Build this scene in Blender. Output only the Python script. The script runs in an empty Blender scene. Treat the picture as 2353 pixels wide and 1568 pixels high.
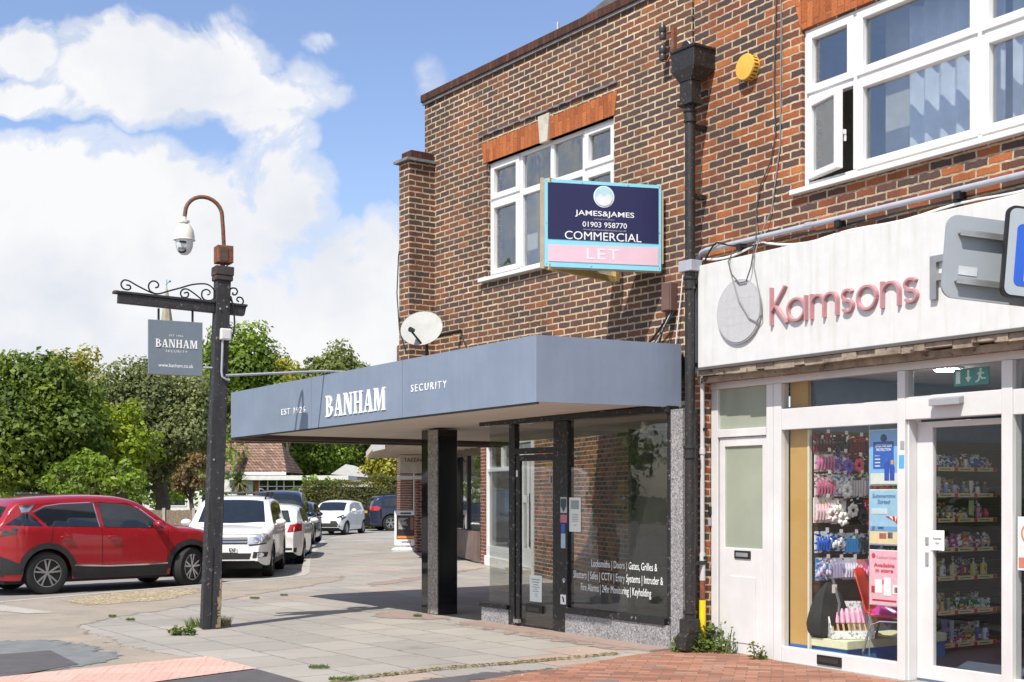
import bpy, bmesh, math, random
import numpy as np
from mathutils import Vector, Matrix
from mathutils.bvhtree import BVHTree
R = math.radians
S = bpy.context.scene
COL = S.collection
random.seed(7)
rng = np.random.default_rng(11)

# ---------------------------------------------------------------- camera, sky, sun, exposure
EYE = 1.6
cam = bpy.data.objects.new('camera', bpy.data.cameras.new('camera'))
COL.objects.link(cam)
cam.location = (0, 0, EYE)
cam.rotation_euler = (R(90), 0, 0)
cam.data.sensor_width = 36
cam.data.lens = 44.82
cam.data.shift_y = 0.149
cam.data.clip_start = 0.1
cam.data.clip_end = 6000
S.camera = cam
S.view_settings.view_transform = 'Standard'
S.view_settings.look = 'None'
S.view_settings.exposure = 0.46
S.view_settings.gamma = 1
SUN_EL, SUN_ROT = R(54), R(210)
sd = bpy.data.lights.new('sun', 'SUN')
sd.energy = 4.4
sd.angle = R(0.5)
sd.color = (1.0, 0.945, 0.86)
sun = bpy.data.objects.new('sun', sd)
COL.objects.link(sun)
sdir = Vector((math.sin(SUN_ROT)*math.cos(SUN_EL), math.cos(SUN_ROT)*math.cos(SUN_EL), math.sin(SUN_EL)))
sun.rotation_euler = sdir.to_track_quat('Z', 'Y').to_euler()
sun.location = sdir*40
S.cycles.max_bounces = 8
S.cycles.transparent_max_bounces = 16

class NT:
    """small node-tree writer"""
    def __init__(s, nt):
        s.nt = nt
    def n(s, t, **kw):
        x = s.nt.nodes.new(t)
        for k, v in kw.items():
            if k[0] == '_':
                x.inputs[int(k[1:])].default_value = v
            else:
                setattr(x, k, v)
        return x
    def l(s, a, b):
        s.nt.links.new(a, b)
    def math(s, op, a, b=None, c=None, clamp=False):
        x = s.n('ShaderNodeMath', operation=op, use_clamp=clamp)
        for i, v in enumerate((a, b, c)):
            if v is None: continue
            if isinstance(v, (int, float)): x.inputs[i].default_value = v
            else: s.l(v, x.inputs[i])
        return x.outputs[0]
    def mix(s, fac, a, b, mode='MIX'):
        x = s.n('ShaderNodeMix', data_type='RGBA', blend_type=mode)
        for i, v in ((0, fac), (6, a), (7, b)):
            if isinstance(v, (int, float)): x.inputs[i].default_value = v
            elif isinstance(v, tuple): x.inputs[i].default_value = (v+(1,))[:4]
            else: s.l(v, x.inputs[i])
        return x.outputs[2]
    def ramp(s, fac, stops, interp='LINEAR'):
        x = s.n('ShaderNodeValToRGB')
        cr = x.color_ramp
        cr.interpolation = interp
        while len(cr.elements) < len(stops): cr.elements.new(0.5)
        for e, (p, c) in zip(cr.elements, stops):
            e.position = p
            e.color = (c if isinstance(c, tuple) else (c, c, c))[:3]+(1,)
        s.l(fac, x.inputs[0])
        return x.outputs[0]
    def noise(s, vec, scale, detail=4, rough=.55, dist=0):
        x = s.n('ShaderNodeTexNoise')
        x.inputs['Scale'].default_value = scale
        x.inputs['Detail'].default_value = detail
        x.inputs['Roughness'].default_value = rough
        x.inputs['Distortion'].default_value = dist
        if vec is not None: s.l(vec, x.inputs['Vector'])
        return x.outputs[0]

W = bpy.data.worlds.new('World')
S.world = W
W.use_nodes = True
g = NT(W.node_tree)
W.node_tree.nodes.clear()
sky = g.n('ShaderNodeTexSky', sky_type='NISHITA', sun_disc=False)
sky.sun_elevation, sky.sun_rotation = SUN_EL, SUN_ROT
sky.air_density, sky.dust_density, sky.ozone_density = 1.0, 0.6, 1.4
tc = g.n('ShaderNodeTexCoord')
sep = g.n('ShaderNodeSeparateXYZ')
g.l(tc.outputs['Generated'], sep.inputs[0])
yy = g.math('MAXIMUM', sep.outputs[1], 0.08)
# cloud banks are laid out on the northern sky as azimuth/elevation slopes (x/y, z/y)
cx_, cz_ = g.math('DIVIDE', sep.outputs[0], yy), g.math('DIVIDE', sep.outputs[2], yy)
cv = g.n('ShaderNodeCombineXYZ')
g.l(cx_, cv.inputs[0]); g.l(cz_, cv.inputs[1])
warp = g.n('ShaderNodeTexNoise'); warp.inputs['Scale'].default_value = 17; warp.inputs['Detail'].default_value = 8
g.l(cv.outputs[0], warp.inputs['Vector'])
wv = g.n('ShaderNodeVectorMath', operation='SUBTRACT'); g.l(warp.outputs['Color'], wv.inputs[0]); wv.inputs[1].default_value = (.5, .5, .5)
ws = g.n('ShaderNodeVectorMath', operation='SCALE'); g.l(wv.outputs[0], ws.inputs[0]); ws.inputs['Scale'].default_value = .052
wa = g.n('ShaderNodeVectorMath', operation='ADD'); g.l(cv.outputs[0], wa.inputs[0]); g.l(ws.outputs[0], wa.inputs[1])
acc = None
for (eu, ev, ru, rv, k) in [(200, 545, 560, 255, 1.7), (330, 165, 330, 150, 1.3), (560, 235, 260, 80, .95), (690, 190, 110, 60, .36), (40, 120, 150, 90, 1.0), (60, 240, 170, 50, .75), (620, 300, 130, 60, .7),
                           (640, 470, 150, 190, .9), (840, 640, 260, 150, .95), (400, 790, 900, 190, 1.3), (900, 560, 90, 130, .55), (745, 115, 60, 28, .26), (995, 190, 50, 70, .16), (500, 60, 120, 40, .24),
                           (2600, 400, 900, 300, 1.2), (-1500, 250, 1100, 420, 1.3), (-4200, -300, 2300, 700, 1.2), (-7800, -1700, 3800, 1900, .42)]:  # last bank is unseen, added to lighten reflections in the upper windows
    ex, ez, rx, rz = (eu-1176.5)/2930, (1135-ev)/2930, ru/2930, rv/2930     # centre and reach as slopes from the eye
    a = g.n('ShaderNodeVectorMath', operation='SUBTRACT'); g.l(wa.outputs[0], a.inputs[0]); a.inputs[1].default_value = (ex, ez, 0)
    b = g.n('ShaderNodeVectorMath', operation='MULTIPLY'); g.l(a.outputs[0], b.inputs[0]); b.inputs[1].default_value = (1/rx, 1/rz, 0)
    ln = g.n('ShaderNodeVectorMath', operation='LENGTH'); g.l(b.outputs[0], ln.inputs[0])
    f = g.math('MULTIPLY', g.math('SUBTRACT', 1, ln.outputs['Value']), k)
    f = g.math('MAXIMUM', f, 0)
    acc = f if acc is None else g.math('MAXIMUM', acc, f)
nz = g.noise(cv.outputs[0], 15, 9, .62, .5)
gen = g.noise(tc.outputs['Generated'], 2.2, 7, .58, .3)
south = g.math('MULTIPLY_ADD', sep.outputs[1], -4, .6, clamp=True)
back = g.math('MULTIPLY', g.math('MULTIPLY', g.math('SUBTRACT', gen, .47), 3.2), south)
fld = g.math('MAXIMUM', g.math('ADD', acc, g.math('MULTIPLY', g.math('SUBTRACT', nz, .52), g.math('MULTIPLY', g.math('MINIMUM', acc, .35), 5.0))), back)
alpha = g.ramp(fld, [(.02, 0.0), (.16, .55), (.36, 1.0)], 'EASE')
shade = g.ramp(g.noise(wa.outputs[0], 7, 5, .55), [(.32, (5.6, 5.85, 6.4)), (.58, (7.0, 7.02, 7.1))])
skyc = g.mix(1.0, sky.outputs[0], (1.0, .97, 1.04), 'MULTIPLY')
skyc = g.mix(1.0, skyc, (1.32, 1.32, 1.34), 'MULTIPLY')
bg = g.n('ShaderNodeBackground'); bg.inputs[1].default_value = .10
g.l(g.mix(alpha, skyc, shade), bg.inputs[0])
wo = g.n('ShaderNodeOutputWorld'); g.l(bg.outputs[0], wo.inputs[0])

# ---------------------------------------------------------------- helpers
def tag(o, label, cat, group=None, kind=None):
    if label: o['label'] = label
    if cat: o['category'] = cat
    if group: o['group'] = group
    if kind: o['kind'] = kind
    return o
def empty(name, loc=(0, 0, 0), rz=0, label=None, cat=None, group=None):
    o = bpy.data.objects.new(name, None)
    COL.objects.link(o)
    o.location = loc; o.rotation_euler = (0, 0, rz)
    o.empty_display_size = .2
    return tag(o, label, cat, group)
class MB:
    """collects shapes and links them as ONE mesh object"""
    def __init__(s, M=None):
        s.v, s.f, s.m, s.M = [], [], [], M
        s.mi = 0
    def add(s, vs, fs):
        k = len(s.v)
        if s.M is not None: vs = [tuple(s.M @ Vector(p)) for p in vs]
        s.v += [tuple(p) for p in vs]
        s.f += [tuple(i+k for i in f) for f in fs]
        s.m += [s.mi]*len(fs)
        return s
    def box(s, x0, x1, y0, y1, z0, z1):
        v = [(x, y, z) for z in (z0, z1) for y in (y0, y1) for x in (x0, x1)]
        return s.add(v, [(0, 2, 3, 1), (4, 5, 7, 6), (0, 1, 5, 4), (2, 6, 7, 3), (0, 4, 6, 2), (1, 3, 7, 5)])
    def cbox(s, c, size, M=None):
        hx, hy, hz = [q/2 for q in size]
        v = [Vector((x, y, z)) for z in (-hz, hz) for y in (-hy, hy) for x in (-hx, hx)]
        v = [(M @ p if M else p)+Vector(c) for p in v]
        return s.add(v, [(0, 2, 3, 1), (4, 5, 7, 6), (0, 1, 5, 4), (2, 6, 7, 3), (0, 4, 6, 2), (1, 3, 7, 5)])
    def prism(s, pts, a, b, ax='y'):
        """polygon in x,z (ax=y), y,z (ax=x) or x,y (ax=z) extruded from a to b"""
        f = {'y': lambda p, d: (p[0], d, p[1]), 'x': lambda p, d: (d, p[0], p[1]), 'z': lambda p, d: (p[0], p[1], d)}[ax]
        n = len(pts)
        v = [f(p, a) for p in pts]+[f(p, b) for p in pts]
        return s.add(v, [tuple(range(n)), tuple(range(2*n-1, n-1, -1))]+[(i, i+n, (i+1) % n+n, (i+1) % n) for i in range(n)])
    def tube(s, pts, r, seg=10, cap=True):
        pts = [Vector(p) for p in pts]
        n = len(pts)
        rr = r if isinstance(r, (list, tuple)) else [r]*n
        vs, fs = [], []
        up = None
        for i, p in enumerate(pts):
            t = (pts[min(i+1, n-1)]-pts[max(i-1, 0)]).normalized()
            if up is None: up = t.orthogonal().normalized()
            up = (up-t*up.dot(t))
            up = up.normalized() if up.length > 1e-6 else t.orthogonal().normalized()
            sd_ = t.cross(up)
            for k in range(seg):
                a = 2*math.pi*k/seg
                vs.append(p+(up*math.cos(a)+sd_*math.sin(a))*rr[i])
        for i in range(n-1):
            for k in range(seg):
                fs.append((i*seg+k, i*seg+(k+1) % seg, (i+1)*seg+(k+1) % seg, (i+1)*seg+k))
        if cap:
            fs.append(tuple(range(seg-1, -1, -1))); fs.append(tuple(range((n-1)*seg, n*seg)))
        return s.add(vs, fs)
    def lathe(s, prof, c=(0, 0, 0), seg=20, axis='z', M=None, cap=True):
        """profile of (r, h) about an axis through c"""
        vs, fs = [], []
        for (r, h) in prof:
            for k in range(seg):
                a = 2*math.pi*k/seg
                x, y = r*math.cos(a), r*math.sin(a)
                p = {'z': (x, y, h), 'y': (x, h, y), 'x': (h, x, y)}[axis]
                p = Vector(p)
                if M: p = M @ p
                vs.append(p+Vector(c))
        n = len(prof)
        for i in range(n-1):
            for k in range(seg):
                fs.append((i*seg+k, i*seg+(k+1) % seg, (i+1)*seg+(k+1) % seg, (i+1)*seg+k))
        if cap: fs.append(tuple(range(seg-1, -1, -1))); fs.append(tuple(range((n-1)*seg, n*seg)))
        return s.add(vs, fs)
    def sphere(s, c, r, seg=12, rings=8, sc=(1, 1, 1)):
        vs, fs = [], []
        for i in range(rings+1):
            t = math.pi*i/rings
            for k in range(seg):
                a = 2*math.pi*k/seg
                vs.append((c[0]+r*sc[0]*math.sin(t)*math.cos(a), c[1]+r*sc[1]*math.sin(t)*math.sin(a), c[2]+r*sc[2]*math.cos(t)))
        for i in range(rings):
            for k in range(seg):
                fs.append((i*seg+k, (i+1)*seg+k, (i+1)*seg+(k+1) % seg, i*seg+(k+1) % seg))
        return s.add(vs, fs)
    def build(s, name, mats, parent=None, smooth=False, bevel=0, loc=None, recalc=True):
        me = bpy.data.meshes.new(name)
        me.from_pydata(s.v, [], s.f)
        mats = mats if isinstance(mats, (list, tuple)) else [mats]
        for m in mats: me.materials.append(m)
        if len(mats) > 1: me.polygons.foreach_set('material_index', s.m)
        if recalc:
            bm = bmesh.new(); bm.from_mesh(me)
            bmesh.ops.recalc_face_normals(bm, faces=bm.faces)
            bm.to_mesh(me); bm.free()
        if smooth:
            me.polygons.foreach_set('use_smooth', [True]*len(me.polygons))
            try: me.set_sharp_from_angle(angle=R(40))
            except Exception: pass
        me.update()
        o = bpy.data.objects.new(name, me)
        COL.objects.link(o)
        if parent: o.parent = parent
        if loc: o.location = loc
        if bevel:
            b = o.modifiers.new('bevel', 'BEVEL'); b.width = bevel; b.segments = 2; b.limit_method = 'ANGLE'; b.angle_limit = R(35)
        return o
def copy_tree(o, parent=None):
    c = o.copy(); COL.objects.link(c)
    if parent: c.parent = parent
    for ch in list(o.children): copy_tree(ch, c)
    return c
def text(name, body, m, box, y, parent=None, depth=.002, space=1.0, bold=0.0, shear=0, bevel=0, fit=True):
    """raised lettering on a front that faces -y; box = x0, x1, z0, z1"""
    cu = bpy.data.curves.new(name, 'FONT')
    cu.body = body; cu.space_character = space; cu.extrude = .02; cu.offset = bold; cu.shear = shear
    cu.resolution_u = 3
    cu.align_x = 'CENTER'
    if bevel: cu.bevel_depth = bevel; cu.bevel_resolution = 1
    t = bpy.data.objects.new(name, cu)
    COL.objects.link(t)
    dg = bpy.context.evaluated_depsgraph_get()
    me = bpy.data.meshes.new_from_object(t.evaluated_get(dg))
    bpy.data.objects.remove(t); 
    n = len(me.vertices)
    co = np.zeros(n*3); me.vertices.foreach_get('co', co); co = co.reshape(-1, 3)
    mn, mx = co.min(0), co.max(0)
    x0, x1, z0, z1 = box
    sx = (x1-x0)/(mx[0]-mn[0]); sz = (z1-z0)/(mx[1]-mn[1])
    out = np.zeros_like(co)
    out[:, 0] = x0+(co[:, 0]-mn[0])*sx
    out[:, 2] = z0+(co[:, 1]-mn[1])*sz
    out[:, 1] = y-(co[:, 2]-mn[2])/(mx[2]-mn[2])*depth
    me.vertices.foreach_set('co', out.ravel())
    me.materials.clear(); me.materials.append(m)
    me.update()
    o = bpy.data.objects.new(name, me); COL.objects.link(o)
    if parent: o.parent = parent
    return o

# ---------------------------------------------------------------- materials
def newmat(name):
    m = bpy.data.materials.new(name); m.use_nodes = True
    m.node_tree.nodes.clear()
    G_ = NT(m.node_tree)
    out = G_.n('ShaderNodeOutputMaterial')
    return m, G_, out
def hexc(h):
    c = [int(h[i:i+2], 16)/255 for i in (0, 2, 4)]
    return tuple(x/12.92 if x < .04045 else ((x+.055)/1.055)**2.4 for x in c)
def P(name, col, rough=.6, metal=0, var=.12, scale=6, bump=0, bscale=40, spec=.5, coat=0, streak=0, streakcol=None, rust=0, rustcol=(.22, .07, .025), rscale=7, obj=True):
    m, G_, out = newmat(name)
    tc = G_.n('ShaderNodeTexCoord'); v = tc.outputs['Object']
    b = G_.n('ShaderNodeBsdfPrincipled')
    c = col[:3]
    lo, hi = tuple(x*(1-var) for x in c), tuple(min(1, x*(1+var)) for x in c)
    cc = G_.ramp(G_.noise(v, scale, 6, .62), [(.3, lo), (.7, hi)])
    if streak:
        mp = G_.n('ShaderNodeMapping'); G_.l(v, mp.inputs[0]); mp.inputs['Scale'].default_value = (9, 9, .7)
        f = G_.ramp(G_.noise(mp.outputs[0], 1.6, 5, .6), [(.5, 0.), (.75, streak)])
        cc = G_.mix(f, cc, streakcol or tuple(x*.55 for x in c))
    rg = G_.math('MULTIPLY_ADD', G_.noise(v, scale*2.3, 4), .25*rough, rough*.87)
    if rust:
        f = G_.ramp(G_.noise(v, rscale, 7, .68), [(.62-rust*.35, 0.), (.68-rust*.35, 1.)])
        cc = G_.mix(f, cc, rustcol)
    G_.l(cc, b.inputs['Base Color']); G_.l(rg, b.inputs['Roughness'])
    b.inputs['Metallic'].default_value = metal
    b.inputs['Specular IOR Level'].default_value = spec
    if coat: b.inputs['Coat Weight'].default_value = coat; b.inputs['Coat Roughness'].default_value = .03
    if bump:
        bp = G_.n('ShaderNodeBump'); bp.inputs['Strength'].default_value = bump; bp.inputs['Distance'].default_value = .01
        G_.l(G_.noise(v, bscale, 5, .6), bp.inputs['Height']); G_.l(bp.outputs[0], b.inputs['Normal'])
    G_.l(b.outputs[0], out.inputs[0])
    return m
def glass(name, tint=(.8, .85, .85), base=.05, refl=(1, 1, 1), dirt=.0):
    m, G_, out = newmat(name)
    gm = G_.n('ShaderNodeNewGeometry')
    d = G_.n('ShaderNodeVectorMath', operation='DOT_PRODUCT'); G_.l(gm.outputs['Incoming'], d.inputs[0]); G_.l(gm.outputs['Normal'], d.inputs[1])
    c = G_.math('SUBTRACT', 1, G_.math('ABSOLUTE', d.outputs['Value']), clamp=True)
    f = G_.math('MULTIPLY_ADD', G_.math('POWER', c, 5), 1-base, base, clamp=True)
    t = G_.n('ShaderNodeBsdfTransparent'); t.inputs[0].default_value = tint+(1,)
    s = G_.n('ShaderNodeBsdfGlossy'); s.inputs[0].default_value = refl+(1,); s.inputs['Roughness'].default_value = .0
    tcn = G_.n('ShaderNodeTexCoord')
    bp = G_.n('ShaderNodeBump'); bp.inputs['Strength'].default_value = .015; bp.inputs['Distance'].default_value = .1
    G_.l(G_.noise(tcn.outputs['Object'], 2.5, 2), bp.inputs['Height']); G_.l(bp.outputs[0], s.inputs['Normal'])
    mx = G_.n('ShaderNodeMixShader'); G_.l(f, mx.inputs[0]); G_.l(t.outputs[0], mx.inputs[1]); G_.l(s.outputs[0], mx.inputs[2])
    last = mx
    if dirt:
        df = G_.n('ShaderNodeBsdfDiffuse'); df.inputs[0].default_value = (.6, .6, .56, 1)
        m2 = G_.n('ShaderNodeMixShader')
        G_.l(G_.ramp(G_.noise(tcn.outputs['Object'], 3, 6, .6), [(.35, dirt*.5), (.75, dirt)]), m2.inputs[0])
        G_.l(mx.outputs[0], m2.inputs[1]); G_.l(df.outputs[0], m2.inputs[2]); last = m2
    G_.l(last.outputs[0], out.inputs[0])
    return m
def brickmat(name, stops, mortar=(.50, .40, .24), bw=.225, bh=.075, ms=.011, dark=0, offs=0.5, vertical=False, bumps=.6):
    """running bond brickwork laid along x (or y on returns), each brick of its own colour"""
    m, G_, out = newmat(name)
    tc = G_.n('ShaderNodeTexCoord'); v = tc.outputs['Object']
    sp = G_.n('ShaderNodeSeparateXYZ'); G_.l(v, sp.inputs[0])
    cb = G_.n('ShaderNodeCombineXYZ')
    jit = G_.n('ShaderNodeTexNoise'); jit.inputs['Scale'].default_value = 16; jit.inputs['Detail'].default_value = 3; G_.l(v, jit.inputs['Vector'])
    jx = G_.math('MULTIPLY', G_.math('SUBTRACT', jit.outputs[0], .5), .024)
    xx = G_.math('ADD', G_.math('ADD', sp.outputs[0], sp.outputs[1]), jx)
    zz = G_.math('ADD', sp.outputs[2], jx)
    if vertical: xx, zz = zz, xx
    G_.l(xx, cb.inputs[0]); G_.l(zz, cb.inputs[1])
    bt = G_.n('ShaderNodeTexBrick'); G_.l(cb.outputs[0], bt.inputs['Vector'])
    bt.offset = offs; bt.inputs['Scale'].default_value = 1
    bt.inputs['Color1'].default_value = (0, 0, 0, 1); bt.inputs['Color2'].default_value = (1, 1, 1, 1)
    bt.inputs['Mortar'].default_value = (.5, .5, .5, 1)
    bt.inputs['Brick Width'].default_value = bw; bt.inputs['Row Height'].default_value = bh
    bt.inputs['Mortar Size'].default_value = ms; bt.inputs['Mortar Smooth'].default_value = .5
    drift = G_.math('MULTIPLY_ADD', G_.noise(v, .75, 3, .6), .9, -.45)
    col = G_.ramp(G_.math('ADD', G_.math('MULTIPLY_ADD', bt.outputs['Color'], .86, .07), drift, clamp=True), stops)
    n1 = G_.noise(v, 55, 6, .7)
    col = G_.mix(.55, col, G_.ramp(n1, [(.3, (.35, .33, .33)), (.7, (1.35, 1.3, 1.25))]), 'MULTIPLY')
    big = G_.noise(v, .9, 4, .6)
    col = G_.mix(.5, col, G_.ramp(big, [(.32, (.62, .6, .62)), (.68, (1.25, 1.2, 1.15))]), 'MULTIPLY')
    mc = G_.mix(.8, G_.ramp(G_.noise(v, 9, 5, .65), [(.3, tuple(x*.55 for x in mortar)), (.7, tuple(min(1, x*1.25) for x in mortar))]), G_.ramp(G_.noise(v, 1.1, 5, .7), [(.35, (.62, .60, .58)), (.62, (1.12, 1.1, 1.08))]), 'MULTIPLY')
    fin = G_.mix(bt.outputs['Fac'], col, mc)
    if dark:
        mp = G_.n('ShaderNodeMapping'); G_.l(v, mp.inputs[0]); mp.inputs['Scale'].default_value = (2.2, 2.2, .5)
        f = G_.ramp(G_.noise(mp.outputs[0], 1, 5, .6), [(.52, 0.), (.8, dark)])
        fin = G_.mix(f, fin, (.025, .02, .018))
    b = G_.n('ShaderNodeBsdfPrincipled'); G_.l(fin, b.inputs['Base Color'])
    b.inputs['Roughness'].default_value = .88; b.inputs['Specular IOR Level'].default_value = .25
    bp = G_.n('ShaderNodeBump'); bp.inputs['Strength'].default_value = bumps; bp.inputs['Distance'].default_value = .012
    h = G_.math('ADD', G_.math('MULTIPLY', bt.outputs['Fac'], -1), G_.math('MULTIPLY', n1, .5))
    G_.l(h, bp.inputs['Height']); G_.l(bp.outputs[0], b.inputs['Normal'])
    G_.l(b.outputs[0], out.inputs[0])
    return m
def speckle(name, c1, c2, scale=120, rough=.5, coat=0, c3=None):
    m, G_, out = newmat(name)
    tc = G_.n('ShaderNodeTexCoord'); v = tc.outputs['Object']
    vo = G_.n('ShaderNodeTexVoronoi'); vo.inputs['Scale'].default_value = scale; G_.l(v, vo.inputs['Vector'])
    sp = G_.n('ShaderNodeSeparateColor'); G_.l(vo.outputs['Color'], sp.inputs[0])
    stops = [(0., c1), (.45, c1), (.6, c2)] + ([(.85, c3)] if c3 else [])
    col = G_.ramp(sp.outputs[0], stops, 'CONSTANT')
    col = G_.mix(.4, col, G_.ramp(G_.noise(v, 3, 5), [(.3, (.7, .7, .7)), (.7, (1.2, 1.2, 1.2))]), 'MULTIPLY')
    b = G_.n('ShaderNodeBsdfPrincipled'); G_.l(col, b.inputs['Base Color']); b.inputs['Roughness'].default_value = rough
    if coat: b.inputs['Coat Weight'].default_value = coat
    G_.l(b.outputs[0], out.inputs[0])
    return m
def emit(name, col, st):
    m, G_, out = newmat(name)
    e = G_.n('ShaderNodeEmission'); e.inputs[0].default_value = col+(1,); e.inputs[1].default_value = st
    G_.l(e.outputs[0], out.inputs[0])
    return m
M = {}
M['brick'] = brickmat('brown_brick', [(.0, (.082, .058, .058)), (.28, (.105, .068, .062)), (.48, (.135, .072, .056)), (.68, (.170, .078, .055)), (.86, (.205, .086, .054)), (.96, (.28, .11, .052)), (1., (.34, .15, .06))], dark=.6, ms=.0125, mortar=(.55, .455, .31))
M['brick_r'] = brickmat('orange_brown_brick', [(.0, (.075, .054, .053)), (.28, (.105, .066, .060)), (.43, (.16, .064, .042)), (.6, (.26, .085, .045)), (.8, (.37, .118, .048)), (1., (.50, .20, .065))], dark=.5, bw=.228, ms=.012, mortar=(.53, .44, .31))
M['brick_wet'] = brickmat('red_brick', [(.0, (.10, .035, .025)), (.5, (.19, .06, .035)), (1., (.26, .09, .045))], mortar=(.42, .38, .32))
M['soldier'] = brickmat('orange_soldier_brick', [(0, (.30, .085, .03)), (.5, (.40, .125, .045)), (1, (.5, .17, .06))], mortar=(.30, .13, .06), bw=.34, bh=.075, ms=.005, vertical=True)
M['coping'] = brickmat('dark_coping_brick', [(0, (.055, .028, .024)), (.5, (.085, .04, .03)), (1, (.13, .055, .04))], mortar=(.05, .035, .028), bw=.3, bh=.075, ms=.006, vertical=True)
M['stone'] = P('pale_stone', (.46, .43, .36), .9, var=.22, scale=9, bump=.4)
M['lead'] = P('grey_flashing', (.18, .18, .18), .8, var=.3, scale=12, bump=.4)
M['upvc'] = P('white_plastic', (.70, .70, .70), .35, var=.03, scale=3)
M['white'] = P('white_paint', (.62, .62, .62), .45, var=.08, scale=2, streak=.2, streakcol=(.56, .53, .46))
M['slate'] = P('slate_blue_paint', (.195, .24, .32), .42, var=.10, scale=1.6, streak=.45, streakcol=(.165, .205, .275), bump=.06, bscale=2.2)
M['soffit'] = P('cream_soffit', (.62, .54, .46), .85, var=.08, scale=2)
M['brownpaint'] = P('brown_paint', (.075, .055, .042), .6, var=.2)
M['blackpaint'] = P('black_paint', (.014, .014, .016), .32, var=.3, scale=20, rust=.06, rustcol=(.3, .29, .27), rscale=30)
M['blackgloss'] = P('polished_black_granite', (.012, .012, .014), .07, var=.3, scale=60, coat=.6)
M['granite'] = speckle('grey_granite', (.235, .232, .235), (.36, .355, .355), 75, .45, c3=(.12, .12, .135))
M['granite_d'] = speckle('brown_granite', (.24, .22, .20), (.38, .35, .32), 70, .3, c3=(.09, .085, .08))
M['lettwhite'] = P('white_lettering', (.82, .82, .80), .5, var=.03)
M['glass'] = glass('shop_glass', (.88, .89, .88), .05, dirt=.02)
M['glass_up'] = glass('upper_window_glass', (.90, .92, .93), .16)
M['glass_k'] = glass('display_glass', (.95, .96, .95), .02)
M['frost'] = P('frosted_glass', (.30, .33, .26), .18, var=.1, scale=1.5)
M['dark'] = P('dark_interior', (.03, .032, .036), .8)
M['room'] = P('room_wall', (.58, .57, .54), .9)
M['black'] = P('black_plastic', (.012, .012, .013), .4, var=.2)
M['grey'] = P('grey_plastic', (.30, .31, .33), .5, var=.1)
M['greypaint'] = P('grey_painted_conduit', (.36, .38, .43), .45, var=.1, streak=.2)
M['iron'] = P('black_cast_iron', (.018, .017, .017), .5, var=.35, scale=15, rust=.07, rustcol=(.20, .15, .08), rscale=40, bump=.2)
M['rust'] = P('rusty_steel', (.20, .065, .03), .8, var=.5, scale=16, rust=.28, rustcol=(.10, .085, .075), rscale=12, bump=.3)
M['timber'] = P('worn_black_timber', (.022, .022, .026), .55, var=.35, scale=9, streak=.5, streakcol=(.05, .05, .055), rust=.04, rustcol=(.30, .25, .19), rscale=22, bump=.35, bscale=18)
M['rawwood'] = P('weathered_bare_wood', (.26, .19, .12), .9, var=.4, scale=24, bump=.6)
M['steel'] = P('galvanised_steel', (.45, .46, .46), .4, .7, var=.15)
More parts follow.
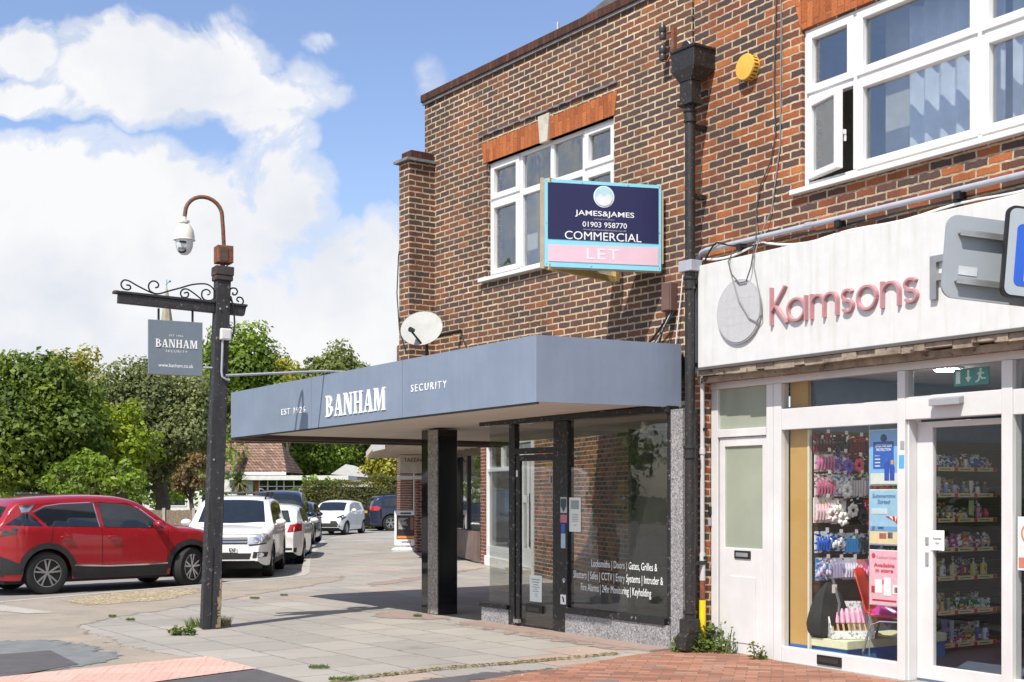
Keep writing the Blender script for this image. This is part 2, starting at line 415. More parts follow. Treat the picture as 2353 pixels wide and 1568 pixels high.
# ---------------------------------------------------------------- ground
def groundmat(name, kind, soft=False):
    m, G_, out = newmat(name)
    tc = G_.n('ShaderNodeTexCoord'); v = tc.outputs['Object']
    b = G_.n('ShaderNodeBsdfPrincipled'); b.inputs['Roughness'].default_value = .88; b.inputs['Specular IOR Level'].default_value = .3
    fine = G_.noise(v, 90, 6, .75); mid = G_.noise(v, 5, 6, .65); big = G_.noise(v, .45, 5, .6)
    hgt = fine
    if kind in ('slab', 'brickpave', 'tactile'):
        rot = {'slab': R(-54.5), 'brickpave': R(-12), 'tactile': R(8)}[kind]
        mp = G_.n('ShaderNodeMapping'); G_.l(v, mp.inputs[0]); mp.inputs['Rotation'].default_value = (0, 0, -rot)
        jit = G_.math('MULTIPLY', G_.math('SUBTRACT', G_.noise(v, 7, 3), .5), .05 if kind == 'slab' else .02)
        ad = G_.n('ShaderNodeVectorMath', operation='ADD'); G_.l(mp.outputs[0], ad.inputs[0]); G_.l(jit, ad.inputs[1])
        bt = G_.n('ShaderNodeTexBrick'); G_.l(ad.outputs[0], bt.inputs['Vector'])
        w, h, ms = {'slab': (.75, .6, .010), 'brickpave': (.21, .105, .005), 'tactile': (.4, .4, .006)}[kind]
        bt.inputs['Brick Width'].default_value = w; bt.inputs['Row Height'].default_value = h; bt.inputs['Mortar Size'].default_value = ms
        bt.inputs['Scale'].default_value = 1; bt.inputs['Mortar Smooth'].default_value = .2
        bt.inputs['Color1'].default_value = (0, 0, 0, 1); bt.inputs['Color2'].default_value = (1, 1, 1, 1)
        if kind == 'slab':
            base = G_.ramp(bt.outputs['Color'], [(0, (.285, .274, .252)), (.5, (.32, .307, .281)), (.90, (.35, .334, .304)), (.96, (.36, .297, .255)), (1, (.37, .295, .25))])
            base = G_.mix(.7, base, G_.ramp(big, [(.3, (.78, .76, .75)), (.7, (1.18, 1.14, 1.1))]), 'MULTIPLY')
            base = G_.mix(G_.ramp(G_.noise(v, .8, 6, .7), [(.56, 0.), (.66, .5)]), base, (.35, .305, .258))
            jn = G_.ramp(mid, [(.40, (.055, .048, .036)), (.56, (.21, .197, .175)), (.70, (.10, .11, .04))])
        elif kind == 'brickpave':
            base = G_.ramp(bt.outputs['Color'], [(0, (.21, .105, .078)), (.3, (.295, .135, .092)), (.7, (.345, .165, .108)), (.9, (.38, .205, .14)), (.94, (.36, .20, .14)), (1, (.16, .15, .155))])
            jn = G_.ramp(mid, [(.4, (.10, .075, .055)), (.7, (.22, .18, .13))])
        else:
            base = G_.ramp(bt.outputs['Color'], [(0, (.54, .34, .285)), (1, (.61, .395, .335))])
            jn = (.40, .26, .21)
        col = G_.mix(G_.math('MULTIPLY', bt.outputs['Fac'], .75), base, jn)
        hgt = G_.math('SUBTRACT', G_.math('MULTIPLY', fine, .4), bt.outputs['Fac'])
        if kind == 'tactile':
            mp2 = G_.n('ShaderNodeMapping'); G_.l(v, mp2.inputs[0]); mp2.inputs['Rotation'].default_value = (0, 0, R(-8)); mp2.inputs['Scale'].default_value = (15, 15, 0)
            vo = G_.n('ShaderNodeTexVoronoi'); vo.inputs['Scale'].default_value = 1; vo.inputs['Randomness'].default_value = 0; G_.l(mp2.outputs[0], vo.inputs['Vector'])
            dots = G_.ramp(vo.outputs['Distance'], [(.28, 1.), (.4, 0.)])
            hgt = G_.math('ADD', hgt, dots)
    elif kind == 'asphalt':
        col = G_.ramp(big, [(.35, (.22, .21, .19)), (.65, (.29, .275, .25))])
    elif kind == 'dark':
        col = G_.ramp(mid, [(.3, (.085, .08, .085)), (.7, (.115, .108, .112))])
    elif kind == 'grey':
        col = G_.ramp(mid, [(.3, (.15, .16, .16)), (.7, (.21, .22, .22))])
    elif kind == 'buff':
        col = G_.ramp(G_.noise(v, 1.1, 6, .7), [(.3, (.25, .225, .195)), (.5, (.31, .27, .22)), (.7, (.37, .31, .25))])
    elif kind == 'gravel':
        vo = G_.n('ShaderNodeTexVoronoi'); vo.inputs['Scale'].default_value = 38; G_.l(v, vo.inputs['Vector'])
        sp = G_.n('ShaderNodeSeparateColor'); G_.l(vo.outputs['Color'], sp.inputs[0])
        col = G_.ramp(sp.outputs[0], [(0, (.16, .12, .075)), (.4, (.29, .23, .14)), (.8, (.44, .36, .23)), (1, (.58, .52, .40))])
        hgt = vo.outputs['Distance']
    elif kind == 'kerb':
        col = G_.ramp(mid, [(.3, (.33, .31, .27)), (.7, (.46, .44, .39))])
    elif kind == 'red':
        col = G_.ramp(mid, [(.3, (.27, .205, .178)), (.7, (.335, .25, .215))])
    elif kind == 'earth':
        col = G_.ramp(mid, [(.3, (.05, .07, .025)), (.7, (.10, .12, .04))])
    col = G_.mix(.75, col, G_.ramp(fine, [(.25, (.62, .62, .62)), (.75, (1.3, 1.3, 1.3))]), 'MULTIPLY')
    spots = G_.ramp(G_.noise(v, 2.3, 8, .78), [(.56, 1.), (.72, .5)])
    col = G_.mix(.6, col, spots, 'MULTIPLY')
    G_.l(col, b.inputs['Base Color'])
    bp = G_.n('ShaderNodeBump'); bp.inputs['Strength'].default_value = .5; bp.inputs['Distance'].default_value = .008
    G_.l(hgt, bp.inputs['Height']); G_.l(bp.outputs[0], b.inputs['Normal'])
    if soft:    # worn edge: the layer thins out raggedly over its last half metre
        ea = G_.n('ShaderNodeAttribute', attribute_name='edge')
        al = G_.ramp(G_.math('ADD', ea.outputs['Fac'], G_.math('MULTIPLY', G_.math('SUBTRACT', G_.noise(v, 2.6, 8, .72), .5), 2.2)), [(.34, 0.), (.46, 1.)])
        tr_ = G_.n('ShaderNodeBsdfTransparent'); mx = G_.n('ShaderNodeMixShader')
        G_.l(al, mx.inputs[0]); G_.l(tr_.outputs[0], mx.inputs[1]); G_.l(b.outputs[0], mx.inputs[2]); G_.l(mx.outputs[0], out.inputs[0])
        return m
    G_.l(b.outputs[0], out.inputs[0])
    return m
GM = {k: groundmat('ground_'+k, k) for k in ('slab', 'brickpave', 'tactile', 'asphalt', 'dark', 'grey', 'buff', 'gravel', 'kerb', 'red', 'earth')}
GS = {k: groundmat('worn_'+k, k, True) for k in ('dark', 'grey', 'buff', 'gravel', 'red', 'kerb')}
def sheet(name, pts, z, m):
    o = MB().add([(x, y, z) for x, y in pts], [tuple(range(len(pts)))]).build(name, m, recalc=False)
    if o.data.polygons[0].normal.z < 0: o.data.flip_normals()
    o['kind'] = 'structure'
    return o
def at(u, v, z=0.0):
    """point of the ground plane z seen at overview pixel u, v"""
    t = (EYE-z)*2930/(v-1135)
    return ((u-1176.5)/2930*t, t)
ROADZ = -.13
sheet('ground', [(-600, -60), (600, -60), (600, 900), (-600, 900)], -.15, GM['earth'])
sheet('road', [(-60, -30), (0, -30), (0, 30), (30, 75), (30, 62), (-3, 62), (-60, 62)], ROADZ, GM['asphalt'])
KERB = [(-14, 3), (-12, 11), (-9.6, 15.5), (-7.6, 18.9), (-6.5, 20.8), (-5.2, 22.8), (-4.45, 24.3), (-4.2, 24.9), (-4.25, 25.8), (-4.5, 27.3), (-5.2, 32.0), (-5.7, 36.3), (-6.5, 43.4), (-6.5, 47.5), (-6.2, 50.5), (-4.6, 54.0), (0, 57), (12, 58)]
pave = [(-14, -6)]+KERB+[(30, 58), (30, -6)]
p = MB().prism(pave, ROADZ-.02, 0, 'z').build('pavement', GM['slab']); p['kind'] = 'structure'
# kerb stones: a strip on the road side of the paving edge, a few mm proud
kv = [Vector(q) for q in KERB]
inn, outr = [], []
for i, q in enumerate(kv):
    t = (kv[min(i+1, len(kv)-1)]-kv[max(i-1, 0)]).normalized(); n = Vector((t.y, -t.x))
    inn.append(q+n*.16); outr.append(q-n*.004)
mb = MB()
for i in range(len(kv)-1):
    a, b, c, d = outr[i], outr[i+1], inn[i+1], inn[i]
    vs = [(q.x, q.y, z) for z in (ROADZ-.02, .005) for q in (a, b, c, d)]
    mb.add(vs, [(0, 3, 2, 1), (4, 5, 6, 7), (0, 1, 5, 4), (1, 2, 6, 5), (2, 3, 7, 6), (3, 0, 4, 7)])
k = mb.build('kerb', GM['kerb']); k['kind'] = 'structure'
def patch(name, px, z, m, sub=True):
    pts = [at(u, v) for u, v in px]
    if sub:   # rough edge
        q = []
        for i in range(len(pts)):
            a, b = Vector(pts[i]), Vector(pts[(i+1) % len(pts)])
            n = max(1, int((b-a).length/.22))
            for j in range(n):
                c = a.lerp(b, j/n)
                q.append((c.x+random.uniform(-.03, .03), c.y+random.uniform(-.04, .04)))
        pts = q
        o = sheet(name, pts, z, m)
        bm = bmesh.new(); bm.from_mesh(o.data)
        lo = [min(p[i] for p in pts) for i in (0, 1)]; hi = [max(p[i] for p in pts) for i in (0, 1)]
        for i in (0, 1):
            c = lo[i]+.25
            while c < hi[i]:
                bmesh.ops.bisect_plane(bm, geom=bm.verts[:]+bm.edges[:]+bm.faces[:], plane_co=(c, 0, 0) if i == 0 else (0, c, 0), plane_no=(1, 0, 0) if i == 0 else (0, 1, 0)); c += .25
        bmesh.ops.triangulate(bm, faces=bm.faces[:])
        lay = bm.verts.layers.float.new('edge')
        E_ = np.array(pts); D_ = np.roll(E_, -1, 0)-E_
        for vv in bm.verts:
            w_ = np.array([vv.co.x, vv.co.y])-E_
            t = np.clip((w_*D_).sum(1)/((D_*D_).sum(1)+1e-9), 0, 1)
            vv[lay] = min(1., float(np.sqrt(((w_-t[:, None]*D_)**2).sum(1)).min())/.32)
        bm.to_mesh(o.data); bm.free()
        return o
    return sheet(name, pts, z, m)
patch('buff_asphalt', [(-160, 1420), (0, 1384), (255, 1362), (500, 1346), (660, 1332), (800, 1322), (800, 1335), (600, 1368), (495, 1388), (300, 1418), (200, 1440), (340, 1490), (555, 1525), (480, 1540), (-160, 1580)], .004, GS['buff'])
patch('gravel_strip', [(120, 1383), (235, 1364), (470, 1350), (480, 1364), (380, 1382), (200, 1396)], .008, GS['gravel'])
patch('gravel_scatter', [(130, 1450), (220, 1452), (285, 1478), (330, 1498), (260, 1496), (180, 1470)], .008, GS['gravel'])
patch('grey_patch', [(-150, 1482), (60, 1470), (170, 1472), (250, 1490), (330, 1512), (150, 1545), (-150, 1570)], .010, GS['grey'])
patch('dark_patch', [(-150, 1520), (115, 1498), (180, 1530), (-150, 1590)], .014, GM['dark'], False)
patch('paving_red_band', [(965, 1405), (1180, 1450), (1440, 1479), (1570, 1494), (1560, 1498), (1430, 1500), (1200, 1470), (1000, 1430), (820, 1418), (880, 1405)], .0045, GS['red'])
patch('tactile_paving', [(-400, 1662), (0, 1560), (477, 1512), (590, 1540), (380, 1568), (100, 1610), (-300, 1700)], .016, GM['tactile'], False)
patch('crossing_asphalt', [(590, 1541), (800, 1600), (900, 1760), (-500, 1850), (-300, 1701), (100, 1611), (380, 1569)], .012, GM['dark'], False)
patch('paving_patch', [(0, 1392), (60, 1400), (130, 1410), (60, 1412), (-20, 1404)], .009, GM['kerb'], False)
# red block paving in front of the chemist and its asphalt edge
patch('asphalt_edge', [(860, 1572), (1000, 1553), (1200, 1536), (1330, 1528), (1420, 1516), (1430, 1530), (1250, 1552), (1120, 1568), (1080, 1600), (840, 1600)], .006, GS['dark'])
patch('block_paving', [(1070, 1572), (1190, 1552), (1330, 1531), (1430, 1512), (1560, 1494), (1640, 1488), (1800, 1524), (2080, 1570), (2360, 1612), (2700, 1680), (2500, 1900), (1200, 1900), (1000, 1600)], .010, GM['brickpave'], False)
# paving round the far shops: pink and pale bands of slabs
patch('paving_pink_strip', [(830, 1342), (1000, 1318), (1110, 1302), (1130, 1306), (1000, 1330), (850, 1352)], .004, GS['red'])
# ================================================================ corner shop (frame: x right along the front, -y street)
AZ = math.atan2(-.8141, .5806)
cs = empty('corner_shop', (1.85, 13.11, 0), AZ, 'brown brick two storey corner shop with slate blue canopy and empty dark glazed shopfront', 'building')
def ringwall(mb, x0, x1, y0, y1, z0, z1, holes):
    """wall with rectangular openings, pieces butted end to end"""
    xs = sorted({x0, x1, *[h[0] for h in holes], *[h[1] for h in holes]})
    for a, b in zip(xs, xs[1:]):
        hz = sorted([(h[2], h[3]) for h in holes if h[0] <= a+1e-6 and h[1] >= b-1e-6])
        z = z0
        for c, d in hz:
            if c > z: mb.box(a, b, y0, y1, z, c)
            z = d
        if z1 > z: mb.box(a, b, y0, y1, z, z1)
wx0, wx1, wz0, wz1 = -3.745, -1.245, 4.33, 5.79
mb = MB()
ringwall(mb, -5.23, 0, 0, .25, 3.02, 6.92, [(wx0, wx1, wz0, wz1)])
mb.box(-5.23, -5.0, .25, 5, 3.02, 6.92)          # flank
mb.box(-5.0, 0, 4.8, 5, 3.02, 6.92)              # rear
wall = mb.build('wall', M['brick'], cs)
MB().box(-5.27, .02, -.05, .30, 6.92, 7.025).build('parapet_coping', M['coping'], cs, bevel=.01)
MB().box(-5.25, .0, -.03, -.001, 6.885, 6.918).build('tile_creasing', M['lead'], cs)
MB().box(-5.2, 0, .3, 5, 6.45, 6.55).build('roof', M['lead'], cs)
mb = MB(); mb.prism([(-4.56, 6.56), (0, 6.56), (0, 9.0), (-4.56, 8.2)], 2.0, 4.7)
mb.build('hipped_roof', P('grey_roof_slate', (.11, .11, .115), .8, var=.3, scale=8, bump=.3), cs)
pil = MB().box(-5.255, -4.987, -.39, -.001, 3.02, 6.03).build('pilaster', M['brick'], cs)
pc = MB(); pc.box(-5.31, -4.94, -.45, -.002, 6.03, 6.065)
cap = pc.build('cap_tile', M['lead'], pil)
MB().box(-5.25, -4.99, -.36, -.003, 6.065, 6.18).build('cap_brick', M['coping'], pil, bevel=.012)
# flat arch of orange soldiers with a stone keystone
def arch(parent, x0, x1, zb, zt, sk, y=-.012):
    mb = MB(); cx = (x0+x1)/2
    for a, b in ((x0, cx-.09), (cx+.09, x1)):
        ska, skb = (sk if a == x0 else .02), (-sk if b == x1 else -.02)
        q = [(a, zb), (b, zb), (b-skb*(1 if b == x1 else -1)*(1), zt), (a-ska*(1 if a == x0 else -1), zt)]
        mb.prism(q, y, .1)
    return mb.build('brick_arch', M['soldier'], parent)
arch(cs, -3.79, -1.225, 5.79, 6.045, .05)
MB().prism([(-2.585, 5.77), (-2.435, 5.77), (-2.40, 6.10), (-2.62, 6.10)], -.03, .09).build('keystone', M['stone'], cs, bevel=.008)
mb = MB()
for i in range(24):
    a = -3.9+i*2.72/24
    mb.box(a, a+2.72/24, -.020-random.random()*.008, -.001, 6.135+random.uniform(-.006, .006), 6.155+random.uniform(-.004, .006))
mb.build('lead_drip_strip', M['lead'], cs)
# upstairs window
def pvc_window(parent, x0, x1, z0, z1, cols, trans, opens=(), y=.06, sill=True, gl='glass_up', fw=.05, skip=()):
    """cols: x of mullion centres, trans: z of transom per bay (None = single light)"""
    w = MB().box(x0, x0+fw, y, y+.07, z0, z1)
    w.box(x1-fw, x1, y, y+.07, z0, z1); w.box(x0+fw, x1-fw, y, y+.07, z1-fw, z1); w.box(x0+fw, x1-fw, y, y+.07, z0, z0+fw)
    ed = [x0]+list(cols)+[x1]
    panes = []
    for c in cols: w.box(c-.035, c+.035, y-.004, y+.066, z0+fw, z1-fw)
    for i in range(len(ed)-1):
        a = ed[i]+(fw if i == 0 else .035); b = ed[i+1]-(fw if i == len(ed)-2 else .035)
        t = trans[i]
        if t: w.box(a, b, y-.006, y+.064, t-.04, t+.04)
        for c, d, k in (((z0+fw, t-.04, 0), (t+.04, z1-fw, 1)) if t else ((z0+fw, z1-fw, 0),)):
            panes.append((a, b, c, d, i, k))
    fo = w.build('window', M['upvc'], parent, bevel=.008)
    for a, b, c, d, i, k in panes:
        if (i, k) in skip: continue
        e = 0
        if (i, k) in opens:
            s = MB(); q = .055; yy0 = y-.022
            s.box(a-.015, a+q, yy0, y+.05, c-.015, d+.015); s.box(b-q, b+.015, yy0, y+.05, c-.015, d+.015)
            s.box(a+q, b-q, yy0, y+.05, d+.015-q-.01, d+.015); s.box(a+q, b-q, yy0, y+.05, c-.015, c+q)
            s.build('casement', M['upvc'], fo, bevel=.006); e = q
        MB().box(a+e, b-e, y+.03, y+.032, c+e, d-e).build('pane', M[gl], fo)
    if sill: MB().box(x0-.1, x1+.1, -.07, y+.02, z0-.05, z0-.002).build('sill', M['upvc'], fo, bevel=.006)
    return fo
pvc_window(cs, wx0, wx1, wz0, wz1, [-3.075, -2.445, -1.835], [5.29, 5.29, 5.29, 5.29], opens=((0, 0), (0, 1), (3, 0), (3, 1)))
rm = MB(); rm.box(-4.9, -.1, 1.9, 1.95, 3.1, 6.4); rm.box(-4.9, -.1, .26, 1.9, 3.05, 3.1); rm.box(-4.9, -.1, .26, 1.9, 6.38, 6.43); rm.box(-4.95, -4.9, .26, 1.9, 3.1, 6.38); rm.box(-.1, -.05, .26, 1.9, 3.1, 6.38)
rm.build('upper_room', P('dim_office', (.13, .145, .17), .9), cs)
MB().box(-3.62, -3.30, .55, .57, 4.3, 5.5).build('pale_curtain', P('pale_panel', (.55, .56, .56), .9), cs)
# canopy: slab, fascia panels, soffit
cz = MB()
def slopez(x): return (x+.3)/7.41*.085    # sags a little towards its far end
X0, X1, Y0, Y1 = -7.71, -.32, -1.75, 2.9
zt, zb = 3.14, 2.49
def pan(mb, xa, xb, y0, y1, za, zb_):
    v = []
    for z in (za, zb_):
        for y in (y0, y1):
            for x in (xa, xb): v.append((x, y, z+slopez(x)))
    mb.add(v, [(0, 2, 3, 1), (4, 5, 7, 6), (0, 1, 5, 4), (2, 6, 7, 3), (0, 4, 6, 2), (1, 3, 7, 5)])
joints = [X0, -5.14, -2.87, X1]
for a, b in zip(joints, joints[1:]): pan(cz, a+.003, b-.003, Y0, Y0+.03, zb, zt)
pan(cz, X0, X0+.03, Y0+.03, Y1, zb, zt)
# right return runs back to the wall, slightly splayed
cz.prism([(X1, Y0+.001), (-.095, -.06), (-.125, -.06), (X1-.03, Y0+.03)], zb, zt, 'z')
can = cz.build('canopy', M['slate'], cs)
jb = MB(); jb.box(-.165, -.155, -.50, -.49, zb, zt)
t_ = MB(); t_.prism([(-.163, -.52), (-.155, -.46), (-.150, -.46), (-.158, -.52)], zb+.01, zt-.01, 'z')
t_.build('sealant_joint', P('pale_sealant', (.4, .42, .45), .7, var=.4, scale=30), can)
sf = MB(); pan(sf, X0+.03, X1-.03, Y0+.03, Y1, zb+.03, zb+.07)
sf.prism([(-.319, -1.70), (-.135, -.06), (-.135, 2.9), (-.319, 2.9)], zb+.031, zb+.07, 'z')
sf.build('soffit', M['soffit'], can)
tp = MB(); pan(tp, X0+.03, X1-.03, Y0+.03, -.001, zt-.08, zt-.05)
tp.prism([(-.35, -1.70), (-.135, -.06), (-.35, -.06)], zt-.081, zt-.05, 'z')
pan(tp, X0+.03, -5.3, .02, Y1, zt-.08, zt-.05)
tp.build('canopy_roofing', M['lead'], can)
bm_ = MB(); pan(bm_, X0+.031, X0+.20, Y0+.04, Y1, zb-.05, zb+.029); pan(bm_, X0+.31, X0+.38, Y0+.04, Y1, zb-.03, zb+.029)
bm_.build('edge_beam', M['brownpaint'], can)
w_ = MB(); pan(w_, X0+.0, X0+.03, Y0+.05, Y1, zb-.03, zb-.002); w_.build('edge_trim', M['white'], can)
e_ = MB(); pan(e_, X0, X1, Y0+.002, Y0+.028, zb-.02, zb-.001); e_.build('drip_edge', M['black'], can)
# lettering on the canopy
GL = {
 'B': [[(.02, 0), (.34, 0), (.34, .07), (.02, .07)], [(.02, .93), (.34, .93), (.34, 1), (.02, 1)], [(.1, .0), (.27, .0), (.27, 1), (.1, 1)]],
 'A': [[(.02, 0), (.30, 0), (.30, .07), (.02, .07)], [(.46, 0), (.86, 0), (.86, .07), (.46, .07)], [(.10, .03), (.19, .03), (.44, .97), (.36, .97)], [(.36, .99), (.53, .99), (.78, .03), (.58, .03)], [(.2, .28), (.62, .28), (.62, .36), (.22, .36)]],
 'N': [[(.02, 0), (.28, 0), (.28, .07), (.02, .07)], [(.02, .93), (.3, .93), (.3, 1), (.02, 1)], [(.1, 0), (.19, 0), (.19, 1), (.1, 1)], [(.12, 1), (.33, 1), (.78, .0), (.60, .0)], [(.70, 0), (.79, 0), (.79, 1), (.70, 1)], [(.60, .93), (.88, .93), (.88, 1), (.60, 1)]],
 'H': [[(.02, 0), (.36, 0), (.36, .07), (.02, .07)], [(.02, .93), (.36, .93), (.36, 1), (.02, 1)], [(.1, 0), (.28, 0), (.28, 1), (.1, 1)], [(.52, 0), (.86, 0), (.86, .07), (.52, .07)], [(.52, .93), (.86, .93), (.86, 1), (.52, 1)], [(.6, 0), (.78, 0), (.78, 1), (.6, 1)], [(.2, .46), (.7, .46), (.7, .54), (.2, .54)]],
 'M': [[(.02, 0), (.28, 0), (.28, .07), (.02, .07)], [(.02, .93), (.3, .93), (.3, 1), (.02, 1)], [(.1, 0), (.2, 0), (.2, 1), (.1, 1)], [(.16, 1), (.36, 1), (.58, .12), (.46, .0)], [(.46, 0), (.54, 0), (.86, 1), (.78, 1)], [(.78, 0), (.97, 0), (.97, 1), (.78, 1)], [(.72, 0), (1.03, 0), (1.03, .07), (.72, .07)], [(.78, .93), (1.03, .93), (1.03, 1), (.78, 1)]],
}
GWID = {'B': .78, 'A': .86, 'N': .9, 'H': .88, 'M': 1.05}
def slab_text(name, word, x0, x1, z0, z1, y, dep, m, parent):
    mb = MB(); tot = sum(GWID[c]+.06 for c in word)-.06
    k = (x1-x0)/tot; h = z1-z0; cx = x0
    for c in word:
        i = 0
        def put(q):
            nonlocal i
            mb.prism([(cx+p[0]*k, z0+p[1]*h+slopez(cx)*(parent is can)) for p in q], y-dep-i*.0003, y); i += 1
        for q in GL[c]: put(q)
        if c == 'B':
            for (cy, ro, ri, ho, hi) in ((.735, .36, .19, .265, .18), (.275, .45, .25, .275, .19)):
                n = 8
                for j in range(n):
                    a0, a1 = -math.pi/2+math.pi*j/n, -math.pi/2+math.pi*(j+1)/n
                    put([(.28+ro*math.cos(a0), cy+ho*math.sin(a0)), (.28+ro*math.cos(a1), cy+ho*math.sin(a1)), (.28+ri*math.cos(a1), cy+hi*math.sin(a1)), (.28+ri*math.cos(a0), cy+hi*math.sin(a0))])
        cx += (GWID[c]+.06)*k
    return mb.build(name, m, parent)
slab_text('lettering', 'BANHAM', -4.74, -3.24, 2.605, 2.872, Y0, .011, M['lettwhite'], can)
text('lettering', 'SECURITY', M['lettwhite'], (-2.674, -1.933, 2.735, 2.815), Y0, can, .006, 1.4, -.003)
text('lettering', 'EST 1926', M['lettwhite'], (-6.02, -5.32, 2.645, 2.725), Y0, can, .006, 1.25, -.003)
# ---- shopfront, standing a little forward of the brickwork
YF = -.20
col_ = MB(); col_.prism([(-5.02, YF+.012), (-4.85, YF+.012), (-4.85, YF+.3), (-5.02, YF+.3)], .0, 2.46, 'z')
colm = MB().box(-5.04, -4.62, YF+.03, YF+.33, 0, 2.45).build('column', M['blackgloss'], cs, bevel=.004)
MB().box(-4.86, -4.622, YF+.018, YF+.029, .01, 2.44).build('granite_facing', M['granite_d'], colm)
# granite stall riser, pier
MB().box(-3.52, -2.95, YF-.03, YF+.25, 0, .20).build('stall_riser', M['granite'], cs, bevel=.005)
MB().box(-1.83, -.085, YF-.03, YF+.25, 0, .245).build('stall_riser', M['granite'], cs, bevel=.005)
MB().box(-.082, .095, YF-.02, .30, 0, 2.46).build('granite_pier', M['granite'], cs, bevel=.005)
MB().box(-3.56, -.05, YF-.33, .2, -.005, .022).build('threshold_paving', GM['red'], cs)
fr = MB()
fr.box(-2.945, -2.83, YF-.02, YF+.06, .01, 2.43)       # post left of the door
fr.box(-2.06, -1.80, YF-.02, YF+.08, .01, 2.43)        # post right of the door
fr.box(-.145, -.083, YF-.015, YF+.06, .25, 2.46)
fr.box(-3.54, -.083, YF-.05, YF+.10, 2.432, 2.50)     # head
fr.box(-3.54, -2.95, YF-.05, YF+.06, .202, .255)      # sills
fr.box(-1.80, -.146, YF-.05, YF+.06, .247, .315)
fr.box(-2.83, -2.06, YF-.015, YF+.05, 2.07, 2.14)     # door head
fr.build('shopfront_frame', M['blackpaint'], cs, bevel=.004)
sw = MB().box(-1.80, -.146, YF+.01, YF+.016, .315, 2.431).build('shop_window', M['glass'], cs)
MB().box(-3.40, -2.946, YF+.01, YF+.016, .256, 2.431).build('shop_window', M['glass'], cs)
MB().box(-3.40, -3.393, YF+.02, 2.05, .06, 2.431).build('side_window', M['glass'], cs)
MB().box(-2.83, -2.06, YF+.01, YF+.016, 2.141, 2.431).build('transom_light', M['glass'], cs)
door = MB()
door.box(-2.815, -2.735, YF-.01, YF+.03, .03, 2.06); door.box(-2.085, -2.062, YF-.01, YF+.03, .03, 2.06)
door.box(-2.735, -2.085, YF-.01, YF+.03, 1.985, 2.06); door.box(-2.735, -2.085, YF-.01, YF+.03, .03, .05)
dr = door.build('door', M['blackpaint'], cs, bevel=.003)
MB().box(-2.735, -2.086, YF+.005, YF+.011, .051, 1.984).build('pane', M['glass'], dr)
lb = MB(); lb.box(-2.60, -2.275, YF-.022, YF+.004, .20, .29); lb.build('letterbox', M['black'], dr, bevel=.006)
MB().box(-2.555, -2.32, YF-.028, YF-.023, .222, .262).build('letterbox_flap', P('brushed_metal', (.10, .095, .085), .35, .8), dr)
MB().box(-2.80, -2.70, YF-.06, YF-.012, .06, .10).build('floor_closer', M['steel'], dr)
MB().box(-2.13, -2.10, YF-.03, YF-.011, 1.72, 1.80).build('lock_plate', M['steel'], dr)
MB().box(-2.80, -2.77, YF-.016, YF-.011, 1.80, 1.88).build('sticker', M['lettwhite'], dr)
paper = P('notice_paper', (.72, .76, .72), .8, var=.03)
ink = P('printed_grey', (.28, .33, .34), .8)
def notice(parent, x0, x1, z0, z1, y, lines, m=paper, mi=ink, name='notice'):
    o = MB().box(x0, x1, y-.002, y, z0, z1).build(name, m, parent)
    mb = MB(); w = x1-x0
    for f0, f1, a, b in lines: mb.box(x0+w*f0, x0+w*f1, y-.0032, y-.0024, z0+(z1-z0)*a, z0+(z1-z0)*b)
    mb.build('print', mi, o)
    return o
notice(dr, -2.545, -2.31, .33, .64, YF+.003, [(.15, .85, .82, .86), (.2, .8, .72, .76), (.3, .7, .62, .66), (.2, .8, .54, .57), (.35, .65, .46, .49), (.25, .75, .38, .41), (.45, .65, .28, .31), (.45, .65, .2, .23)])
sk = MB()
notice(sw, -1.795, -1.585, 1.17, 1.555, YF+.006, [(.15, .85, .66, .92), (.25, .8, .50, .52), (.25, .8, .45, .47), (.25, .8, .40, .42), (.25, .8, .35, .37), (.25, .8, .3, .32), (.4, .65, .18, .2)])
MB().box(-1.92, -1.802, YF-.025, YF-.0215, 1.38, 1.56).build('sticker', P('sticker_grey', (.42, .46, .46), .6), cs)
MB().prism([(-1.91, 1.54), (-1.81, 1.54), (-1.81, 1.46), (-1.86, 1.39), (-1.91, 1.46)], YF-.029, YF-.0255).build('shield_emblem', P('shield_dark', (.05, .07, .09), .5), cs)
MB().box(-1.92, -1.802, YF-.025, YF-.0215, 1.27, 1.36).build('sticker', P('sticker_rose', (.45, .16, .22), .6), cs)
MB().box(-1.91, -1.83, YF-.025, YF-.0215, 1.15, 1.255).build('sticker', P('sticker_blue', (.04, .10, .42), .6), cs)
MB().box(-1.91, -1.83, YF-.025, YF-.0215, .98, 1.145).build('sticker', P('sticker_pale_blue', (.38, .5, .58), .6), cs)
sh = MB().prism([(-1.91, .70), (-1.80, .70), (-1.80, .59), (-1.855, .50), (-1.91, .59)], YF-.025, YF-.0215).build('shield_emblem', P('shield_black', (.02, .022, .03), .4), cs)
pw = MB()
pw.lathe([(.014, 0), (.014, .002)], (-1.855, YF-.028, .60), 10, 'y')
for dx, dz in ((-.022, .018), (-.008, .03), (.008, .03), (.022, .018)): pw.lathe([(.006, 0), (.006, .002)], (-1.855+dx, YF-.028, .60+dz), 8, 'y')
pw.build('paw_mark', M['lettwhite'], sh)
hs = MB().box(-1.92, -1.82, YF-.025, YF-.0215, .34, .45).build('sticker', M['lettwhite'], cs)
MB().prism([(-1.89, .43), (-1.86, .42), (-1.845, .37), (-1.865, .365), (-1.875, .40)], YF-.029, YF-.0255).build('phone_mark', M['black'], hs)
vin = P('window_lettering', (.75, .77, .76), .6, var=.03)
text('lettering', 'Locksmiths | Doors | Gates, Grilles &', vin, (-1.40, -.315, .765, .87), YF+.008, sw, .001)
text('lettering', 'Shutters | Safes | CCTV | Entry Systems | Intruder &', vin, (-1.72, -.225, .625, .735), YF+.008, sw, .001)
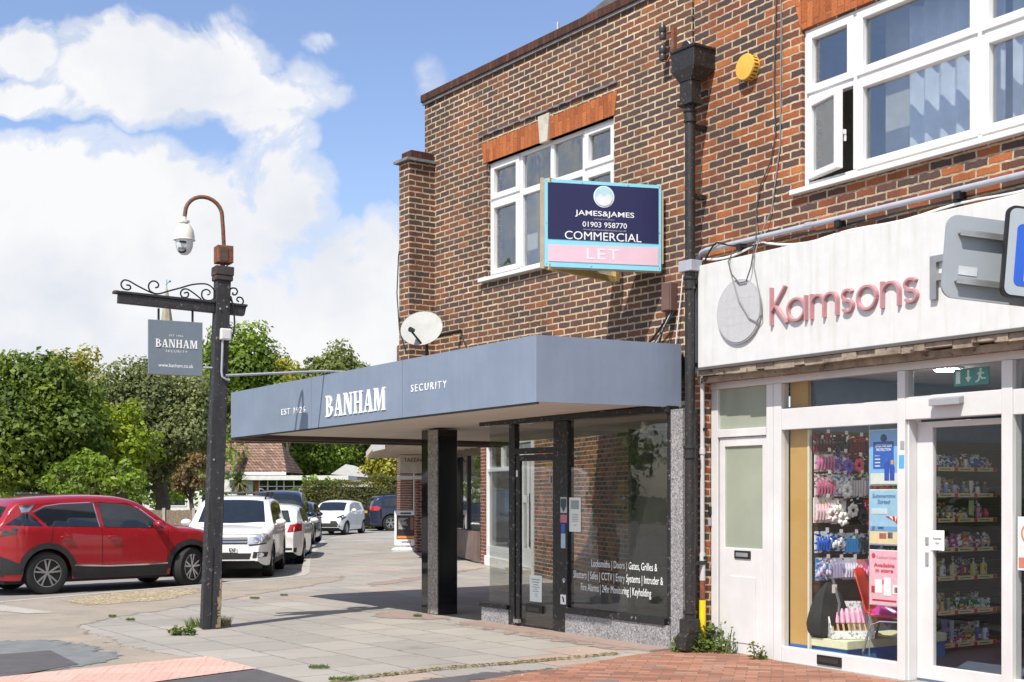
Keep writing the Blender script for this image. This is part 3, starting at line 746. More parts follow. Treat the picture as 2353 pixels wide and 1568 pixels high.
text('lettering', 'Fire Alarms | 24hr Monitoring | Keyholding', vin, (-1.585, -.41, .49, .60), YF+.008, sw, .001)
# inside the empty shop
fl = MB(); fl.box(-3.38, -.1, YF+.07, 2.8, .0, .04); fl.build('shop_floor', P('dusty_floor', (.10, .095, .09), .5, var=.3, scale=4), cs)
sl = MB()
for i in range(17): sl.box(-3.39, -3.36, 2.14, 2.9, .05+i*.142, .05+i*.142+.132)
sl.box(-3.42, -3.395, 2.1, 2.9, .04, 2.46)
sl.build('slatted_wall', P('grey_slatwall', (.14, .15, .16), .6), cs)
bk = MB(); bk.box(-3.38, .1, 2.8, 2.9, .0, 2.5); bk.box(0, .14, .31, 2.8, 0, 2.5); bk.build('rear_wall', M['room'], cs)
MB().box(-3.385, -3.33, 2.05, 2.14, .04, 2.46).build('side_window_post', M['blackpaint'], cs)
tr = MB(); tr.box(-2.6, -1.3, 1.20, 1.24, 2.32, 2.36)
tr.build('lighting_track', M['black'], cs)
for x in (-2.45, -2.0, -1.5):
    q = MB(); q.lathe([(.02, .1), (.045, .08), (.055, 0), (.0, .01)], (x, 1.22, 2.2), 12); q.build('spotlight', P('spot_grey', (.4, .38, .35), .5), cs)
for x in (-1.25, -.75):
    q = MB(); q.lathe([(.012, .14), (.035, .12), (.045, 0), (.0, .01)], (x, .45, 2.29), 12); q.build('spotlight', P('spot_cream', (.6, .58, .52), .5), cs)

# ================================================================ chemist (frame K)
AK = math.atan2(-.842, .539)
ks = empty('chemist_shop', (1.87, 13.08, 0), AK, 'orange brown brick two storey chemist with white fascia sign and white framed display windows', 'building')
kx0, kx1, kz0, kz1 = 1.515, 6.3, 4.42, 5.885
mb = MB()
ringwall(mb, .0, 8, 0, .25, 2.72, 7.6, [(kx0, kx1, kz0, kz1)])
mb.box(0, .155, -.0, .3, 0, 2.72)
mb.box(0, 8, 4.8, 5, 0, 7.6)
mb.build('wall', M['brick_r'], ks)
ar = MB(); ar.prism([(1.515, 5.89), (6.3, 5.89), (6.38, 6.16), (1.43, 6.16)], -.012, .1); ar.build('brick_arch', M['soldier'], ks)
kw = pvc_window(ks, kx0, kx1, kz0, kz1, [2.14, 3.44, 4.75], [5.26, 5.26, 5.26, 5.26], opens=((0, 1), (1, 0), (1, 1), (2, 0), (2, 1)), y=.03, fw=.055, skip=((0, 0),))
# the open side-hung casement
op = empty('open_casement', (1.585, .03, 0), 0); op.parent = kw
op.rotation_euler = (0, 0, R(-13))
s = MB(); s.box(0, .06, -.03, .03, 4.49, 5.21); s.box(.42, .48, -.03, .03, 4.49, 5.21); s.box(.06, .42, -.03, .03, 5.15, 5.21); s.box(.06, .42, -.03, .03, 4.49, 4.55)
oc = s.build('casement', M['upvc'], op, bevel=.006)
oc.parent = kw; oc.location = op.location; oc.rotation_euler = op.rotation_euler
pn = MB().box(.06, .42, 0, .003, 4.55, 5.15).build('pane', M['glass_up'], oc)
hd = MB(); hd.box(.44, .47, .03, .07, 4.80, 4.84); hd.box(.445, .465, .055, .075, 4.74, 4.84); hd.build('handle', M['upvc'], oc)
bpy.data.objects.remove(op)
krm = MB(); krm.box(.3, 7.8, 2.4, 2.45, 3.4, 7.2); krm.box(.3, 7.8, .26, 2.4, 3.35, 3.4); krm.box(.3, 7.8, .26, 2.4, 6.3, 6.35); krm.box(.25, .3, .26, 2.4, 3.4, 6.3); krm.box(7.8, 7.85, .26, 2.4, 3.4, 6.3)
krm.build('upper_room', M['room'], ks)
def curtain(name, x0, x1, z0, z1, y, m, parent, amp=.035, wl=.16, wave=False):
    vs, fs = [], []
    nx, nz = int((x1-x0)/.02), 8
    for j in range(nz+1):
        for i in range(nx+1):
            x = x0+(x1-x0)*i/nx; z = z0+(z1-z0)*j/nz
            vs.append((x, y+amp*math.sin(2*math.pi*x/wl+.4*math.sin(3*x)), z))
    for j in range(nz):
        for i in range(nx):
            a = j*(nx+1)+i; fs.append((a, a+1, a+nx+2, a+nx+1))
    return MB().add(vs, fs).build(name, m, parent, smooth=True)
curtain('curtain', 2.46, 3.42, 4.40, 5.85, .34, P('pale_blue_curtain', (.62, .66, .72), .9), ks)
curtain('curtain', 3.52, 4.6, 4.40, 5.85, .34, P('pale_blue_curtain', (.62, .66, .72), .9), ks)
MB().box(2.15, 2.455, .40, .42, 4.3, 6.2).build('pale_panel', P('cream_wall_panel', (.5, .48, .42), .9), ks)  # added panel standing in for the room wall, set where sun reaches
# fascia sign
fs_ = MB(); fs_.box(.235, 6.6, -.155, -.002, 2.86, 3.885)
fas = fs_.build('fascia_sign', P('white_sign_panel', (.61, .615, .61), .42, var=.05, streak=.5, streakcol=(.45, .44, .37)), ks, bevel=.006)
MB().box(.232, 6.6, -.165, -.003, 2.835, 2.859).build('fascia_trim', P('dark_trim', (.10, .09, .085), .5), fas)
pink = P('faded_red_letter', (.42, .215, .23), .3, var=.06, scale=14)
ZB, XH, SWD = 3.168, .225, .036
def ribbon(mb, pts, w, y0, y1):
    P_ = [Vector((p[0], p[1])) for p in pts]; n = len(P_); vs = []
    for i in range(n):
        t = (P_[min(i+1, n-1)]-P_[max(i-1, 0)]).normalized(); nn = Vector((-t.y, t.x))*w/2
        a, b, e = P_[i]+nn, P_[i]-nn, nn*.55
        vs += [(a.x, y1, a.y), (P_[i].x+e.x, y0, P_[i].y+e.y), (P_[i].x-e.x, y0, P_[i].y-e.y), (b.x, y1, b.y)]
    fs = []
    for i in range(n-1):
        for j in range(3): fs.append((i*4+j, i*4+j+1, i*4+5+j, i*4+4+j))
    fs += [(0, 1, 2, 3), (n*4-1, n*4-2, n*4-3, n*4-4)]
    mb.add(vs, fs)
def el(cx, cz, rx, rz, a0, a1, n=20): return [(cx+rx*math.cos(R(a0+(a1-a0)*i/n)), cz+rz*math.sin(R(a0+(a1-a0)*i/n))) for i in range(n+1)]
lt_ = []
def letter(ch, strokes):
    mb = MB()
    for i, q in enumerate(strokes): ribbon(mb, q, SWD, -.19-.0008*i, -.1555)
    mb.build('letter', pink, fas)
h2 = SWD/2
def stem(x, z1): return [(x, ZB), (x, z1)]
letter('K', [stem(1.293, ZB+.352), [(1.303, ZB+.135), (1.475, ZB+.348)], [(1.345, ZB+.180), (1.495, ZB+.002)]])
def oo(x0, x1): return el((x0+x1)/2, ZB+XH/2, (x1-x0)/2-h2, XH/2-h2+.004, 0, 360, 28)
letter('a', [oo(1.49, 1.735), stem(1.73, ZB+XH)])
def arch_(xa, xb): r = (xb-xa)/2; return [(xa, ZB+.08)]+el((xa+xb)/2, ZB+XH-r-h2, r, r, 180, 0, 14)+[(xb, ZB)]
letter('m', [stem(1.80, ZB+XH), arch_(1.801, 1.952), arch_(1.953, 2.105)])
def ess(x0, x1):
    c = (x0+x1)/2; rx = (x1-x0)/2-h2; rz = (XH-SWD)/4; zt_ = ZB+XH-h2-rz; zb__ = ZB+h2+rz
    return el(c, zt_, rx, rz, 30, 270, 14)+el(c, zb__, rx, rz, 88, -150, 14)
letter('s', [ess(2.155, 2.30)])
letter('o', [oo(2.325, 2.565)])
letter('n', [stem(2.612, ZB+XH), arch_(2.613, 2.79)])
letter('s', [ess(2.835, 2.99)])
t2 = text('lettering', 'P', P('grey_letter', (.22, .23, .25), .5), (3.117, 3.36, 3.172, 3.525), -.16, fas, .03, 1, .01)
em = MB(); em.lathe([(.31, 0), (.31, .02), (.295, .024)], (0, 0, 0), 48, 'y'); e1 = em.build('round_emblem', P('emblem_edge', (.38, .39, .40), .5), fas, loc=(.855, -.181, 3.352))
e2 = MB(); e2.lathe([(.296, 0), (.296, .004)], (0, 0, 0), 48, 'y'); e2.build('emblem_face', P('emblem_grey', (.45, .45, .46), .45, var=.05, scale=18), e1, loc=(0, -.0065, 0))
gr = MB()
for i, zz in enumerate((-.12, -.04, .04, .12)):
    pts = [(-.24+.04*j, -.0060, zz+.012*math.sin(j*2.3+i)+random.uniform(-.008, .008)) for j in range(13)]
    gr.tube(pts, .0016, 4)
for i, xx in enumerate((-.15, -.05, .05, .15)):
    gr.tube([(xx+.012*math.sin(j*1.9+i), -.0060, -.2+.035*j) for j in range(12)], .0016, 4)
gr.build('emblem_lines', P('emblem_line', (.36, .36, .36), .6), e1)
# crumbling concrete beam under the sign
cb = MB()
x = .20
while x < 6.6:
    w = random.uniform(.10, .30); yy_ = -.13-random.uniform(0, .03)
    cb.box(x, x+w-.0005, yy_, -.001, 2.775+random.uniform(-.015, .02), 2.832); x += w
cb.box(.12, 6.6, -.06, -.0012, 2.715, 2.774)
cb.build('concrete_beam', P('crumbling_concrete', (.27, .22, .17), .95, var=.45, scale=7, bump=.8, rust=.15, rustcol=(.08, .05, .035), rscale=9), ks)
# white shopfront frame
YK = .10
k_ = MB()
k_.box(.16, 6.5, YK-.02, YK+.08, 2.655, 2.73)                 # head rail
k_.box(.162, .26, YK-.015, YK+.08, .0, 2.654)                 # left jamb
k_.box(.26, .95, YK-.02, YK+.07, 2.165, 2.245)                # door head
k_.box(.955, 1.045, YK-.015, YK+.08, 0, 2.654); k_.box(1.06, 1.165, YK-.025, YK+.08, 0, 2.654)
k_.box(1.165, 2.56, YK-.02, YK+.07, 2.205, 2.405)             # spandrel
k_.box(2.562, 2.645, YK-.03, YK+.09, 0, 2.654); k_.box(2.6455, 2.665, YK+.0, YK+.16, 0, 2.229)
k_.box(1.166, 2.561, YK-.02, YK+.07, .0, .145)
k_.box(2.646, 3.60, YK-.028, YK+.09, 2.23, 2.425)
k_.box(3.60, 3.70, YK-.03, YK+.09, 0, 2.654); k_.box(3.70, 6.5, YK-.02, YK+.07, 2.22, 2.42); k_.box(3.70, 6.5, YK-.02, YK+.07, 0, .14); k_.box(4.9, 5.0, YK-.03, YK+.09, 0, 2.654)
kf = k_.build('shopfront_frame', M['white'], ks, bevel=.005)
MB().box(.262, .954, YK+.02, YK+.024, 2.246, 2.653).build('transom_light', M['frost'], ks)
MB().box(1.166, 2.561, YK+.02, YK+.026, 2.406, 2.654).build('transom_light', M['glass_k'], ks)
MB().box(2.646, 3.60, YK+.02, YK+.026, 2.426, 2.654).build('transom_light', M['glass_k'], ks)
MB().box(3.70, 4.9, YK+.02, YK+.026, 2.421, 2.654).build('transom_light', M['glass_k'], ks)
dsw = MB().box(1.166, 2.561, YK+.02, YK+.026, .146, 2.204).build('display_window', M['glass_k'], ks)
rw = MB().box(3.70, 4.9, YK+.02, YK+.026, .141, 2.219).build('display_window', M['glass_k'], ks)
lb = MB(); lb.box(1.63, 1.93, YK-.034, YK-.021, .03, .12); lb = lb.build('letterbox', M['black'], ks, bevel=.006)
MB().box(1.66, 1.90, YK-.039, YK-.0345, .055, .10).build('letterbox_flap', P('dark_flap', (.03, .03, .03), .3), lb)
# side door
d = MB(); d.box(.275, .345, YK+.0, YK+.05, .01, 2.16); d.box(.885, .95, YK+.0, YK+.05, .01, 2.16); d.box(.345, .885, YK, YK+.05, 2.07, 2.16); d.box(.345, .885, YK, YK+.05, .01, 1.06)
for a, b, z0, z1 in ((.35, .43, 1.0, 2.12), (.90, .95, 1.0, 2.12)): pass
sdr = d.build('side_door', M['white'], ks, bevel=.006)
MB().box(.345, .885, YK+.02, YK+.024, 1.061, 2.069).build('pane', M['frost'], sdr)
q = MB(); q.box(.43, .80, YK-.008, YK-.001, .12, .78); q.build('door_panel', M['white'], sdr, bevel=.006)
q = MB(); q.box(.50, .73, YK-.014, YK-.001, .955, 1.035); q.build('letterbox', M['black'], sdr, bevel=.005)
q = MB(); q.box(.53, .70, YK-.019, YK-.0145, .975, 1.015); q.build('letterbox_flap', M['steel'], sdr)
# automatic sliding door
sd_ = MB(); sd_.box(2.667, 2.83, YK+.10, YK+.15, .02, 2.21); sd_.box(3.55, 3.60, YK+.10, YK+.15, .02, 2.21); sd_.box(2.83, 3.55, YK+.10, YK+.15, 2.16, 2.21); sd_.box(2.83, 3.55, YK+.10, YK+.15, .02, .14)
ad = sd_.build('sliding_door', M['white'], ks, bevel=.004)
MB().box(2.83, 3.55, YK+.12, YK+.126, .141, 2.159).build('pane', M['glass_k'], ad)
no = notice(ad, 2.815, 2.955, 1.12, 1.29, YK+.095, [(.2, .8, .02, .03)], P('white_notice', (.8, .8, .8), .8), M['black'])
text('print', 'Automatic\ndoor', M['black'], (2.84, 2.93, 1.17, 1.235), YK+.0925, no, .001)
q = MB(); q.box(2.76, 2.79, YK+.09, YK+.10, .99, 1.10); q.box(2.76, 2.79, YK+.09, YK+.10, 1.17, 1.23); q.build('handle', M['steel'], ad)
q = MB(); q.prism([(YK-.10, 2.325), (YK-.028, 2.34), (YK-.028, 2.40), (YK-.10, 2.385)], 2.95, 3.25, 'x'); q.build('door_sensor', M['grey'], ks, bevel=.006)
nt_ = MB().box(3.72, 3.95, YK+.012, YK+.016, 1.0, 1.42).build('sign_plate', P('pale_plate', (.66, .68, .66), .6), rw)
rg_ = MB()
n = 24
for i in range(n):
    a0, a1 = 2*math.pi*i/n, 2*math.pi*(i+1)/n
    rg_.prism([(3.835+.085*math.cos(a), 1.29+.085*math.sin(a)) for a in (a0, a1)]+[(3.835+.07*math.cos(a), 1.29+.07*math.sin(a)) for a in (a1, a0)], YK+.0085, YK+.0115)
rg_.prism([(3.775, 1.34), (3.785, 1.35), (3.895, 1.24), (3.885, 1.23)], YK+.008, YK+.011)
rg_.box(3.73, 3.94, YK+.0085, YK+.0115, 1.02, 1.10)
rg_.build('no_entry_mark', P('faded_red', (.5, .17, .12), .6), nt_)
pass_ = MB(); pass_.box(2.60, 2.64, YK-.034, YK-.031, 1.98, 2.05); pass_.build('sticker', M['grey'], ks)
q = MB(); q.box(2.585, 2.64, YK-.034, YK-.031, 1.82, 1.93); q.build('sticker', P('sky_sticker', (.10, .36, .66), .5), ks)
for i in range(2):
    q = MB(); q.box(.150, .175, YK-.05, YK-.016, 1.27+i*.12, 1.35+i*.12); q.build('door_bell', M['black'] if i else M['grey'], ks, bevel=.004)
# shop interior shell
sh = MB(); sh.box(.2, 7.5, .2, 4.5, -.02, .02); sh.build('shop_floor', P('blue_grey_vinyl', (.10, .13, .20), .35), ks)
sh = MB(); sh.box(.2, 7.5, .19, 4.5, 2.72, 2.76); sh.build('ceiling', P('ceiling_white', (.6, .58, .55), .9), ks)
sh = MB(); sh.box(.2, 7.5, 4.4, 4.45, .02, 2.72); sh.box(7.45, 7.5, .2, 4.4, .02, 2.72); sh.build('rear_wall', P('blue_grey_wall', (.15, .19, .27), .9), ks)
sh = MB(); sh.box(1.33, 1.385, .26, 4.4, .02, 2.70); sh.build('partition', P('blue_grey_wall', (.15, .19, .27), .9), ks)
sh = MB(); sh.box(.262, .95, 1.1, 1.15, .02, 2.7); sh.build('hall_wall', M['room'], ks)
# ================================================================ street furniture
def hip(u, v, Y):
    return ((u-1176.5)/2930*Y, Y, EYE+(1135-v)/2930*Y)
PA = math.atan2(.47, .883)
post = empty('sign_post', (-3.585, 15.12, 0), PA, 'worn black square timber post with a scrolled crossarm, rotting at its foot on the pavement', 'post')
TILT = Matrix.Rotation(R(2.1), 4, 'Y')      # leans a little to the right
mb = MB(TILT)
def pz(i, z, w): return [(-w, -w, z), (w, -w, z), (w, w, z), (-w, w, z)]
zs = [0, .3, .6, .62, 2.2, 4.0, 4.16]
for z0, z1, w0, w1 in ((0, .75, .098, .095), (.75, 4.13, .094, .083)):
    n = 4
    mb.add(pz(0, z0, w0)+pz(0, z1, w1), [(3, 2, 1, 0), (4, 5, 6, 7), (0, 1, 5, 4), (1, 2, 6, 5), (2, 3, 7, 6), (3, 0, 4, 7)])
shaft = mb.build('shaft', M['timber'], post, bevel=.007)
mb = MB(TILT); mb.box(-.103, .103, -.103, .103, 4.131, 4.19); mb.box(-.11, .11, -.11, .11, 4.191, 4.30)
mb.build('post_cap', P('dark_cap', (.035, .03, .027), .7, var=.4, rust=.1), post, bevel=.01)
mb = MB(TILT); mb.box(-.12, -.02, -.112, -.0975, .0, .98); mb.build('cover_strip', M['timber'], post, bevel=.006)
mb = MB(TILT)
for i in range(16):
    z = .02+i*.035; w = random.uniform(.02, .055)*(1-.4*i/16)
    mb.box(.094-w, .0995+random.uniform(0, .004), -.1005-random.uniform(0, .003), -.03+random.uniform(0, .08), z, z+random.uniform(.02, .05))
mb.build('rotten_edge', M['rawwood'], post)
arm = MB(TILT); arm.box(-1.20, -.09, -.05, .05, 3.745, 3.85); arm.box(-1.255, -.09, -.065, .065, 3.851, 3.88); arm.box(.088, .27, -.05, .05, 3.745, 3.85); arm.box(.088, .30, -.065, .065, 3.851, 3.88)
arm.prism([(.271, 3.75), (.29, 3.85), (.271, 3.85)], -.048, .048)
am = arm.build('crossarm', M['timber'], post, bevel=.005)
def cv2(pts):
    out = []
    P_ = [Vector(((x-958)/655., 0, 3.885-(y-(870+.034*(x-160)))/661.)) for x, y in pts]
    n = len(P_)
    for i in range(n-1):
        a, b, c, d = P_[max(i-1, 0)], P_[i], P_[i+1], P_[min(i+2, n-1)]
        for k in range(4):
            t = k/4
            out.append(.5*((2*b)+(c-a)*t+(2*a-5*b+4*c-d)*t*t+(3*b-a-3*c+d)*t**3))
    return out+[P_[-1]]
for pts in ([(230, 822), (255, 824), (262, 845), (240, 858), (205, 848), (192, 815), (212, 786), (250, 790), (310, 820), (390, 855), (430, 868), (480, 868), (560, 838), (640, 810), (720, 780), (800, 766), (850, 770), (890, 800), (902, 850), (880, 888), (830, 892), (803, 865), (805, 825), (835, 808), (862, 820), (862, 840), (845, 850)],
            [(440, 870), (405, 850), (395, 810), (415, 780), (445, 776), (468, 795), (465, 818), (445, 825)],
            [(665, 850), (690, 842), (700, 860), (685, 882), (650, 880), (638, 850), (655, 822), (690, 818), (740, 845), (800, 888)],
            [(1045, 815), (1045, 832), (1068, 830), (1080, 805), (1065, 782), (1035, 782), (1021, 800), (1020, 850), (1040, 892), (1075, 912), (1115, 907), (1130, 880), (1115, 852), (1085, 852), (1078, 872), (1095, 885)]):
    MB(TILT).tube(cv2(pts), .0095, 6).build('scroll', M['black'], post, smooth=True)
jbx = MB(TILT); jbx.box(-.035, .095, -.155, -.09, 3.42, 3.555); jb_ = jbx.build('junction_box', M['upvc'], post, bevel=.01)
q = MB(TILT); q.box(-.02, .08, -.16, -.1555, 3.435, 3.54); q.build('box_lid', M['white'], jb_, bevel=.006)
MB(TILT).tube([(.0, -.115, 3.42), (.0, -.115, 3.04), (.01, -.115, 2.985), (.06, -.115, 2.955), (.10, -.10, 2.95)], .014, 8).build('conduit', M['greypaint'], post, smooth=True)
MB(TILT).tube([(.08, -.10, 3.95), (.125, -.10, 3.8), (.14, -.10, 3.6), (.12, -.11, 3.48), (.09, -.12, 3.47)], .010, 6).build('cable', M['black'], post, smooth=True)
bl = MB(TILT)
for x, z in ((-.04, 3.79), (.04, 3.82), (-.05, 2.0), (.03, 1.55)): bl.lathe([(.012, -.006), (.012, 0)], (x, -.094, z), 8, 'y')
bl.build('bolts', M['steel'], post)
# pipe bridging from the post to the canopy
tag(MB().tube([Vector((-3.40, 15.12, 3.0)), Vector((-2.4, 15.95, 3.13)), Vector((-1.95, 16.3, 3.15))], .016, 8).build('conduit_pipe', M['greypaint'], smooth=True), 'thin grey conduit pipe bridging from the timber post to the blue canopy', 'conduit')
# hanging shop sign
hs_ = empty('hanging_sign', (-3.585, 15.12, 0), PA, 'square slate blue hanging sign below the scrolled crossarm of the timber post', 'sign')
HX = .135
sp_ = MB().box(-.855+HX, -.225+HX, -.022, .012, 2.985, 3.62).build('sign_panel', P('sign_slate', (.155, .19, .235), .5, var=.06, streak=.3, streakcol=(.20, .22, .22)), hs_, bevel=.004)
slab_text('lettering', 'BANHAM', -.775+HX, -.285+HX, 3.305, 3.40, -.022, .004, M['lettwhite'], sp_)
text('lettering', 'EST 1926', M['lettwhite'], (-.615+HX, -.455+HX, 3.436, 3.456), -.022, sp_, .002, 1.2)
text('lettering', 'SECURITY', M['lettwhite'], (-.655+HX, -.405+HX, 3.250, 3.275), -.022, sp_, .002, 1.5)
text('lettering', 'www.banham.co.uk', M['lettwhite'], (-.74+HX, -.335+HX, 3.075, 3.118), -.022, sp_, .002)
for x in (-.735+HX, -.34+HX): MB().box(x-.011, x+.011, -.016, .006, 3.621, 3.755).build('hanger_strap', M['iron'], hs_)
MB().tube([(-.224+HX, -.005, 3.09), (-.095+HX, -.005, 3.09)], .014, 8).build('stay_bar', M['greypaint'], hs_)
# dome camera on a swan neck
cc = empty('surveillance_camera', (-3.585, 15.12, 0), PA, 'white dome surveillance camera hanging from a rusty swan neck on top of the timber post', 'camera')
TX = .155
MB().box(TX-.085, TX+.105, -.10, .09, 4.34, 4.545).build('mounting_box', M['rust'], cc, bevel=.008)
q = MB(); q.box(TX-.055, TX+.04, -.108, -.101, 4.36, 4.52); q.build('mounting_plate', P('grimy_steel', (.075, .05, .04), .8, var=.4, scale=22, rust=.15), cc)
MB().tube([(TX, 0, 4.29), (TX, 0, 4.35)], .03, 10).build('spigot', M['rust'], cc)
MB().tube([(TX+.04, 0, 4.28), (TX+.05, -.02, 4.32), (TX+.045, -.02, 4.36)], .01, 6).build('cable', M['black'], cc)
ptsn = [(TX+.015, 0, 4.545), (TX+.005, 0, 4.75), (TX-.005, 0, 4.88)]
for i in range(13):
    a = math.pi*i/12
    ptsn.append((TX-.225+.22*math.cos(a), 0, 4.90+.21*math.sin(a)))
ptsn += [(TX-.455, 0, 4.84)]
MB().tube(ptsn, .024, 10).build('swan_neck', M['rust'], cc, smooth=True)
dc = (TX-.455, 0, 0)
hb = MB(); hb.lathe([(.026, 4.85), (.026, 4.81), (.062, 4.805), (.062, 4.785), (.035, 4.78), (.035, 4.765), (.07, 4.755), (.105, 4.70), (.118, 4.63), (.120, 4.585), (.127, 4.583), (.127, 4.575), (.10, 4.574)], dc, 28)
dh = hb.build('housing', P('aged_white_plastic', (.72, .69, .60), .35, var=.06), cc, smooth=True)
hb = MB(); hb.lathe([(.103, 4.573), (.098, 4.50), (.075, 4.44), (.04, 4.408), (.0, 4.40)], dc, 28)
dm = hb.build('dome', P('pale_camera_head', (.62, .66, .72), .12, var=.05, coat=.5), cc, smooth=True)
q = MB(); q.lathe([(.0, -.012), (.045, -.010), (.047, .02), (.0, .025)], (0, 0, 0), 18, 'y'); ln = q.build('lens', M['black'], dm, smooth=True, loc=(TX-.50, -.075, 4.455)); ln.rotation_euler = (R(-35), 0, R(-25))
q = MB(); q.box(TX-.535, TX-.46, -.106, -.09, 4.525, 4.548); q.build('vent_slot', M['black'], dm)

# ---- rainwater downpipe at the party line
dp = empty('downpipe', (1.85+.19*.5806-.11*.8141, 13.11-.19*.8141-.11*.5806, 0), AZ, 'flaking black cast iron downpipe with hopper head between the two brick shops', 'drainpipe')
q = MB(); q.tube([(.005, -.10, .16), (.005, -.10, 5.62)], .052, 16); q.build('pipe', M['iron'], dp, smooth=True)
q = MB()
for z in (5.40, 3.72, 2.02, .36):
    q = MB(); q.lathe([(.052, z-.07), (.066, z-.065), (.066, z-.045), (.058, z-.04), (.058, z+.03), (.07, z+.035), (.07, z+.06), (.052, z+.065)], (.005, -.10, 0), 16); q.build('collar', M['iron'], dp, smooth=True)
h = MB(); h.add([(-.165, -.2, 5.86), (.165, -.2, 5.86), (.165, .10, 5.86), (-.165, .10, 5.86), (-.165, -.2, 6.06), (.165, -.2, 6.06), (.165, .10, 6.06), (-.165, .10, 6.06)], [(0, 1, 5, 4), (1, 2, 6, 5), (2, 3, 7, 6), (3, 0, 4, 7), (4, 5, 6, 7)])
a, b = [(-.165, -.2, 5.86), (.165, -.2, 5.86), (.165, .10, 5.86), (-.165, .10, 5.86)], [(-.085, -.17, 5.74), (.095, -.17, 5.74), (.095, -.03, 5.74), (-.085, -.03, 5.74)]
h.add(a+b, [(0, 4, 5, 1), (1, 5, 6, 2), (2, 6, 7, 3), (3, 7, 4, 0)])
h.box(-.08, .09, -.165, -.03, 5.56, 5.739); h.box(-.10, .11, -.185, -.02, 5.50, 5.559); h.box(-.178, .178, -.213, .105, 6.045, 6.075)
h.build('hopper_head', M['iron'], dp, bevel=.006)
q = MB(); q.box(-.07, .08, -.18, -.03, .20, .34); q.prism([(-.02, .0), (-.23, .03), (-.23, .17), (-.18, .21), (-.03, .21)], -.065, .075, 'x')
q.build('shoe', M['iron'], dp, bevel=.008)
q = MB(); q.box(-.09, .10, -.175, -.025, 3.83, 3.94); q.build('pale_clip', M['greypaint'], dp, bevel=.006)
for z in (.9, 2.9, 4.6, 5.3):
    q = MB(); q.box(-.03, .04, -.06, .11, z-.02, z+.02); q.build('stand_off_bracket', M['iron'], dp)
# pale service pipe beside it with a yellow foot
sp2 = empty('service_pipe', (1.87, 13.08, 0), AK, 'slim pale grey service pipe with a yellow foot beside the black downpipe', 'pipe')
q = MB(); q.tube([(.165, -.035, 1.0), (.165, -.035, 2.8)], .022, 10)
q.tube([(.165, -.035, .72), (.165, -.035, 1.0)], .03, 10); q.tube([(.165, -.035, 2.0), (.165, -.035, 2.06)], .03, 10); q.build('pipe', P('pale_grey_pipe', (.52, .52, .53), .45, var=.08), sp2, smooth=True)
q = MB(); q.tube([(.165, -.035, .52), (.165, -.035, .72)], .028, 10); q.build('rusty_sleeve', M['rust'], sp2, smooth=True)
q = MB(); q.tube([(.165, -.035, .0), (.165, -.035, .52)], .036, 10); q.build('yellow_guard', P('yellow_plastic', (.78, .58, .01), .4), sp2, smooth=True)
for z in (.95, 2.25):
    q = MB(); q.box(.12, .21, -.045, -.001, z-.015, z+.015); q.build('pipe_clip', M['black'], sp2)
# grey overflow pipe running above the white sign
cp = empty('wall_conduit', (1.87, 13.08, 0), AK, 'long grey conduit pipe clipped to the brick wall above the white chemist sign', 'conduit')
q = MB(); q.tube([(.12, -.06, 2.82), (.12, -.06, 3.92), (.13, -.06, 3.99), (.19, -.06, 4.04), (.26, -.06, 4.05), (6.5, -.06, 4.045)], .026, 10); q.build('pipe', M['greypaint'], cp, smooth=True)
q = MB(); q.tube([(1.62, -.06, 4.05), (1.70, -.06, 4.05)], .032, 10); q.build('coupling', M['greypaint'], cp)
for x in (.75, 2.02, 3.3, 4.6): q = MB(); q.box(x-.03, x+.03, -.09, -.001, 3.97, 4.03); q.build('pipe_bracket', M['black'], cp)
def cable(name, label, pts, r, m, frame):
    o = MB().tube(pts, r, 6).build(name, m, smooth=True)
    o.location, o.rotation_euler = frame
    return tag(o, label, 'cable')
FB, FK = ((1.85, 13.11, 0), (0, 0, AZ)), ((1.87, 13.08, 0), (0, 0, AK))
def sag(a, b, d, n=10, w=.0):
    a, b = Vector(a), Vector(b); out = []
    for i in range(n+1):
        t = i/n; p = a.lerp(b, t); p.z -= d*4*t*(1-t); p.z += w*math.sin(t*19); out.append(p)
    return out
cable('wall_cable', 'white cable drooping along the top edge of the chemist sign', sag((.2, -.05, 3.97), (.95, -.05, 4.0), .05)+sag((1.05, -.05, 4.0), (1.75, -.05, 3.90), .03)+sag((1.8, -.05, 3.905), (5.5, -.05, 3.96), .0, 20, .014), .011, M['upvc'], FK)
cable('wall_cable', 'thin black cable winding along the conduit above the sign', sag((.12, -.11, 3.6), (.45, -.10, 4.09), -.09)+sag((.5, -.085, 4.08), (1.0, -.05, 3.99), .03)+sag((1.05, -.05, 3.985), (5.5, -.05, 3.915), -.01, 24, .018), .009, M['black'], FK)
cable('hanging_cable', 'black cable running down the brick wall and looping over the white round emblem', [(1.25, -.02, 7.2), (1.20, -.02, 6.3), (1.17, -.02, 5.5), (1.19, -.02, 5.0), (1.12, -.02, 4.75), (.98, -.02, 4.55), (.93, -.02, 4.35), (.98, -.07, 4.15), (1.0, -.09, 4.05), (1.03, -.14, 3.95), (1.035, -.19, 3.75), (.98, -.20, 3.62), (.88, -.20, 3.62), (.78, -.20, 3.72), (.72, -.19, 3.85), (.70, -.10, 3.98)], .0062, P('dull_black_cable', (.05, .05, .05), .6), FK)
cable('hanging_cable', 'grey cable hanging in a long loop in front of the sign emblem', [(1.23, -.015, 7.2), (1.26, -.015, 6.0), (1.245, -.015, 4.9), (1.14, -.02, 4.3), (1.04, -.08, 4.05), (1.06, -.19, 3.8), (1.17, -.2, 3.45), (1.185, -.2, 3.28), (1.12, -.2, 3.22), (1.02, -.2, 3.27), (.88, -.2, 3.45), (.78, -.2, 3.7)], .006, P('grey_cable', (.2, .2, .2), .6), FK)
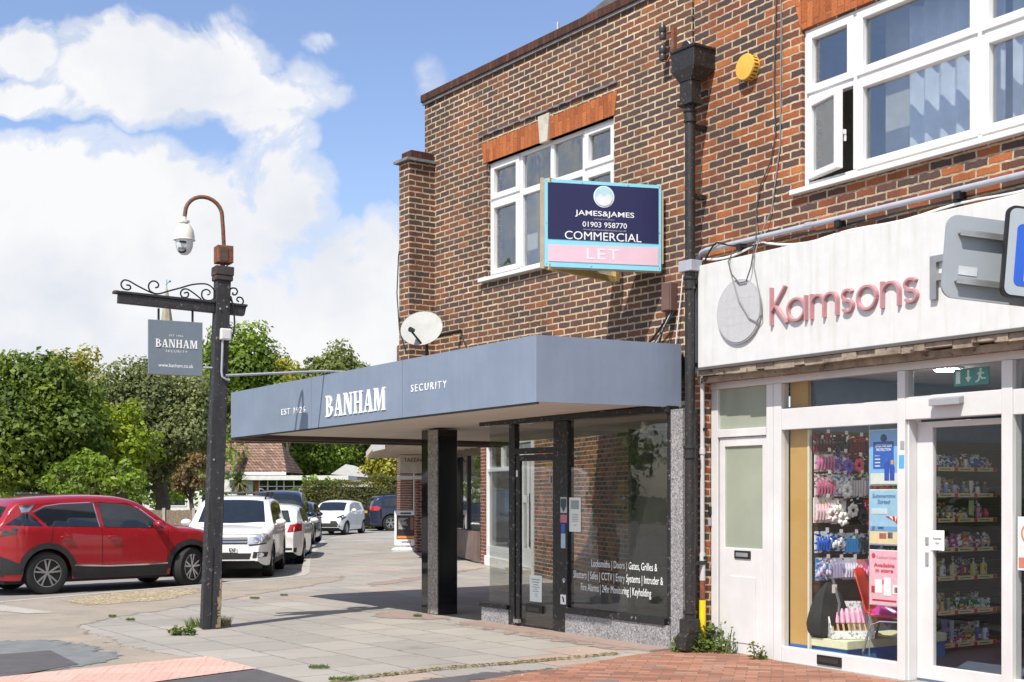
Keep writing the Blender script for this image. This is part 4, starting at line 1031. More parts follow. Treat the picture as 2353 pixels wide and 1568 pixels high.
ub = empty('cable_box', (1.85, 13.11, 0), AZ, 'brown plastic cable box on the brown brick wall beside the downpipe', 'cable box')
q = MB(); q.box(-.36, -.21, -.10, -.001, 3.50, 3.80); q.build('box_body', P('brown_plastic', (.13, .075, .065), .5, var=.08), ub, bevel=.01)
q = MB(); q.box(-.345, -.225, -.105, -.101, 3.515, 3.785); q.build('box_lid', P('brown_plastic_lid', (.145, .085, .075), .5), ub)
cable('cable_bundle', 'tangle of black cables fanning from the brown box down to the canopy roof', sag((-.26, -.06, 3.5), (-.31, -.09, 3.4), .0)+sag((-.31, -.09, 3.4), (-.85, -.05, 3.09), .04), .012, M['black'], FB)
for i, (x, col) in enumerate(((-.75, 'black'), (-.65, 'upvc'), (-.52, 'black'), (-.42, 'black'), (-1.0, 'black'))):
    cable('loose_cable', ['black cable ending second from left on the canopy roof', 'white cable fanning out onto the canopy roof', 'black cable landing midway on the canopy roof', 'black cable dropping nearest the downpipe onto the canopy roof', 'black cable reaching farthest left over the canopy roof'][i],
          sag((-.27+.015*i, -.05, 3.5), (-.30, -.10-.01*i, 3.36-.02*i), .0, 4)+sag((-.30, -.10-.01*i, 3.36-.02*i), (x, -.04-.03*i, 3.09), .05, 8), .006, M[col], FB)
cable('loose_cable', 'white cable running down beside the downpipe behind the canopy end', sag((-.10, -.03, 3.86), (-.20, -.05, 3.1), .02, 10, .01), .007, M['upvc'], FB)
cable('wall_cable', 'blue black cable hanging down the left edge of the brick pilaster', [(-5.28, -.36, 4.95), (-5.29, -.38, 4.8), (-5.28, -.41, 4.3), (-5.2, -.42, 3.8), (-5.05, -.41, 3.5), (-4.95, -.2, 3.15)], .008, M['black'], FB)
ins = empty('cable_insulators', (1.85, 13.11, 0), AZ, 'pair of dark ceramic insulators on a rusty bracket high on the brick wall', 'insulator')
for z in (6.20, 6.42):
    q = MB(); q.lathe([(.0, z-.07), (.035, z-.07), (.04, z-.02), (.033, z-.01), (.04, z), (.04, z+.05), (.028, z+.075), (0, z+.075)], (-.335, -.10, 0), 14); q.build('insulator', P('dark_ceramic', (.03, .032, .035), .35), ins, smooth=True)
q = MB(); q.tube([(-.335, -.10, 6.12), (-.27, -.09, 6.10), (-.24, -.05, 6.2), (-.24, -.03, 6.42), (-.335, -.10, 6.40)], .012, 6); q.box(-.26, -.22, -.05, -.001, 6.12, 6.45); q.build('bracket', M['rust'], ins)
wc = empty('wall_camera', (1.85, 13.11, 0), AZ, 'small white wall camera perched above the hopper head', 'camera')
q = MB(); q.tube([(.08, -.03, 6.10), (.08, -.10, 6.13), (.09, -.17, 6.15)], [.045, .05, .05], 12); q.build('camera_body', M['upvc'], wc, smooth=True)
q = MB(); q.tube([(.091, -.171, 6.15), (.093, -.185, 6.152)], .042, 12); q.build('lens', M['black'], wc)
al = empty('alarm_sounder', (1.87, 13.08, 0), AK, 'round yellow alarm sounder on the orange brick wall', 'alarm')
q = MB(); q.lathe([(.128, -.0015), (.128, -.07), (.12, -.085), (.0, -.092)], (.83, 0, 5.73), 32, 'y'); q.build('sounder_body', P('yellow_orange_plastic', (.70, .40, .06), .45, var=.05), al, smooth=True)
q = MB()
for i in range(22):
    a = 2*math.pi*i/22
    q.cbox((.83+.1275*math.cos(a), -.045, 5.73+.1275*math.sin(a)), (.006, .05, .012), Matrix.Rotation(-a, 3, 'Y'))
q.build('sound_slots', P('slot_dark', (.10, .05, .01), .8), al)
# satellite dish
sdh = empty('satellite_dish', (0, 0, 0), 0, 'pale satellite dish with rust spots on the pilaster above the canopy', 'satellite dish')
DSX = -4.27
bx, by = Vector((.5806, -.8141, 0)), Vector((.8141, .5806, 0))
Aw = Vector((1.85, 13.11, 0))
dcn = Aw+bx*DSX+by*(-.62)+Vector((0, 0, 3.68))
nrm = (Vector((-.28, -1, .34))).normalized()
rot = nrm.to_track_quat('Z', 'Y').to_matrix()
q = MB(); prof = [(r, .11*(r/.28)**2-.05) for r in (.28, .24, .2, .15, .1, .05, .0)]
prof = [(.283, .058)]+prof+[(0, -.056), (.1, -.042), (.2, .0), (.275, .05)]
q.lathe([(max(r, .0005), h) for r, h in prof], (0, 0, 0), 36)
dd = q.build('dish', P('dish_grey', (.30, .315, .30), .45, var=.12, scale=7, rust=.05, rustcol=(.42, .3, .17), rscale=11), sdh, smooth=True)
dd.location = dcn; dd.rotation_euler = rot.to_euler(); dd.scale = (1, .84, 1)
q = MB()
for dx, dz in ((-.035, .02), (.055, .02), (-.03, -.13), (.04, -.15)): q.lathe([(.030, -.052), (.026, -.032), (.0, -.03)], (dx, dz, 0), 10)
q.build('rust_spots', P('rust_bloom', (.36, .19, .08), .8, var=.5, scale=40), dd)
rt = nrm.cross(Vector((0, 0, 1))).normalized(); up_ = rt.cross(nrm)
def dpt(x, y, n): return dcn-rt*x+up_*y+nrm*n
q = MB(); q.tube([dpt(.03, -.22, .0), dpt(.02, -.21, .05), dpt(-.07, -.11, .22)], .013, 8); q.build('feed_arm', M['black'], sdh)
q = MB(); q.tube([dpt(-.075, -.10, .24), dpt(-.06, -.08, .17)], [.034, .026], 10); q.build('feed_horn', M['black'], sdh)
q = MB(); q.tube([dcn-nrm*.06, dcn-nrm*.22, Aw+bx*(-4.30)+by*(-.02)+Vector((0, 0, 3.72))], .025, 8); q.tube([dcn-nrm*.15+Vector((0, 0, .05)), dcn-nrm*.15+Vector((0, 0, -.35))], .022, 8)
q.build('mount', M['black'], sdh)
cable('loose_cable', 'black cable sloping from the satellite dish across the wall to the canopy', sag((-4.28, -.03, 3.65), (-3.7, -.05, 3.1), .03), .008, M['black'], FB)

# ---- estate agent's V board
L_, R_ = Vector((.33, 13.08, 0)), Vector((1.56, 13.37, 0))
vb = empty('letting_board', tuple(L_), math.atan2(R_.y-L_.y, R_.x-L_.x), 'navy and pink letting board with a pale blue border fixed out from the brick wall', 'sign board')
Wb = (R_-L_).length
b0, b1 = 3.93, 4.83
cyan, navy, pinkm = P('pale_blue_border', (.25, .60, .74), .45, var=.04), P('navy_print', (.016, .016, .075), .4, var=.05), P('faded_pink_print', (.70, .49, .58), .45, var=.04)
bd = MB().box(0, Wb, -.012, .0, b0, b1).build('front_board', cyan, vb)
MB().box(.035, Wb-.03, -.0165, -.0125, b0+.285, b1-.035).build('navy_panel', navy, bd)
MB().prism([(.04, b0+.055), (Wb-.03, b0+.055), (Wb-.03, b0+.245), (.04, b0+.225)], -.0165, -.0125).build('pink_panel', pinkm, bd)
bl_ = P('white_print', (.78, .80, .82), .5, var=.02)
text('lettering', 'LET', P('pale_pink_print', (.86, .74, .78), .5), (.45, .80, b0+.095, b0+.205), -.0165, bd, .002, 1.1, .0)
q = MB(); q.lathe([(.112, 0), (.112, -.003)], (0, 0, 0), 36, 'y'); rg = q.build('logo_ring', bl_, bd, loc=(.635, -.017, b1-.155))
q = MB(); q.lathe([(.103, 0), (.103, -.002)], (0, 0, 0), 36, 'y'); q.build('logo_disc', P('pale_aqua', (.42, .62, .68), .5), rg, loc=(0, -.0035, 0))
q = MB(); q.prism([(-.095, -.03), (-.04, .03), (.0, -.005), (.05, .035), (.095, -.02), (.06, -.08), (0, -.10), (-.06, -.08)], -.0085, -.006); q.build('logo_peaks', P('pale_grey_print', (.66, .68, .70), .5), rg)
text('lettering', 'JAMES&JAMES', bl_, (.325, .965, b1-.375, b1-.305), -.0165, bd, .002, 1.0, .006)
text('lettering', '01903 958770', bl_, (.405, .885, b1-.475, b1-.42), -.0165, bd, .002, 1.0, .003)
text('lettering', 'www.jamesandjamesea.co.uk', P('faint_print', (.32, .33, .42), .5), (.41, .88, b1-.515, b1-.49), -.0165, bd, .002)
text('lettering', 'ESTATE AND LETTING AGENTS', P('faint_print', (.32, .33, .42), .5), (.53, .75, b1-.397, b1-.384), -.0165, bd, .002)
text('lettering', 'COMMERCIAL', bl_, (.215, 1.045, b1-.61, b1-.525), -.0165, bd, .002, 1.0, .0)
q = MB()
for x, z in ((.02, b0+.03), (.02, b1-.02), (Wb-.02, b0+.03), (Wb-.02, b1-.02), (.02, b0+.45), (.4, b1-.02), (.9, b1-.02), (Wb-.02, b0+.4), (.5, b0+.02)): q.lathe([(.007, -.012), (.006, -.016)], (x, 0, z), 8, 'y')
q.build('screws', M['steel'], bd)
fr_ = MB(); fr_.box(-.035, -.002, -.01, .035, b0-.02, b1+.01); fr_.box(Wb+.001, Wb+.03, -.0, .04, b0+.08, b1-.06); fr_.box(.0, Wb, .001, .035, b0-.015, b0+.02); fr_.box(.0, Wb, .001, .035, b1-.03, b1)
fr_.build('timber_frame', P('pale_timber', (.42, .35, .25), .8, var=.15, scale=12), vb)
back_end = Vector((1.13, 13.93, 0)) - L_
ang = math.atan2(back_end.y, back_end.x) - vb.rotation_euler.z
rb = MB(); rb.box(.03, back_end.length, .0, .012, b0+.0, b1); rb_ = rb.build('rear_board', P('board_back', (.6, .58, .52), .7), vb); rb_.rotation_euler = (0, 0, ang)
q = MB(); q.box(.03, back_end.length, -.045, -.001, b0-.03, b0+.03); q.box(back_end.length-.05, back_end.length+.01, -.05, -.002, b0-.02, b1); q.box(.03, back_end.length, -.05, -.0, b1-.04, b1+.01)
q.build('rear_frame', P('ochre_timber', (.46, .33, .13), .8, var=.15, scale=12), rb_)

# ---- parking signs on a pole at the right
pk = empty('parking_sign', (2.93, 7.15, 0), R(9), 'blue parking sign with a black edge in front of a grey sign back', 'sign')
def rrect(x0, x1, z0, z1, r, n=6):
    o = []
    for cx, cz, a0 in ((x1-r, z1-r, 0), (x0+r, z1-r, 90), (x0+r, z0+r, 180), (x1-r, z0+r, 270)):
        for i in range(n+1):
            a = R(a0+90*i/n); o.append((cx+r*math.cos(a), cz+r*math.sin(a)))
    return o
tl = Matrix.Translation((0, 0, 2.9)) @ Matrix.Rotation(R(5), 4, 'Y') @ Matrix.Translation((0, 0, -2.9))
def pl(name, x0, x1, z0, z1, r, y0, y1, m, parent):
    q = MB(tl); q.prism(rrect(x0, x1, z0, z1, r), y0, y1); return q.build(name, m, parent)
pp = pl('plate', -.235, .30, 2.665, 3.175, .05, -.09, -.065, M['black'], pk)
pl('grey_face', -.220, .285, 2.68, 3.16, .04, -.0945, -.0905, P('sign_grey_face', (.36, .40, .44), .4, var=.03), pp)
pl('blue_panel', -.172, .235, 2.735, 3.075, .03, -.0985, -.095, P('sign_blue', (.02, .10, .50), .4), pp)
tx = text('lettering', 'P', P('sign_pale', (.48, .54, .60), .4), (-.115, .10, 2.76, 3.0), -.0987, pp, .002, 1, .03)
tx.data.transform(tl)
MB().tube([(.05, .05, 0), (.05, .05, 3.4)], .038, 14).build('pole', M['grey'], pk, smooth=True)
MB().tube([(.02, -.06, 2.8), (.02, .02, 2.8)], .02, 8).build('clip', M['steel'], pk)
gs = empty('road_sign', (2.93, 7.15, 0), R(9), 'plain grey back of a road sign with two channel rails, behind the parking sign', 'sign')
q = MB(tl); q.prism(rrect(-.49, .55, 2.665, 3.135, .07), .10, .115)
gsp = q.build('plate', P('sign_back_grey', (.30, .33, .36), .5, var=.04), gs)
for z in (3.035, 2.765):
    q = MB(tl); q.box(-.42, .50, .06, .099, z-.008, z); q.box(-.42, .50, .06, .068, z-.022, z-.0085); q.box(-.42, .50, .06, .068, z+.0005, z+.012); q.build('channel_rail', M['steel'], gsp)
q = MB(tl); q.box(-.40, -.285, .0965, .0985, 2.80, 2.85); q.build('label', P('label_pale', (.5, .53, .56), .5), gsp)
# aerial above the parapet
ae = empty('television_aerial', (0, 0, 0), 0, 'small television aerial on a short mast behind the brick parapet', 'aerial')
c0 = Vector(hip(1282, 75, 17.5))
q = MB(); q.tube([c0+Vector((0, 0, -1)), c0+Vector((0, 0, .14))], .02, 6); q.build('mast', M['steel'], ae)
d0 = Vector((-.75, -.1, -.38)); q = MB(); q.tube([c0+Vector((.1, 0, 0)), c0+d0], .008, 5)
for i in range(9):
    e = c0+d0*(i/9); q.tube([e+Vector((0, -.10, 0)), e+Vector((0, .10, 0))], .005, 4)
q.build('boom', M['steel'], ae)
# ================================================================ goods inside the chemist
KOV, KXV, KYV = Vector((1.87, 13.08, 0)), Vector((.539, -.842, 0)), Vector((.842, .539, 0))
def kpos(s, d, z): return KOV+KXV*s+KYV*d+Vector((0, 0, z))
CM = {}
def cm(h, rough=.45, var=.08, metal=0):
    k = (h, rough)
    if k not in CM: CM[k] = P('colour_'+h, hexc(h), rough, metal, var, 20)
    return CM[k]
def printed(h, h2, h3, sc=34):
    """packaging with small printed blocks in three colours"""
    k = ('pr', h, h2, h3)
    if k in CM: return CM[k]
    m, G_, out = newmat('printed_'+h)
    tc = G_.n('ShaderNodeTexCoord'); mp = G_.n('ShaderNodeMapping'); G_.l(tc.outputs['Object'], mp.inputs[0]); mp.inputs['Scale'].default_value = (sc, sc, sc*1.7)
    mp.inputs['Location'].default_value = (random.random()*9, 0, random.random()*9)
    vo = G_.n('ShaderNodeTexVoronoi', distance='CHEBYCHEV'); vo.inputs['Scale'].default_value = 1; G_.l(mp.outputs[0], vo.inputs['Vector'])
    sp = G_.n('ShaderNodeSeparateColor'); G_.l(vo.outputs['Color'], sp.inputs[0])
    c = G_.ramp(sp.outputs[0], [(0, hexc(h)), (.52, hexc(h2)), (.76, hexc(h3)), (.9, hexc('f0eeea'))], 'CONSTANT')
    b = G_.n('ShaderNodeBsdfPrincipled'); G_.l(c, b.inputs['Base Color']); b.inputs['Roughness'].default_value = .3
    G_.l(b.outputs[0], out.inputs[0]); CM[k] = m
    return m
# front of these objects faces +s: local x = depth into the shop (photo left to right), local -y faces +s
AI = AK+R(90)
def place(o, s, d, z, extra=0):
    o.location = kpos(s, d, z); o.rotation_euler = (0, 0, AI+extra); return o
# mustard end panel and slatted display
q = MB(); q.box(1.17, 1.40, .19, .24, .02, 2.70); q.build('end_panel', P('mustard_board', (.50, .30, .10), .6, var=.04), ks, bevel=.004)
MB().box(1.172, 1.398, .183, .189, .02, .17).build('blue_skirting', cm('2a63b8'), ks)
MB().box(1.401, 1.425, .185, .22, .02, 2.2).build('display_edge_trim', cm('d8d4c4'), ks)
q = MB()
for i in range(21): q.box(1.386, 1.40, .245, 1.60, .30+i*.0905, .30+i*.0905+.082)
sw_ = empty('slatwall_display', (1.87, 13.08, 0), AK, 'brown slatted wall display with hair goods behind the large display window', 'display')
q.build('slatted_panel', P('walnut_slats', (.15, .085, .045), .5, var=.15), sw_)
q = MB(); q.box(1.401, 1.86, .22, 1.60, .17, .25); q.build('base_shelf', cm('d9d8b8'), sw_, bevel=.005)
MB().box(1.405, 1.84, .24, 1.60, .021, .169).build('plinth', cm('3f7fc4'), sw_)
# hanging packs: (name, colour of pack, colour of goods, d, z centre, w, h, style)
packs = []
def pack(kind, cols, d, z, w, h, label, cat):
    mb = MB(); mb.box(-w/2, w/2, -.012, .0, -h/2, h/2)
    o = mb.build(kind, printed(cols[0], cols[1], ['2c2a30', 'e8e4e0', 'd8b040', 'b04060'][len(packs) % 4]))
    place(o, 1.47, d, z); tag(o, label, cat, 'packs hanging on the slatted display')
    g_ = MB()
    n = max(2, int(w/.035))
    for i in range(n):
        x = -w/2+w*(i+.5)/n
        st = len(packs) % 3
        if st == 0: g_.tube([(x, -.03, -h*.38), (x+.004, -.035, 0), (x, -.03, h*.25)], [w/n*.3, w/n*.42, w/n*.2], 6)
        elif st == 1: g_.sphere((x, -.03, random.uniform(-h*.25, h*.15)), w/n*.55, 8, 6, (1, .7, 1.5))
        else: g_.box(x-w/n*.36, x+w/n*.36, -.03, -.013, -h*.42, h*.22)
    g_.build('goods', cm(cols[1]), o)
    if len(cols) > 2:
        hd = MB(); hd.box(-w*.42, w*.42, -.036, -.031, h*.28, h*.48); hd.build('header_card', cm(cols[2]), o)
    tg = MB(); tg.box(-.02, .02, -.08, -.077, h*.5+.0, h*.5+.035); tg.build('price_ticket', cm('d6d6d0'), o)
    hk = MB(); hk.tube([(0, .06, h*.5-.012), (0, -.078, h*.5+.005)], .003, 5); hk.build('hook', M['steel'], o)
    packs.append(o)
rows = [
 (2.05, .155, [('8c1f3c', '5c1028'), ('4a1626', '20202a'), ('a02440', '701830'), ('9c1c30', '30141c'), ('b02a3c', '5a1420'), ('7c2438', '8c1f3c')], 'top', 'hair brush pack'),
 (1.885, .15, [('d9d6dc', 'c06a9a'), ('c9c4d6', '6a48b8'), ('8a1c30', '181820'), ('3a3430', '141418'), ('5a4c42', '8a8470'), ('4a4038', '70705c')], 'second', 'hair accessory pack'),
 (1.665, .17, [('e2d8dc', 'b06080'), ('6fa8d0', 'e6e2e2'), ('4c4450', 'd8d4da'), ('5c8a2a', '9a9ac0'), ('6a3c6c', 'd86a3a'), ('7a8a30', '8a3c2c')], 'third', 'hair clip pack'),
 (1.435, .18, [('e8dede', 'e6c8d0'), ('e0dcda', 'f0eeea'), ('3c3440', '4a4652'), ('c0283c', 'e0405a'), ('6c4454', 'b03a2a'), ('d8d4d2', '3a343c')], 'fourth', 'scrunchie pack'),
 (1.13, .15, [('dfe6ee', '2a5ec0'), ('2f62b4', 'e4e8ee'), ('e2e6ea', '3a86c8'), ('d6dce4', '44525e'), ('c6d2dc', '2a5aa0'), ('9fb0c0', '303c50'), ('7d92a8', '3c5878')], 'fifth', 'toothbrush pack'),
 (.88, .17, [('3a8fd8', 'cfc6e6'), ('c8c4dc', 'b8b4d8'), ('d8d2ea', 'e0daf0'), ('f07ab0', 'f48cc0'), ('2f9ae0', '52b0f0'), ('e8a818', 'f0b420'), ('2a8aa0', '38a0b8')], 'sixth', 'bath goods pack'),
]
ordn = ['first', 'second', 'third', 'fourth', 'fifth', 'sixth', 'seventh', 'eighth', 'ninth', 'tenth']
cname = lambda h: (lambda r, g_, b: 'white' if min(r, g_, b) > 190 else 'black' if max(r, g_, b) < 80 else 'grey' if max(r, g_, b)-min(r, g_, b) < 35 else 'yellow' if r > 200 and g_ > 140 and b < 100 else 'pink' if r > 200 and b > 130 else 'purple' if b > g_+30 and r > g_+15 else 'orange' if r > 180 and g_ > 90 and b < 90 else 'red' if r > g_+40 and r > b+20 else 'blue' if b > r+20 and b > g_ else 'green' if g_ >= r and g_ > b else 'brown')(int(h[:2], 16), int(h[2:4], 16), int(h[4:], 16))
for (z, h, items, rn, kind) in rows:
    n = len(items); w = 1.28/n*1.02
    for i, c in enumerate(items):
        pack(kind.replace(' ', '_'), c, .21+1.3*(i+.5)/n+random.uniform(-.015, .015), z+random.uniform(-.015, .02), w*random.uniform(.95, 1.15), h*random.uniform(1.15, 1.4),
             '%s and %s %s, %s from the left in the %s hanging row' % (cname(c[0]), cname(c[1]), kind, ordn[i], rn), 'pack')
# scrunchies: soft tori hanging below the packs
def scrunchie(d, z, col, label):
    mb = MB(); vs, fs = [], []
    nu, nv = 22, 8
    for i in range(nu):
        a = 2*math.pi*i/nu
        rr = .022+.007*math.sin(a*7+d*50)
        for j in range(nv):
            b = 2*math.pi*j/nv
            vs.append(((.045+rr*math.cos(b))*math.cos(a), rr*.8*math.sin(b), (.045+rr*math.cos(b))*math.sin(a)))
    for i in range(nu):
        for j in range(nv): fs.append((i*nv+j, i*nv+(j+1) % nv, ((i+1) % nu)*nv+(j+1) % nv, ((i+1) % nu)*nv+j))
    o = mb.add(vs, fs).build('scrunchie', cm(col, .7), smooth=True)
    place(o, 1.53, d, z); tag(o, label, 'scrunchie', 'scrunchies on the slatted display')
for i, (d, z, c) in enumerate([(.60, 1.86, '7050c0'), (.74, 1.87, 'd8506a'), (.98, 1.82, '18181c'), (1.2, 1.85, '8a8470'), (.58, 1.63, 'ececec'), (1.0, 1.64, 'e07040'), (1.25, 1.60, '80a030'), (.38, 1.40, 'f0dfe2'), (.52, 1.36, 'f4f0ee'), (.66, 1.44, 'e8e4e2'), (.8, 1.38, '4a4450'), (.92, 1.33, 'e02848'), (1.12, 1.40, 'b02c28'), (1.28, 1.38, 'e8e6e4')]):
    scrunchie(d, z, c, '%s ruffled scrunchie, %s from the left among the %s hanging scrunchies' % (cname(c), ordn[[0, 1, 2, 3, 0, 1, 2, 0, 1, 2, 3, 4, 5, 6][i]], ['upper', 'upper', 'upper', 'upper', 'middle', 'middle', 'middle', 'lower', 'lower', 'lower', 'lower', 'lower', 'lower', 'lower'][i]))
# posters hung behind the glass (local frame K)
def poster(z0, z1, base, name, label):
    p = empty(name, (1.87, 13.08, 0), AK, label, 'poster', 'posters hung in the display window')
    b = MB().box(PS0, PS1, .205, .209, z0, z1).build('sheet', base, p)
    MB().box(PS0-.008, PS1+.008, .211, .214, z0-.008, z1+.008).build('frame', cm('e4e6e6'), p)
    return p, b
PS0, PS1 = 2.14, 2.47
def bar(b, m, *rects):
    mb = MB()
    for i, r in enumerate(rects): mb.box(r[0], r[1], .2025-i*.0002, .2045, r[2], r[3])
    return mb.build('print', m, b)
p1, b1_ = poster(1.68, 2.16, cm('7fb4e8'), 'poster', 'blue sun cream poster, topmost of three in the display window')
bar(b1_, cm('1f58b4'), (PS0+.04, PS1-.06, 1.82, 2.06))
bar(b1_, cm('d8dcd4'), (PS0+.01, PS1-.01, 1.685, 1.78))
q = MB(); q.lathe([(.035, -.0005), (.035, -.002)], (0, .2015, 0), 20, 'y'); q.build('print', cm('28386c'), b1_, loc=(2.30, 0, 2.09))
text('print', 'EFFECTIVE SUN\nPROTECTION', cm('eef2f6'), (PS0+.07, PS1-.08, 1.975, 2.035), .2012, b1_, .0006, 1, .01)
bar(b1_, cm('d0e0f4'), (PS0+.06, PS0+.12, 1.93, 1.94), (PS0+.06, PS0+.12, 1.90, 1.91), (PS0+.06, PS0+.12, 1.87, 1.88), (PS0+.06, PS0+.12, 1.84, 1.85))
for i, (x, h, cap) in enumerate(((2.335, .20, '1a60c8'), (2.395, .17, 'e89a28'))):
    q = MB(); q.prism([(x-.026, 1.715), (x+.026, 1.715), (x+.026, 1.715+h*.7), (x+.012, 1.715+h*.82), (x-.012, 1.715+h*.82), (x-.026, 1.715+h*.7)], .2000, .2018); q.build('print', cm('1a48b0'), b1_)
    q = MB(); q.box(x-.013, x+.013, .1995, .2015, 1.715+h*.83, 1.715+h*1.05); q.build('print', cm(cap), b1_)
p2, b2 = poster(1.15, 1.63, cm('9cc4e0'), 'poster', 'beach scene poster with a red and white parasol, middle of three')
bar(b2, cm('c8d8e4'), (PS0+.02, PS0+.2, 1.42, 1.47)); bar(b2, cm('6fa0d0'), (PS0+.005, PS1-.005, 1.27, 1.31)); bar(b2, cm('e4cfa4'), (PS0+.003, PS1-.003, 1.155, 1.265))
text('print', 'Summertime\nSorted', cm('3a6aa0'), (PS0+.03, PS1-.04, 1.51, 1.60), .2012, b2, .0006, 1, 0, .25)
q = MB(); q.prism([(2.32, 1.40), (2.46, 1.405), (2.455, 1.33), (2.43, 1.355), (2.40, 1.37)], .2000, .2018); q.build('print', cm('d02a2a'), b2)
q = MB(); q.prism([(2.36, 1.40), (2.40, 1.402), (2.405, 1.368)], .1985, .1998); q.prism([(2.425, 1.403), (2.45, 1.404), (2.436, 1.352)], .1985, .1998); q.build('print', cm('eeeae4'), b2)
bar(b2, cm('d83a5a'), (2.25, 2.33, 1.20, 1.25)); bar(b2, cm('3a5ac0'), (2.345, 2.40, 1.205, 1.26)); bar(b2, cm('e8943a'), (2.165, 2.20, 1.27, 1.31)); bar(b2, cm('24457c'), (2.235, 2.30, 1.285, 1.305))
p3, b3 = poster(.615, 1.095, cm('e8b4c4'), 'poster', 'pink poster reading available in store, lowest of three')
text('print', 'CARNATION', cm('d46a84'), (PS0+.08, PS1-.03, 1.025, 1.045), .2012, b3, .0006, 1.2)
text('print', 'Available\nin store', cm('d0203a', .5), (PS0+.05, PS1-.05, .905, .985), .2012, b3, .0006, 1, .015)
bar(b3, cm('eeeef0'), (2.20, 2.28, .72, .84), (2.30, 2.38, .70, .86), (2.40, 2.45, .72, .80)); bar(b3, cm('b82a40'), (PS0+.02, PS0+.06, .72, .78), (2.285, 2.298, .80, .84), (2.42, 2.45, .73, .78), (PS0+.03, PS1-.03, .65, .663))
q = MB(); q.lathe([(.022, 0), (.02, -.002)], (0, 0, 0), 16, 'y'); q.build('print', cm('d0405c'), b3, loc=(PS0+.045, .2018, 1.05))
for x, lab in ((PS0-.02, 'left'), (PS1+.02, 'right')):
    o = MB().tube([(x, .22, .03), (x, .22, 2.4)], .004, 6).build('poster_cable', M['steel']); o.location = (1.87, 13.08, 0); o.rotation_euler = (0, 0, AK)
    tag(o, 'thin steel poster cable on the %s of the three posters' % lab, 'cable', 'poster cables')
    q = MB(); q.lathe([(.014, .021), (.014, .10), (.006, .11)], (x, .22, 0), 10); q.build('foot', M['steel'], o)
# red chair with chrome legs
rc = empty('chair', kpos(2.06, .66, .02), AK-R(62), 'red plastic chair with chrome tube legs inside the display window', 'chair')
vs, fs = [], []
prof = [(.26, .42, .20), (.22, .44, .22), (.0, .43, .23), (-.18, .44, .23), (-.24, .50, .22), (-.28, .65, .215), (-.33, .80, .20), (-.36, .88, .15)]
for (y, z, w) in prof:
    for j in range(9):
        t = -1+2*j/8; vs.append((w*t, y-.03*(1-t*t)*(z > .46), z+.03*t*t*(z < .46)))
for i in range(len(prof)-1):
    for j in range(8): fs.append((i*9+j, i*9+j+1, (i+1)*9+j+1, (i+1)*9+j))
sh_ = MB().add(vs, fs).build('seat_shell', P('red_plastic', (.62, .045, .025), .3, var=.04), rc, smooth=True)
sm_ = sh_.modifiers.new('thick', 'SOLIDIFY'); sm_.thickness = .012
for sx in (-1, 1):
    MB().tube([(sx*.19, .27, 0), (sx*.175, .20, .38), (sx*.16, .12, .415), (sx*.16, -.12, .415), (sx*.175, -.2, .38), (sx*.2, -.30, 0)], .011, 8).build('leg_frame', P('chrome', (.6, .6, .6), .15, 1, var=.02), rc, smooth=True)
mg = MB(); mg.box(-.11, .11, -.006, .006, 0, .30); mo = mg.build('magazine', cm('a01888')); mo.location = kpos(1.96, .52, .44); mo.rotation_euler = (R(-35), R(28), AK); tag(mo, 'purple magazine propped on the red chair', 'magazine')
q = MB(); q.box(-.07, .07, -.010, -.0065, .2, .25); q.box(-.05, .08, -.010, -.0065, .13, .16); q.build('print', cm('e8d8ee'), mo)
# display box with pink brushes
bx_ = empty('display_box', kpos(1.66, .46, .255), AK+R(60), 'white dotted counter display box of pink brushes on the base shelf', 'box')
q = MB(); q.box(-.20, .20, -.12, .12, 0, .015); q.box(-.20, .20, -.135, -.121, 0, .075)
q.prism([(-.12, .016), (.12, .016), (.12, .33), (.08, .33), (-.12, .08)], -.205, -.193, 'x'); q.prism([(-.12, .016), (.12, .016), (.12, .33), (.08, .33), (-.12, .08)], .193, .205, 'x'); q.box(-.192, .192, .108, .12, .016, .33)
q.build('carton', speckle('dotted_card', hexc('e6e6e6'), hexc('e2e2e0'), 60, .7, c3=hexc('9aa2b4')), bx_)
for i in range(7):
    x = -.155+i*.052
    q = MB(); q.tube([(x, -.05, .02), (x, .02, .13)], .011, 7); b_ = q.build('brush_handle', cm('c8a06a'), bx_)
    q = MB(); q.tube([(x, .02, .13), (x, .055, .22), (x, .075, .26)], [.022, .026, .016], 8); q.build('brush_head', cm('e2a8c4'), b_)
# black bag
bg_ = MB(); vs = []
bp_ = [(.0, .16), (.05, .19), (.12, .20), (.25, .17), (.38, .12), (.46, .06), (.50, .02)]
bg_.add([(sx*w, sy*w*.45, z) for z, w in bp_ for sx, sy in ((-1, -1), (1, -1), (1, 1), (-1, 1))], [(i*4+j, i*4+(j+1) % 4, (i+1)*4+(j+1) % 4, (i+1)*4+j) for i in range(len(bp_)-1) for j in range(4)]+[(3, 2, 1, 0)])
bo = bg_.build('bag', P('black_fabric', (.02, .02, .022), .8, var=.3), smooth=True); place(bo, 1.50, .36, .265); tag(bo, 'black fabric bag with grey straps hanging low on the slatted display', 'bag')
MB().tube([(.02, -.085, .05), (.06, -.08, .30), (.04, -.02, .52), (.0, .0, .55)], .014, 6).build('strap', cm('6c6e72'), bo)
q = MB(); q.box(-.0, .06, -.05, -.045, .40, .48); q.build('label', cm('e6e6e2'), bo)
